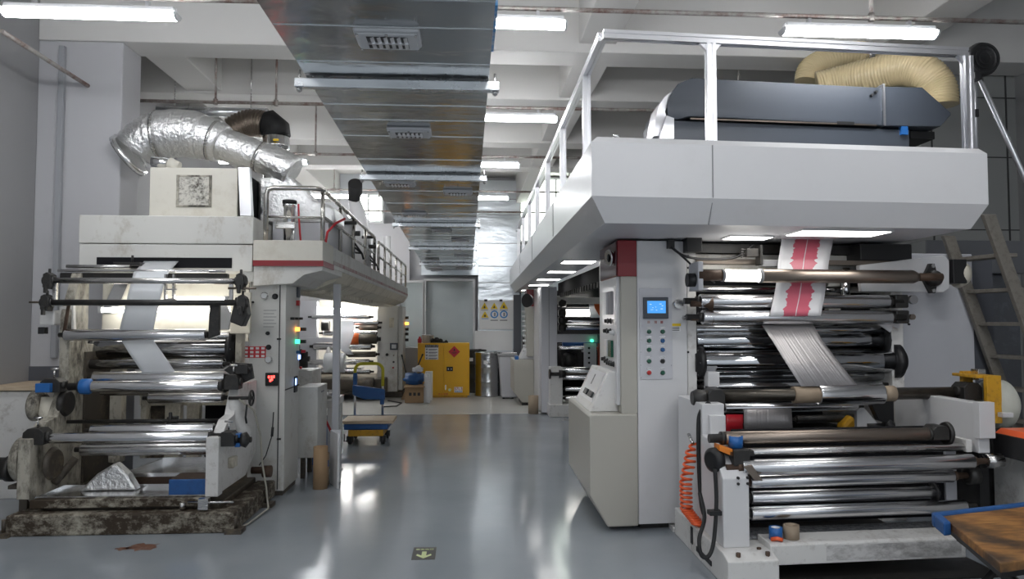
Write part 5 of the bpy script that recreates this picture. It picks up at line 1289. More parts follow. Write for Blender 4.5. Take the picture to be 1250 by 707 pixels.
    for y, z, m in ((5.5, 1.55, 'black'), (5.62, 1.55, 'black'), (5.40, 1.46, 'dial'), (5.52, 1.47, 'black'), (5.68, 1.47, 'black'), (5.40, 1.22, 'black'), (5.48, 1.22, 'black'), (5.56, 1.22, 'black'), (5.66, 1.23, 'black'), (5.78, 1.24, 'black'), (5.42, 1.09, 'btnblue'), (5.54, 1.10, 'ledorange'), (5.66, 1.11, 'black'), (5.78, 1.12, 'black')):
        RB().prof((1.106, y, z), (1.07, y, z), [(0, .022), (.3, .022), (.35, .017), (1, .014)], 14).build('switch_knob', M[m], t)
    # lower desk with tapered foot
    fr = [(1.253, .035), (1.253, .86), (.90, .86), (.885, .84), (.885, .27), (1.02, .035)]
    b = RB(); n = len(fr); y0, y1 = F - .01, 6.45
    b.prism(fr, 'y', y0, y1)
    b.build('desk_body', M['beige'], t, .012)
    RB().box(1.05, 1.24, F + .1, 6.4, 0, .035).build('desk_plinth', M['blackm'], t)
    RB().prism([(1.13, .862), (1.13, 1.16), (1.06, 1.165), (.93, .90), (.91, .862)], 'y', F + .12, 6.2).build('sloped_desk', M['white_worn'], t, .006)
    d = Vector((.93 - 1.06, 0, .90 - 1.165)); 
    def onslope(u0, u1, y0, y1, h, m, name):
        A = Vector((1.06, 0, 1.165)); nrm = Vector((d.z, 0, -d.x)).normalized(); nrm = nrm if nrm.x < 0 else -nrm
        vs_ = []
        for hh in (0, h):
            for u, y in ((u0, y0), (u1, y0), (u1, y1), (u0, y1)): q = A + d * u + nrm * hh; vs_.append((q.x, y, q.z))
        return RB().add(vs_, [(0, 1, 2, 3), (4, 5, 6, 7), (0, 1, 5, 4), (1, 2, 6, 5), (2, 3, 7, 6), (3, 0, 4, 7)]).build(name, M[m], t)
    onslope(.08, .92, F + .2, 6.1, .004, 'alu', 'key_plate')
    onslope(.66, .82, F + .28, F + .42, .02, 'black', 'rocker_switch'); onslope(.66, .82, F + .52, F + .66, .02, 'black', 'rocker_switch')
    onslope(.2, .5, F + .55, F + .58, .007, 'inkgrey', 'lever_slot')
console()

# ---------------------------------------------------------------- upper works: heater hood, hose, stand, stairs
def heater():
    Y = 5.5
    t = thing('heater_hood', rloc(2.7, 6.0, 2.50), 'long slate grey heater hood with rounded end on the right platform', 'hood')
    P = lambda px, py: (rp(px, py, Y).x, rp(px, py, Y).z)
    up = [P(816, 148), P(815, 128), P(819, 115), P(828, 102), P(845, 95), P(1077, 107), P(1077, 153), P(842, 142)]
    RB().prism(up, 'y', Y, Y + .85).build('upper_hood', M['slate'], t, .006)
    e = [P(1077, 106), P(1125, 107), P(1160, 138), P(1160, 141), P(1147, 155), P(1077, 154)]
    RB().prism(e, 'y', Y - .01, Y + .86).build('end_hood', M['slate'], t, .006)
    RB().box(P(1077, 100)[0] - .006, P(1077, 100)[0] + .012, Y - .02, Y + .87, P(1077, 154)[1], P(1077, 103)[1]).build('joint_flange', M['alu'], t)
    lo = [P(822, 146), P(1112, 158), P(1112, 176), (P(1112, 176)[0], 2.505), (P(822, 146)[0], 2.505)]
    RB().prism(lo, 'y', Y + .02, Y + .84).build('lower_case', M['slate'], t, .006)
    RB().box(P(1120, 150)[0], P(1150, 150)[0], Y + .1, Y + .75, P(1120, 165)[1], P(1120, 156)[1]).build('dark_underside', M['black'], t)
    # bright curved end sheet
    ce = [P(822, 165), P(799, 165), P(802, 142), P(805, 128), P(812, 117), P(822, 110), P(826, 114), P(817, 124), P(813, 135)]
    RB().prism(ce, 'y', Y + .03, Y + .28).build('end_sheet', M['alu'], t)
    tri = [P(813, 142), P(822, 145), P(822, 170), P(804, 170)]
    RB().prism(tri, 'y', Y - .02, Y + .03).build('edge_strip', M['alu'], t)
    RB().box(P(843, 143)[0], P(1070, 150)[0], Y - .004, Y + .02, P(843, 144)[1] - .012, P(843, 144)[1] + .0).build('slot_line', M['bronze'], t)
    q = P(1030, 150); RB().box(q[0] - .06, q[0] + .09, Y - .005, Y + .02, q[1] - .015, q[1] + .01).build('handle_slot', M['black'], t)
    q = P(1104, 160); RB().box(q[0] - .03, q[0] + .03, Y - .006, Y + .03, q[1] - .03, q[1] + .04).build('blue_tape_patch', M['bluetape'], t)
    kn = RB()
    for px, py in ((1063, 117), (1068, 113)): q = P(px, py); kn.cyl((q[0], Y - .03, q[1]), (q[0], Y, q[1]), .012, n=8)
    kn.pieces('latch_knob', M['black'], t)
    # clear box beside the hose
    a = P(948, 92); RB().box(a[0], a[0] + .26, Y + .45, Y + .7, 3.50, a[1] + .07).build('clear_box', M['galv'], t, .006)
heater()
def flexhose():
    t = thing('flexible_duct', rloc(3.4, 6.2, 3.5), 'translucent yellow ribbed flexible duct curling over the grey hood', 'duct')
    def cat(pts, n):
        P = [pts[0]] + pts + [pts[-1]]; out = []
        for i in range(1, len(P) - 2):
            for k in range(n):
                u = k / n; p0, p1, p2, p3 = P[i - 1], P[i], P[i + 1], P[i + 2]
                out.append(.5 * ((2 * p1) + (p2 - p0) * u + (2 * p0 - 5 * p1 + 4 * p2 - p3) * u * u + (3 * p1 - p0 - 3 * p2 + p3) * u ** 3))
        out.append(pts[-1]); return out
    S = lambda px, py, y: rp(px, py, y)
    big = cat([S(998, 108, 6.5), S(1030, 100, 6.4), S(1065, 92, 6.2), S(1100, 84, 6.0), S(1128, 90, 5.85), S(1144, 108, 5.8), S(1146, 130, 5.8)], 36)
    RB().tube(big, [.152 + .011 * abs(math.sin(i * PI / 4)) for i in range(len(big))], 28).build('near_run', M['duck'], t)
    sm = cat([S(985, 100, 6.9), S(988, 86, 6.9), S(1005, 75, 6.9), S(1035, 66, 6.9), S(1070, 66, 6.9), S(1090, 72, 6.9)], 32)
    RB().tube(sm, [.118 + .009 * abs(math.sin(i * PI / 4)) for i in range(len(sm))], 24).build('far_run', M['duck'], t)
    q = S(1057, 66, 6.85); RB().cyl(q - Vector((.03, 0, 0)), q + Vector((.03, 0, 0)), .135, n=24).build('hose_clamp', M['steel'], t)
flexhose()
def fan_and_stairs():
    # stairs up to the platform with hand rail
    t = thing('steel_stairs', rloc(4.2, 5.2), 'grey brown steel stairs rising to the right end of the platform', 'stairs')
    def stringer(pts, Y):
        (x0, z0), (x1, z1) = pts; dx, dz = x1 - x0, z1 - z0; k = (0 - z0) / dz
        xb = x0 + dx * k; w_ = .05
        MB().prism([(x0 - w_, z0), (x0 + w_, z0), (xb + w_, 0), (xb - w_, 0)], 'y', Y - .02, Y + .02).build('stringer', M['stair'], t, .004)
        return lambda z: x0 + dx * (z - z0) / dz
    a = at(1157, 288, 5.75); b = at(1222, 470, 5.75); f = stringer(((a.x, a.z), (b.x, b.z)), 5.75)
    a2 = at(1206, 262, 5.3); b2 = at(1252, 352, 5.3); g = stringer(((a2.x, a2.z), (a2.x + (b.x - a.x) * (a2.z) / (a.z - b.z), 0)), 5.3)
    for z in (2.05, 1.78, 1.51, 1.24, .97, .70, .43, .16):
        MB().add([(f(z) - .03, 5.75, z), (f(z) + .12, 5.75, z), (g(z) + .12, 5.3, z), (g(z) - .03, 5.3, z), (f(z) - .03, 5.75, z + .03), (f(z) + .12, 5.75, z + .03), (g(z) + .12, 5.3, z + .03), (g(z) - .03, 5.3, z + .03)],
                 [(0, 1, 2, 3), (4, 5, 6, 7), (0, 1, 5, 4), (1, 2, 6, 5), (2, 3, 7, 6), (3, 0, 4, 7)]).build('tread', M['stair'], t, .004)
    x, z = at(1188, 92, 5.25).x, at(1188, 92, 5.25).z
    e = at(1250, 215, 5.25)
    h = MB().tube([(x, 5.25, 2.72), (x, 5.25, z), (x + .03, 5.25, z + .02), (e.x, 5.25, e.z), (e.x + .55, 5.25, e.z - 1.02), (e.x + .55, 5.25, 1.2)], .022, 10).build('hand_rail', M['alu'], t)
    q = at(1190, 138, 5.22); MB().box(q.x - .025, q.x + .03, 5.215, 5.235, q.z - .03, q.z + .03).build('rail_clip', M['black'], t)
    c = at(1196, 74, 5.2)
    d = thing('round_fan', (c.x, 5.2, c.z - .13), 'black round drum fan head fixed on top of the stair hand rail', 'fan')
    MB().prof((c.x, 5.26, c.z), (c.x, 5.14, c.z), [(0, .09), (.1, .128), (.75, .132), (.8, .122), (1, .118), (.85, .10), (.85, .0)], 32).build('fan_drum', M['black'], d)
    gr = MB()
    for r_ in (.045, .075, .105): gr.tube([(c.x + r_ * math.cos(k * PI / 12), 5.142, c.z + r_ * math.sin(k * PI / 12)) for k in range(25)], .003, 6, caps=False)
    gr.build('fan_grille', M['rubber'], d)
    MB().box(c.x - .09, c.x - .03, 5.14, 5.26, c.z - .17, c.z - .11).build('fan_clamp', M['black'], d, .008)
fan_and_stairs()
# dark cabinets behind the stairs
a = at(1180, 260, 6.6); 
o = MB().box(4.45, 5.35, 6.6, 7.45, 0, 2.0).build('dark_cabinet', paint('dark_grey_cabinet', (.085, .09, .10), .45, .4, (.2, .22, .27), 3, thr=.58), None, .01); tag(o, 'dark grey machine cabinet behind the steel stairs', 'cabinet')
o = MB().box(4.35, 5.35, 6.5, 7.45, 2.004, 2.32).build('cabinet_hood', paint('grey_hood', (.13, .135, .145), .45), None, .01); tag(o, 'grey hood lying on the dark cabinet behind the steel stairs', 'hood')
# white cabinet with a black box, and the lift table at the lower right
a = atx(1212, 548, 3.58)
o = MB().box(3.58, 4.4, 3.5, a.y, 0, a.z).build('white_cabinet', M['white_worn'], None, .006); tag(o, 'scuffed white low cabinet at the right edge of the picture', 'cabinet')
q = at(1240, 534, 4.3)
o = MB().box(q.x, q.x + .35, 4.10, 4.5, a.z + .001, q.z + .0).build('black_box', M['black'], None, .006); tag(o, 'black box with an orange lid on the white low cabinet', 'box')
MB().prism([(q.x + .01, q.z), (q.x + .05, q.z + .03), (q.x + .33, q.z + .03), (q.x + .34, q.z)], 'y', 4.11, 4.49).build('orange_lid', M['hose_orange'], o)
def lift():
    zt = .50
    t = thing('lift_table', atz(1215, 640, 0.50) * 1 - Vector((0, 0, .50)), 'blue framed scissor lift table in the lower right corner', 'table')
    c0 = atz(1150, 630, zt); c2 = atz(1221, 688, zt); c3 = atz(1250, 676, zt)
    # table axes: u along the back edge, v towards the camera
    u = (c3 - c2).normalized() * .5 + Vector((.5, 0, 0)); u.normalize(); v = (c2 - c0); v.z = 0; L = v.length; v.normalize()
    def Q(a, b, z): p = c0 + u * a + v * b; return Vector((p.x, p.y, z))
    def slab(m, a0, a1, b0, b1, z0, z1):
        m.add([Q(a0, b0, z0), Q(a1, b0, z0), Q(a1, b1, z0), Q(a0, b1, z0), Q(a0, b0, z1), Q(a1, b0, z1), Q(a1, b1, z1), Q(a0, b1, z1)],
              [(0, 1, 2, 3), (4, 5, 6, 7), (0, 1, 5, 4), (1, 2, 6, 5), (2, 3, 7, 6), (3, 0, 4, 7)]); return m
    fr = slab(MB(), -.055, .9, -.055, -.002, zt - .06, zt + .012); slab(fr, -.055, -.004, -.002, L * .2, zt - .06, zt + .012)
    fr.build('table_frame', M['blue'], t, .01)
    slab(MB(), .03, .86, .0, L - .05, zt - .085, zt - .045).build('under_frame', M['black'], t)
    board = slab(MB(), .0, .88, .0, L, zt - .044, zt).build('board', M['oldboard'], t, .006)
    for s_ in (0, 1):
        b = MB(); bb = .12 + s_ * (L - .3)
        b.tube([Q(.06, bb, zt - .08), Q(.55, bb, .08)], .025, 4); b.tube([Q(.55, bb + .05, zt - .08), Q(.06, bb + .05, .08)], .025, 4)
        b.build('scissor_leg', M['black'], t)
    b = slab(MB(), .0, .7, .08, .14, .06, .11); slab(b, .0, .7, L - .2, L - .14, .06, .11); slab(b, .02, .08, .08, L - .14, .06, .11); b.build('base_frame', M['black'], t)
    for a_, b_ in ((.06, .11), (.64, .11), (.06, L - .17), (.64, L - .17)):
        MB().cyl(Q(a_, b_ - .02, .035), Q(a_, b_ + .02, .035), .035, n=16).build('wheel', M['rubber'], t)
    w_ = MB().cyl(Q(.22, L - .0, zt - .09), Q(.22, L + .04, zt - .09), .035, n=18).build('pedal_wheel', M['steel'], t)
lift()

# ================================================================ middle distance and back of the hall
# ---------------------------------------------------------------- second machine of the left line
def far_left():
    t = thing('printing_machine', (-2.5, 15, 0), 'second cream printing machine far down the left line, behind the trolley', 'machine')
    Y = 14.6
    a = at(461, 373, Y); b = at(485, 466, Y)
    MB().box(a.x, b.x, Y, Y + .7, .12, 1.855).build('cabinet_body', M['oldwhite'], t, .006)
    MB().box(a.x + .02, b.x + .10, Y + .05, Y + 1.2, 0, .12).build('plinth', M['grime_dark'], t)
    MB().box(b.x, b.x + .10, Y + .05, Y + .7, .15, 1.845).build('cabinet_side', M['oldwhite'], t, .006)
    def dot(px, py, r, m): p = at(px, py, Y); MB().prof((p.x, Y, p.z), (p.x, Y - .03, p.z), [(0, r), (.5, r), (1, r * .7)], 14).build('knob', M[m], t)
    dot(472.5, 433, .03, 'black'); dot(480.5, 434, .015, 'bronze'); dot(480.5, 442, .02, 'black'); dot(480, 449, .018, 'btnred')
    p = at(481, 423, Y); n = MB().box(p.x - .08, p.x + .08, Y - .03, Y, p.z - .07, p.z + .07).build('meter', M['slate'], t, .004)
    MB().box(p.x - .045, p.x + .045, Y - .033, Y - .03, p.z - .04, p.z + .04).build('meter_face', M['dial'], n)
    p = at(478, 394, Y); MB().box(p.x - .05, p.x + .05, Y - .004, Y, p.z - .1, p.z + .1).build('label_plate', M['cream'], t)
    for py, m in ((388, 'black'), (395, 'ledorange'), (402, 'black'), (408, 'black'), (415, 'black')):
        p = at(492, py, Y + .6); MB().cyl((b.x + .1, Y + .6, p.z), (b.x + .17, Y + .6, p.z), .03, n=12).build('switch', M[m], t)
    a = at(366, 380, Y); b = at(386, 450, Y)
    MB().box(a.x, b.x, Y, Y + .2, .3, 1.95).build('side_frame', M['greywhite'], t, .006)
    MB().box(-3.2, -1.95, Y + 1.0, Y + 1.1, .3, 2.0).build('inner_panel', M['cream_clean'], t)
    for px0, px1, py, r, m in ((370, 455, 379, .05, 'worklamp'), (381, 451, 387, .045, 'aluroll'), (431, 461, 394, .05, 'aluroll'), (392, 458, 407, .05, 'aluroll'), (438, 460, 400, .06, 'bronze'), (424, 460, 414, .10, 'shaft'), (383, 453, 423, .07, 'aluroll'), (424, 458, 433, .06, 'shaft'), (371, 450, 442, .05, 'chrome'), (378, 450, 455, .05, 'aluroll'), (380, 455, 470, .06, 'steel')):
        a = at(px0, py, Y - .1); b = at(px1, py, Y - .1)
        if m == 'worklamp': MB().cyl((a.x, Y + .1, a.z), (b.x, Y + .1, a.z), r, n=16).build('work_lamp', M['worklamp_far'], t)
        else: roller(t, (a.x, Y - .1 + (py % 3) * .1, a.z), (b.x, Y - .1 + (py % 3) * .1, a.z), r, m, .08)
    a = at(370, 415, Y); MB().box(a.x, at(411, 415, Y).x, Y - .2, Y - .12, a.z - .05, a.z + .05).build('cross_rail', M['greywhite'], t, .004)
    a = at(424, 414, Y - .15); b = at(438, 414, Y - .15); MB().cyl((a.x, Y - .1, a.z), (b.x, Y - .1, a.z), .112, n=24).build('orange_core', M['orangefilm'], t)
    a = at(393, 398, Y); MB().cyl((a.x - .0, Y + .0, a.z), (a.x + .15, Y + .0, a.z), .1).build('motor', M['blackm'], t)
    a = at(360, 486, Y - .4); b = at(470, 500, Y - .4)
    MB().box(a.x, b.x, Y - .5, Y + 1.1, .12, .42).build('base_frame', M['grime_dark'], t, .02)
    a = at(385, 470, Y - .2); MB().box(a.x, at(445, 470, Y).x, Y - .45, Y - .1, .60, .63).build('ink_tray', M['sheetmetal'], t)
    a = at(450, 488, Y - .4); MB().prof((a.x - .5, Y - .55, .3), (a.x + .12, Y - .55, .3), [(0, .12), (.7, .12), (.75, .14), (1, .14)], 20).build('motor', M['grime_dark'], t)
    MB().prism([(at(396, 475, Y).x, .65), (at(414, 475, Y).x, .65), (at(404, 452, Y).x, 1.05)], 'y', Y - .4, Y - .2).build('crumpled_foil', M['foil'], t, .02)
far_left()
a = at(416, 390, 14.35); 
def fl(pa, pb, Y): return (at(*pa, Y), at(*pb, Y))
w = MB().sheet([fl((412, 392), (432, 392), 14.40), (fl((412, 408), (432, 408), 14.34)), fl((412, 425), (426, 425), 14.30), fl((424, 433), (432, 433), 14.38)])
tag(w.build('film_web', M['filmlit']), 'short white film web on the far left machine, behind the white post', 'film')
a = at(397, 433, 14.2); b = at(421, 433, 14.2)
t = thing('film_roll', (a.x, 14.2, a.z - .2), 'white film roll on the far left machine, low behind the white post', 'roll')
zz = at(400, 443, 14.2).z
MB().cyl((a.x, 14.2, zz), (b.x, 14.2, zz), .19, n=28).build('wound_film', M['filmlit'], t)
MB().cyl((a.x - .3, 14.2, zz), (b.x + .4, 14.2, zz), .04, n=14).build('roll_shaft', M['chrome'], t)

# low cabinets and oddments beyond the left control cabinet
a = at(370, 476, 7.15); b = at(388, 476, 7.15)
t = thing('junction_cabinet', ((a.x + b.x) / 2 - .05, 7.3, .21), 'narrow white cabinet on short legs just behind the left control cabinet', 'cabinet')
MB().box(-1.66, b.x, 7.15, 7.62, .21, .90).build('cabinet_body', M['oldwhite'], t, .006)
MB().box(-1.64, -1.60, 7.2, 7.25, 0, .21).box(-1.64, -1.60, 7.5, 7.55, 0, .21).pieces('leg', M['grime_dark'], t)
MB().box(b.x, b.x + .004, 7.32, 7.45, .83, .845).build('vent_slot', M['inkgrey'], t)
a = at(397, 531, 6.95); b = at(421, 599, 6.95)
o = MB().prism([(-1.20, 6.75), (-1.185, 6.75), (-1.30, 7.0), (-1.315, 7.0)], 'z', 0, .50).prism([(-1.315, 7.0), (-1.30, 7.0), (-1.22, 7.02), (-1.22, 7.035), (-1.315, 7.02)], 'z', 0, .50).build('folded_sheet', M['white']); tag(o, 'folded white board standing on edge on the floor behind the cardboard tube', 'board')
def tube_core(px, py0, py1, Y, r, label, group=None, h=None, m='carton'):
    a = at(px, py1, Y); h = h or at(px, py0, Y).z
    t = thing('cardboard_tube', (a.x, Y, 0), label, 'tube', group)
    MB().prof((a.x, Y, 0), (a.x, Y, h), [(0, r * .82), (0, r), (1, r), (1, r * .82), (.0, r * .82)], 26, caps=False).build('tube_wall', M[m], t)
    return t
tk = tube_core(391, 545, 595, 6.78, .066, 'tall brown cardboard tube beside the left control cabinet')
a = at(397, 560, 6.95); t2 = tube_core(396, 553, 590, 6.92, .045, 'slimmer orange brown tube standing right behind the tall cardboard tube', m='core')
a = at(398, 565, 6.87); MB().box(t2.location.x + .0, t2.location.x + .047, 6.872, 6.88, .18, .24).build('blue_tape', M['bluetape'], t2)
tube_core(651, 483, 505, 11.97, .085, 'pale cardboard core standing on the aisle floor by the far right machine', m='core')
MB()
a = at(388, 525, 7.9)
o = MB().box(-1.72, -1.58, 7.85, 8.3, 0, .42).build('blue_crate', M['bluetape'], None, .01); tag(o, 'bright blue crate low behind the narrow white cabinet', 'crate')
o = MB().tube([(-1.52, 7.72, .66), (-1.50, 7.72, .5), (-1.43, 7.72, .35), (-1.42, 7.72, .1), (-1.42, 7.74, .01)], .013, 8).build('red_hose', M['signred']); tag(o, 'red hose hanging down behind the narrow white cabinet', 'hose')
def bench():
    t = thing('parts_bench', (-1.9, 8.2, 0), 'white low bench with valves and a dark motor, under the left walkway', 'bench')
    MB().box(-2.5, -1.46, 7.95, 8.6, .60, .68).build('bench_top', M['white_worn'], t, .006)
    MB().box(-2.45, -1.72, 8.05, 8.55, .68, 1.0).build('bench_box', M['white_worn'], t, .006)
    for x, y in ((-2.45, 7.97), (-1.53, 7.97), (-2.45, 8.5), (-1.53, 8.5)): MB().box(x, x + .06, y, y + .06, 0, .60).build('leg', M['white_worn'], t)
    m = MB().cyl((-2.1, 8.4, .45), (-1.8, 8.4, .45), .12).cyl((-1.8, 8.4, .45), (-1.75, 8.4, .45), .06); m.build('motor', M['blackm'], t)
    v = MB()
    for k, (x, z) in enumerate(((-2.05, 1.10), (-1.95, 1.2), (-1.86, 1.12), (-2.15, 1.25))): v.cyl((x, 8.25, z - .1), (x, 8.25, z + .08), .05).cyl((x - .07, 8.25, z), (x + .07, 8.25, z), .03)
    v.build('valve_cluster', M['blackm'], t)
    MB().prof((-2.02, 8.15, 1.0), (-2.02, 8.15, 1.35), [(0, .06), (.6, .06), (.8, .04), (1, .06)], 18).build('oil_cup', M['dial'], t)
    MB().cyl((-1.68, 8.2, .73), (-1.52, 8.2, .73), .05).cyl((-1.68, 8.35, .72), (-1.52, 8.35, .72), .04).build('fittings', M['steel'], t)
bench()

# ---------------------------------------------------------------- platform trolley
def trolley():
    Y = 9.15
    c = at(447, 540, Y).x
    t = thing('platform_trolley', (c, Y, 0), 'blue and yellow hand trolley with a yellow grip handle, in the aisle', 'trolley')
    w = .27
    MB().box(c - w - .005, c + w + .005, Y - .05, Y + .55, .185, .262).build('blue_deck', M['blue'], t, .015)
    MB().box(c - w + .05, c + w - .05, Y - .055, Y + .5, .105, .185).build('yellow_chassis', M['yelloworn'], t, .01)
    for x, y in ((-.20, Y), (.21, Y), (-.20, Y + .45), (.21, Y + .45)):
        k = MB().prof((c + x - .022, y, .056), (c + x + .022, y, .056), [(0, .045), (.1, .056), (.9, .056), (1, .045)], 20).build('wheel', M['rubber'], t)
        f = MB().box(c + x - .04, c + x - .03, y - .03, y + .03, .03, .105).box(c + x + .03, c + x + .04, y - .03, y + .03, .03, .105).box(c + x - .04, c + x + .04, y - .04, y + .04, .098, .108)
        f.build('caster_fork', M['blackm'], k)
    MB().tube([(c - .26, Y - .07, .14), (c - .26, Y - .08, .05), (c - .22, Y - .05, .05)], .008, 6).build('brake_lever', M['blackm'], t)
    yh = Y + .50; x0, x1 = at(433, 500, yh).x, at(467, 500, yh).x; zt = at(450, 444, yh).z
    MB().tube([(x0, yh, .3), (x0, yh, zt - .22)], .016, 10).build('handle_post', M['alu'], t)
    MB().tube([(x1, yh, .3), (x1, yh, zt - .22)], .016, 10).build('handle_post', M['alu'], t)
    pts = [(x0, yh, zt - .24), (x0, yh, zt - .09)] + [(x0 + .09 - .09 * math.cos(a), yh, zt - .09 + .09 * math.sin(a)) for a in [PI / 2 * k / 5 for k in range(1, 6)]]
    pts += [(x1 - .09 + .09 * math.sin(a), yh, zt - .09 + .09 * math.cos(a)) for a in [PI / 2 * k / 5 for k in range(0, 6)]] + [(x1, yh, zt - .30)]
    MB().tube(pts, .021, 12).build('yellow_grip', M['yellowgreen'], t)
    a = at(434, 474, yh); b = at(468, 484, yh)
    zc = (a.z + b.z) / 2
    MB().add([(x0 - .03, yh - .03, zc + .10), (x1 + .03, yh - .03, zc + .04), (x1 + .03, yh - .03, zc - .10), (x0 + .12, yh - .03, zc - .09), (x0 - .03, yh - .03, zc - .03),
              (x0 - .03, yh + .03, zc + .10), (x1 + .03, yh + .03, zc + .04), (x1 + .03, yh + .03, zc - .10), (x0 + .12, yh + .03, zc - .09), (x0 - .03, yh + .03, zc - .03)],
             [(0, 1, 2, 3, 4), (5, 6, 7, 8, 9), (0, 1, 6, 5), (1, 2, 7, 6), (2, 3, 8, 7), (3, 4, 9, 8), (4, 0, 5, 9)]).build('blue_strap', M['blue'], t, .012)
    MB().box(x0 - .02, x0 + .03, yh - .04, yh + .02, zc + .1, zc + .26).box(x1 - .03, x1 + .02, yh - .04, yh + .02, zc - .16, zc - .08).build('strap_end', M['blue'], t, .008)
    z0 = .263
    b = MB().box(c - w - .03, c + w + .07, Y - .08, Y + .42, z0, z0 + .038).build('wooden_board', M['plywood'], None, .004); tag(b, 'pale wooden board lying on the blue trolley deck', 'board')
trolley()

# ---------------------------------------------------------------- yellow safety cabinet and its neighbours
def yellow():
    Y = 14.55
    a = at(510, 419, Y); b = at(573, 484.5, Y); X0, X1, Z1 = a.x, b.x, a.z
    t = thing('safety_cabinet', ((X0 + X1) / 2, Y + .2, 0), 'yellow two door safety cabinet at the end of the aisle', 'cabinet')
    MB().box(X0, X1, Y, Y + .46, .04, Z1).build('cabinet_body', M['yellow'], t, .008)
    MB().box(X0 + .04, X1 - .04, Y + .02, Y + .44, 0, .04).build('plinth', M['yelloworn'], t)
    xm = at(541.7, 450, Y).x
    for x0, x1 in ((X0 + .045, xm - .004), (xm + .004, X1 - .045)):
        MB().box(x0, x1, Y - .018, Y, .10, Z1 - .03).build('door', M['yellow'], t, .004)
    f = Y - .018
    p = at(519, 421, f); q = at(535, 439, f)
    n = MB().box(p.x, q.x, f - .003, f, q.z, p.z).build('danger_notice', M['paper'], t)
    MB().box(p.x, q.x, f - .004, f - .003, p.z - .055, p.z).build('notice_header', M['ink'], n)
    l = MB()
    for k in range(4):
        z = p.z - .095 - .06 * k; l.box(p.x + .07, q.x - .02, f - .004, f - .003, z - .008, z + .010); l.box(p.x + .015, p.x + .05, f - .004, f - .003, z - .012, z + .018); l.box(p.x + .07, q.x - .05, f - .004, f - .003, z - .022, z - .014)
    l.build('notice_lines', M['inkgrey'], n)
    text('易燃液体 远离火源', 'notice_title', .030, M['paper'], n, ((p.x + q.x) / 2, f - .0045, p.z - .0275), (1, 0, 0), (0, 0, 1))
    p = at(554.5, 429.5, f); r = .118
    n = MB().prism([(p.x - r, p.z), (p.x, p.z - r), (p.x + r, p.z), (p.x, p.z + r)], 'y', f - .004, f).build('red_diamond', M['signred'], t)
    fl = MB().prism([(p.x - .018, p.z + .02), (p.x, p.z + .07), (p.x + .018, p.z + .045), (p.x + .02, p.z + .02)], 'y', f - .006, f - .004).box(p.x - .028, p.x + .028, f - .006, f - .004, p.z + .008, p.z + .014)
    fl.box(p.x - .05, p.x + .05, f - .006, f - .004, p.z - .02, p.z - .010); fl.box(p.x - .035, p.x + .035, f - .006, f - .004, p.z - .04, p.z - .032)
    fl.build('diamond_flame', M['ink'], n)
    p = at(549, 450.5, f)
    h = MB().box(p.x - .065, p.x + .065, f - .012, f, p.z - .045, p.z + .045).build('handle_recess', M['black'], t, .006)
    MB().box(p.x - .035, p.x - .018, f - .018, f - .012, p.z - .015, p.z + .015).cyl((p.x + .03, f - .012, p.z), (p.x + .03, f - .018, p.z), .012, n=12).build('lock', M['dial'], h)
    p = at(559.5, 475.5, f)
    n = MB().box(p.x - .085, p.x + .085, f - .003, f, p.z - .06, p.z + .05).build('maker_sticker', M['paper'], t)
    text('S7L3', 'sticker_letters', .085, M['signred'], n, (p.x, f - .004, p.z + .012), (1, 0, 0), (0, 0, 1))
    l = MB()
    for k in range(4): l.box(p.x - .07 + .037 * k, p.x - .042 + .037 * k, f - .004, f - .003, p.z - .052, p.z - .034)
    l.build('sticker_marks', M['signblue'], n)
    q = at(549, 476, f); MB().cyl((q.x, f, q.z), (q.x, f - .008, q.z), .03, n=14).build('round_sticker', M['glow'], t)
    q = at(541, 481.8, Y); text('防火 防爆', 'base_print', .045, M['signred'], t, (q.x, Y - .001, .068), (1, 0, 0), (0, 0, 1))
    q = at(544, 473, f); MB().box(q.x - .01, q.x + .01, f - .006, f, q.z - .05, q.z + .05).build('hinge_pin', M['steel'], t)
    return Z1
ZY = yellow()
def bucket(px, r, h, m, label, Y=14.75):
    a = at(px, 418, Y); t = thing('bucket', (a.x, Y, ZY), label, 'bucket')
    MB().prof((a.x, Y, ZY), (a.x, Y, ZY + h), [(0, r * .85), (.9, r), (.9, r * 1.05), (1, r * 1.05), (1, r * .93), (.1, r * .8), (.1, 0)], 24).build('pail', M[m], t)
    MB().tube([(a.x + r * math.cos(w_), Y - r * .5 * math.sin(w_), ZY + h * (.95 - .35 * math.sin(w_))) for w_ in [PI * k / 10 for k in range(11)]], .006, 6).build('bail_handle', M['steel'], t)
bucket(520, .085, .17, 'plastic_bag', 'pale grey pail on the left part of the yellow cabinet top')
bucket(526, .06, .16, 'dial', 'smaller whitish pail next to the grey pail on the yellow cabinet')
q = at(512.3, 414, 14.7)
o = MB().prof((q.x, 14.7, ZY), (q.x, 14.7, ZY + .13), [(0, .04), (.6, .045), (.75, .02), (1, .02)], 16).build('red_bottle', M['signred']); tag(o, 'dark red bottle at the left end of the yellow cabinet top', 'bottle')
q = at(535, 416, 14.7)
m = MB()
for dx, dz, r in ((-.12, .05, .05), (-.03, .06, .06), (.05, .045, .045), (.16, .03, .03)): m.prof((q.x + dx - r, 14.72, ZY + dz), (q.x + dx + r, 14.72, ZY + dz), [(0, r * .3), (.3, r), (.7, r * .9), (1, r * .3)], 12)
m.box(q.x - .16, q.x + .2, 14.68, 14.8, ZY + .001, ZY + .03)
o = m.build('black_rags', M['black']); tag(o, 'heap of black rags on the middle of the yellow cabinet top', 'rags')
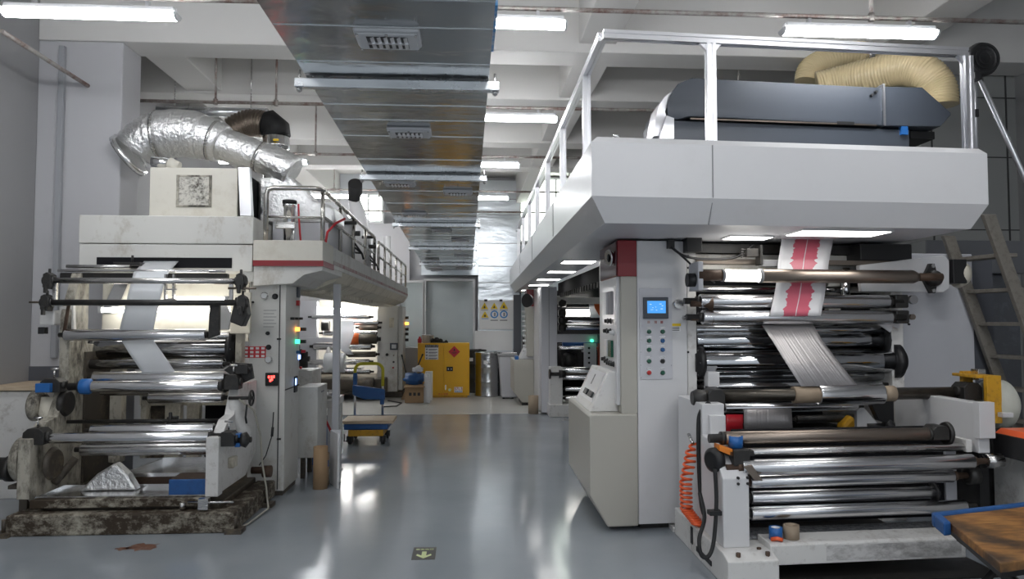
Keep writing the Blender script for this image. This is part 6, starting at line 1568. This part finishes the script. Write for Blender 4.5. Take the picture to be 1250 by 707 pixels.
def drum(px, Y, r, h, label, m='drumsteel'):
    a = at(px, 480, Y); t = thing('steel_drum', (a.x, Y, 0), label, 'drum')
    prof = [(0, r * .97), (.0, r), (.02, r), (.03, r * .975), (.30, r * .975), (.32, r), (.34, r), (.36, r * .975), (.64, r * .975), (.66, r), (.68, r), (.70, r * .975)]
    for k in range(3): prof += [(.76 + .05 * k, r * .975), (.775 + .05 * k, r * .99), (.79 + .05 * k, r * .975)]
    prof += [(.96, r * .975), (.98, r), (1, r), (1, r * .95), (.985, r * .93), (.985, 0)]
    b = MB().prof((a.x, Y, 0), (a.x, Y, h), prof, 36).build('drum_shell', M[m], t)
    MB().cyl((a.x + r * .5, Y - r * .4, h * .985), (a.x + r * .5, Y - r * .4, h + .02), .03, n=12).build('bung', M['blackm'], t)
    MB().box(a.x - r * .35, a.x - r * .05, Y - r * 1.0, Y - r * .985 + .03, h * .74, h * .82).build('drum_label', M['paper'], t)
drum(596, 14.9, .285, .90, 'silver steel drum standing right of the yellow cabinet')
drum(578, 15.75, .285, .92, 'dark silver drum half hidden behind the yellow cabinet', 'blackm')
q = at(613, 425, 15.4)
o = MB().box(q.x - .35, q.x + .35, 15.85, 16.25, 0, .85).build('steel_bin', M['sheetmetal'], None, .01); tag(o, 'bright steel bin behind the silver drum', 'bin')
q = at(620, 460, 13.95)
def sack():
    q = at(619.5, 460, 14.0)
    t = thing('waste_bin', (q.x, 14.0, 0), 'grey plastic waste bin between the silver drum and the far console', 'bin')
    MB().prism([(q.x - .10, .03), (q.x + .2, .03), (q.x + .2, .86), (q.x - .16, .86)], 'y', 14.2, 14.7).build('bin_body', M['greywhite'], t, .02)
    MB().box(q.x - .18, q.x + .22, 14.18, 14.72, .84, .88).build('bin_rim', M['inkgrey'], t, .01)
    MB().cyl((q.x - .08, 14.3, .035), (q.x - .04, 14.3, .035), .035).cyl((q.x + .1, 14.3, .035), (q.x + .14, 14.3, .035), .035).build('bin_wheel', M['rubber'], t)
sack()
# carton with blue and white bags, sticks
def carton():
    Y = 13.6
    a = at(494, 478, Y); b = at(517, 493, Y)
    t = thing('carton_box', ((a.x + b.x) / 2, Y + .2, 0), 'brown carton on the floor left of the yellow cabinet, topped by a blue bag', 'box')
    X0, X1 = a.x, b.x
    MB().box(X0, X1, Y, Y + .4, .005, .34).build('carton_body', M['carton'], t, .006)
    f = MB().add([(X0, Y, .34), (X1, Y, .34), (X1 + .03, Y - .08, .31), (X0 - .02, Y - .08, .31), (X0, Y, .335), (X1, Y, .335), (X1 + .03, Y - .08, .305), (X0 - .02, Y - .08, .305)], [(0, 1, 2, 3), (4, 5, 6, 7), (0, 1, 5, 4), (1, 2, 6, 5), (2, 3, 7, 6), (3, 0, 4, 7)])
    f.build('flap', M['carton'], t)
    l = MB()
    for k in range(3): l.box(X0 + .08 + .08 * k, X0 + .13 + .08 * k, Y - .002, Y, .14, .20)
    l.build('printed_marks', M['ink'], t)
    def bag(cx, cy, cz, sx, sy, sz, m, label, seed):
        bm = bmesh.new(); bmesh.ops.create_icosphere(bm, subdivisions=3, radius=1); rnd = random.Random(seed)
        ph = [rnd.uniform(0, 6) for _ in range(6)]
        vs_ = []
        for v in bm.verts:
            c = v.co; k = 1 + .16 * math.sin(5 * c.x + ph[0]) * math.sin(4 * c.y + ph[1]) + .10 * math.sin(9 * c.z + ph[2]) + .06 * math.sin(14 * c.x + 11 * c.z + ph[3])
            vs_.append((cx + c.x * sx * k, cy + c.y * sy * k, cz + max(-.75, c.z) * sz * k))
        fs = [[w_.index for w_ in f_.verts] for f_ in bm.faces]; bm.free()
        tag(MB().add(vs_, fs, True).build('plastic_bag', M[m]), label, 'bag')
    xm = (X0 + X1) / 2
    bag(xm - .02, Y + .2, .44, .20, .18, .13, 'blue', 'blue plastic bag stuffed on top of the carton', 3)
    bag(xm + .06, Y + .2, .62, .10, .09, .07, 'plastic_bag', 'small white plastic bag on top of the blue bag', 5)
    bag(X1 + .06, Y + .06, .24, .07, .08, .31, 'plastic_bag', 'white plastic bag hanging against the right side of the carton', 8)
    o = MB().box(X1 + .0, X1 + .14, Y + .45, Y + .65, 0, .56).build('white_carton', M['paper'], None, .006); tag(o, 'white carton box behind the brown carton, in front of the yellow cabinet', 'box')
carton()
def stick(p, q, label):
    t = MB().tube([p, q], .014, 8).cyl(q, Vector(q) + (Vector(q) - Vector(p)).normalized() * .05, .018, n=8).build('broom_stick', M['blackm']); tag(t, label, 'broom')
    d = Vector(p)
    MB().prism([(d.x - .1, 0.0), (d.x + .1, 0.0), (d.x + .03, d.z + .04), (d.x - .03, d.z + .04)], 'y', d.y - .03, d.y + .03).build('broom_head', M['carton'], t)
a = at(499, 470, 14.25); b = at(515, 435, 14.35); stick((a.x - .05, 14.25, .12), tuple(b), 'dark broom handle leaning right against the yellow cabinet')
a = at(502, 465, 14.1); b = at(491, 436, 14.2); stick((a.x, 14.1, .12), tuple(b), 'dark broom handle leaning left against the far cream cabinet')
q = at(500, 440, 15.2)
o = MB().box(q.x - .3, q.x + .18, 15.3, 15.8, 0, .98).build('grey_cabinet', M['greywhite'], None, .006); tag(o, 'low grey cabinet behind the brown carton', 'cabinet')

# ---------------------------------------------------------------- warning board on the cladding
def board():
    Y = 16.40
    p = at(585, 367, Y); q = at(630, 402, Y)
    t = thing('warning_board', ((p.x + q.x) / 2, Y, q.z), 'white board with yellow triangle warnings and blue ring signs on the silver wall', 'sign')
    MB().box(p.x, q.x, Y, Y + .03, q.z, p.z).build('board_sheet', M['paper'], t, .004)
    def tri(px, py, s_):
        c = at(px, py, Y); n = 3
        def T(k): return [(c.x - .866 * k, c.z - .5 * k), (c.x + .866 * k, c.z - .5 * k), (c.x, c.z + k)]
        o = MB().prism(T(s_), 'y', Y - .004, Y).build('warning_triangle', M['signyellow'], t)
        d = MB().prism([(c.x - .25 * s_, c.z - .3 * s_), (c.x + .25 * s_, c.z - .3 * s_), (c.x + .15 * s_, c.z + .05 * s_), (c.x, c.z + .35 * s_), (c.x - .15 * s_, c.z + .05 * s_)], 'y', Y - .006, Y - .004).build('warning_symbol', M['ink'], o)
        MB().box(c.x - .8 * s_, c.x + .8 * s_, Y - .003, Y, c.z - .8 * s_, c.z - .66 * s_).build('caption_bar', M['signblue'] if py > 380 else M['inkgrey'], o)
    tri(591.5, 374.8, .10); tri(603.3, 374.6, .095); tri(615, 374.2, .115); tri(592, 385.2, .10)
    for px in (603.5, 615):
        c = at(px, 383.8, Y); r = .09
        o = MB().prof((c.x, Y, c.z), (c.x, Y - .004, c.z), [(0, r), (1, r), (1, r * .68), (0, r * .68)], 26, caps=False).build('blue_ring', M['signblue'], t)
        MB().box(c.x - .012, c.x + .03, Y - .004, Y, c.z - .045, c.z + .04).build('ring_symbol', M['inkgrey'], o)
        MB().box(c.x - r, c.x + r * .9, Y - .003, Y, c.z - .15, c.z - .125).build('caption_bar', M['inkgrey'], o)
    for px in (593, 611.5):
        c = at(px, 366.5, Y); MB().box(c.x - .035, c.x + .035, Y - .02, Y + .03, p.z - .02, p.z + .03).build('hanger_clip', M['black'], t)
board()
q = at(602, 408, 16.4)
o = MB().box(q.x - .42, q.x + .45, 16.41, 16.44, at(600, 428, 16.4).z, at(600, 404, 16.4).z).build('notice_sheet', M['paper']); tag(o, 'plain white sheet below the warning board on the silver wall', 'sign')

# ---------------------------------------------------------------- far machine of the right line
def far_right():
    t = thing('printing_machine', rloc(2.0, 12.5), 'far white printing machine with orange film, on the right beyond the near console', 'machine')
    Y = 11.85
    P = lambda px, py, y=Y: at(px, py, y)
    a = P(661, 360); b = P(680, 360)
    MB().box(a.x, b.x, Y, Y + 1.4, .03, 2.12).build('side_frame', M['greywhite'], t, .006)
    MB().box(a.x + .12, a.x + .13, Y - .004, Y, .05, 2.1).build('frame_joint', M['inkgrey'], t)
    bb = MB()
    # front stand
    c = P(672, 505, 11.55); d = P(687, 505, 11.55)
    MB().box(c.x, d.x, 11.55, 11.85, .08, .80).build('front_stand', M['white_worn'], t, .01)
    MB().box(c.x - .02, d.x + .6, 11.5, 11.95, 0, .20).build('front_foot', M['white_worn'], t, .01)
    e = P(747, 360)
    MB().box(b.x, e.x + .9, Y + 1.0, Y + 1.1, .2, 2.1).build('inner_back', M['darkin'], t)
    MB().box(b.x, e.x + .9, Y + .02, Y + .12, P(700, 418).z, P(700, 408).z).build('cross_beam', M['greywhite'], t, .005)
    MB().box(e.x - .25, e.x + .5, Y - .02, Y + .02, P(740, 419).z, P(740, 408).z).build('green_glass', plain('dark_green_panel', (.12, .22, .20), .2), t)
    q = P(722.5, 416); MB().cyl((q.x, Y - .04, q.z), (q.x, Y + .03, q.z), .025, n=12).build('green_lamp', M['ledgreen'], t)
    MB().box(b.x, e.x + .9, Y + .05, Y + .25, P(700, 371).z, P(700, 361).z).build('top_beam', M['oldwhite'], t, .005)
    for py, r, m, x0 in ((373, .035, 'black', 684), (389, .035, 'black', 688), (392, .03, 'chrome', 688), (399, .05, 'aluroll', 690), (425, .035, 'chrome', 682), (452, .05, 'chrome', 684), (461, .045, 'aluroll', 686), (475, .04, 'aluroll', 690), (486, .05, 'steel', 690)):
        f = Y + .2 if py < 440 else Y - .1
        p = at(x0, py, f); roller(t, (p.x, f, p.z), (e.x + .6, f, p.z), r, m, .06)
    for py in (370, 382, 391, 400):
        p = at(685, py, Y + .1); MB().prof((p.x - .05, Y + .1, p.z), (p.x + .08, Y + .1, p.z), [(0, .05), (.4, .08), (1, .06)], 16).build('bearing_housing', M['blackm'], t)
    p = at(672, 457, 11.5); MB().prof((p.x - .02, 11.55, p.z), (p.x + .25, 11.55, p.z), [(0, .08), (.1, .08), (.1, .03), (.6, .03), (.6, .07), (1, .05)], 18).build('hand_wheel', M['blackm'], t)
    p = at(690, 383, Y + .4); q = at(719, 383, Y + .4); MB().cyl((p.x, Y + .4, p.z), (q.x, Y + .4, p.z), .075, n=18).build('work_lamp', M['worklamp'], t)
    p = at(697, 430, Y + .5)
    MB().box(p.x - .2, p.x + .3, Y + .35, Y + .8, p.z - .3, p.z + .15).build('ink_station', M['blackm'], t, .02)
    MB().prof((p.x - .16, Y + .3, p.z - .12), (p.x + .05, Y + .3, p.z - .12), [(0, .1), (.4, .15), (1, .1)], 20).build('gear_wheel', M['blackm'], t)
    MB().box(p.x - .18, p.x + .45, Y + .2, Y + .34, p.z + .1, p.z + .18).build('doctor_blade', M['blue'], t, .006)
    MB().box(p.x - .2, p.x + .5, Y + .4, Y + .9, p.z - .45, p.z - .32).build('ink_tray', M['bronze'], t)
    s = at(713, 440, Y + .05); s2 = at(728, 440, Y + .05); MB().box(s.x, s2.x, Y + .03, Y + .1, at(713, 450, Y).z, at(713, 419, Y).z).build('white_plate', M['greywhite'], t, .004)
    ho = MB()
    for py in (425, 431, 437, 443): h = at(719, py, Y + .03); ho.cyl((h.x, Y + .02, h.z), (h.x, Y + .035, h.z), .02, n=10)
    ho.pieces('plate_hole', M['black'], t)
    s = at(730, 440, Y + .05); MB().box(s.x, s.x + .14, Y + .02, Y + .1, at(713, 452, Y).z, at(713, 419, Y).z).build('red_plate', plain('rust_red', (.35, .06, .03), .4), t)
far_right()
def fr(pa, pb, Y): return (at(*pa, Y), at(*pb, Y))
w = MB().sheet([fr((724, 366), (748, 366), 11.98), fr((726, 376), (752, 376), 11.97), fr((733, 388), (758, 388), 11.96)])
tag(w.build('film_web', M['orangefilm']), 'orange film web on the far right machine, upper stretch', 'film')
w = MB().sheet([fr((718, 366), (725, 366), 12.0), fr((721, 388), (733, 388), 11.99)])
tag(w.build('film_web', M['filmlit']), 'white film edge left of the orange film on the far right machine', 'film')
w = MB().sheet([fr((708, 420), (718, 420), 12.1), fr((710, 430), (720, 430), 12.08)]); tag(w.build('film_web', M['filmlit']), 'small white film strip below the cross beam of the far right machine', 'film')
o = MB().box(1.45, 3.2, 7.6, 11.4, 1.98, 2.16)
rb = MB()
t = thing('drying_oven', (2.3, 9.5, 1.98), 'black ribbed drying tunnel under the right walkway, between the machines', 'oven')
o.build('oven_case', M['darkin'], t, .01)
for k in range(18): rb.box(1.44, 3.2, 7.65 + .2 * k, 7.68 + .2 * k, 1.92, 1.985)
rb.pieces('oven_rib', M['blackm'], t)
for x in (2.9,): MB().box(x, x + .1, 7.65, 7.75, 0, 1.98).box(x, x + .1, 11.2, 11.3, 0, 1.98).box(1.62, 1.70, 7.65, 7.72, 0, 1.98).build('oven_leg', M['blackm'], t)

def far_console():
    t = thing('control_console', (1.15, 13.4, 0), 'far beige and white control console at the end of the right walkway', 'console')
    Y = 13.1
    P = lambda px, py, y=Y: at(px, py, y)
    a = P(650, 440); b = P(662, 440)
    MB().box(P(651, 0).x, P(667, 0).x, Y - .9, Y + .2, .03, 2.12).build('cabinet_body', M['white'], t, .006)
    x0 = P(642.5, 0).x; x1 = P(651, 0).x
    MB().box(x0, x1, Y - .02, Y + .5, .9, 1.82).build('beige_column', M['beige'], t, .006)
    MB().box(x0, x1, Y - .03, Y + .5, 1.82, 2.13).build('red_hood', M['red'], t, .004)
    MB().prism([(P(627, 0).x, .25), (P(627, 0).x, .84), (x1, .84), (x1, .06), (P(637, 0).x, .06)], 'y', Y - .03, Y + 1.0).build('desk_body', M['beige'], t, .01)
    MB().box(P(637, 0).x, x1, Y + .05, Y + .9, 0, .06).build('plinth', M['blackm'], t)
    MB().prism([(P(636, 0).x, .845), (x1, .845), (x1, 1.13), (P(645, 0).x, 1.13)], 'y', Y + .05, Y + .8).build('sloped_desk', M['white'], t, .006)
    MB().box(P(629, 0).x, P(633, 0).x, Y, Y + .3, .84, .90).build('blue_box', M['bluetape'], t)
    q = at(651, 367, Y - .9); 
    q = at(650, 367, 12.2)
    MB().prof((q.x - .03, 12.25, q.z), (q.x - .10, 12.18, q.z), [(0, .05), (.3, .10), (1, .12)], 20).build('alarm_bell', M['black'], t)
    sw = MB()
    for k in range(9): sw.cyl((x0, Y + .1 + .03 * k, 1.0 + .09 * k), (x0 - .06, Y + .1 + .03 * k, 1.0 + .09 * k), .022, n=8)
    sw.pieces('switch', M['dial'], t)
far_console()
q = at(638, 425, 15.0)
o = MB().box(q.x - .02, q.x + .25, 14.6, 15.0, 0, 1.25).build('dark_rack', M['black'], None, .01); tag(o, 'dark rack standing behind the far console', 'rack')

# ---------------------------------------------------------------- left edge
t = thing('work_bench', (-3.95, 6.9, 0), 'white cabinet bench with a wooden top at the left edge, against the wall', 'bench')
MB().box(-4.14, -3.775, 6.55, 7.03, 0.0, .93).build('cabinet_body', M['white_worn'], t, .006)
MB().box(-4.145, -3.76, 6.52, 7.035, .94, .985).build('wooden_top', M['plywood'], t, .004)
MB().box(-4.13, -3.79, 6.56, 7.03, .93, .94).build('dark_gap', M['seam'], t)
# ---------------------------------------------------------------- floor marks
p = [atz(502, 683, .002), atz(531, 683, .002), atz(534, 669, .002), atz(507, 669, .002)]
t = thing('floor_sticker', sum(p, Vector((0, 0, 0))) / 4 - Vector((0, 0, .002)), 'dark floor sticker with a pale green arrow on the aisle', 'sign')
X0, X1 = -.345, -.18
y0, y1 = atz(516, 683.5, 0).y, atz(516, 668.5, 0).y
x0 = atz(502, 683, 0).x; x1 = atz(531, 683, 0).x
MB().box(x0, x1, y0, y1, .0005, .002).build('sticker_sheet', M['stickergrey'], t)
cx, W, H = (x0 + x1) / 2, x1 - x0, y1 - y0
ar = MB().prism([(cx - W * .10, y0 + H * .62), (cx - W * .10, y0 + H * .30), (cx - W * .29, y0 + H * .42), (cx - W * .33, y0 + H * .32), (cx, y0 + H * .08), (cx + W * .33, y0 + H * .32), (cx + W * .29, y0 + H * .42), (cx + W * .10, y0 + H * .30), (cx + W * .10, y0 + H * .62)], 'z', .002, .003)
ar.build('arrow', M['glow'], t)
text('安全出口', 'sticker_words', W * .2, M['glow'], t, (cx, y0 + H * .80, .0024), (1, 0, 0), (0, 1, 0))
rng = random.Random(4)
for (px, py, r, lab) in ((175, 668, .075, 'rust brown stain on the floor in front of the left machine'), (150, 670, .035, 'small rust brown spot left of the bigger floor stain')):
    c = atz(px, py, 0); m = MB(); n = 22
    m.prism([(c.x + r * (1 + .35 * rng.uniform(-1, 1)) * math.cos(2 * PI * k / n) * 1.3, c.y + r * (1 + .35 * rng.uniform(-1, 1)) * math.sin(2 * PI * k / n)) for k in range(n)], 'z', .0004, .0014)
    o = m.build('rust_stain', paint('rust_stain', (.17, .075, .045), .6, .6, (.25, .2, .17), 12)); tag(o, lab, 'stain')
# hoses lying by the far left machine
q = at(478, 495, 13.6)
o = MB().tube([at(440, 500, 13.6) * 1, Vector((q.x - .1, 12.9, .02)), Vector((q.x + .15, 13.0, .02)), Vector((q.x + .2, 13.5, .02)), Vector((q.x - .1, 13.9, .02))][1:], .012, 6).build('floor_cable', M['rubber']); tag(o, 'black cable looped on the floor beyond the trolley', 'cable')
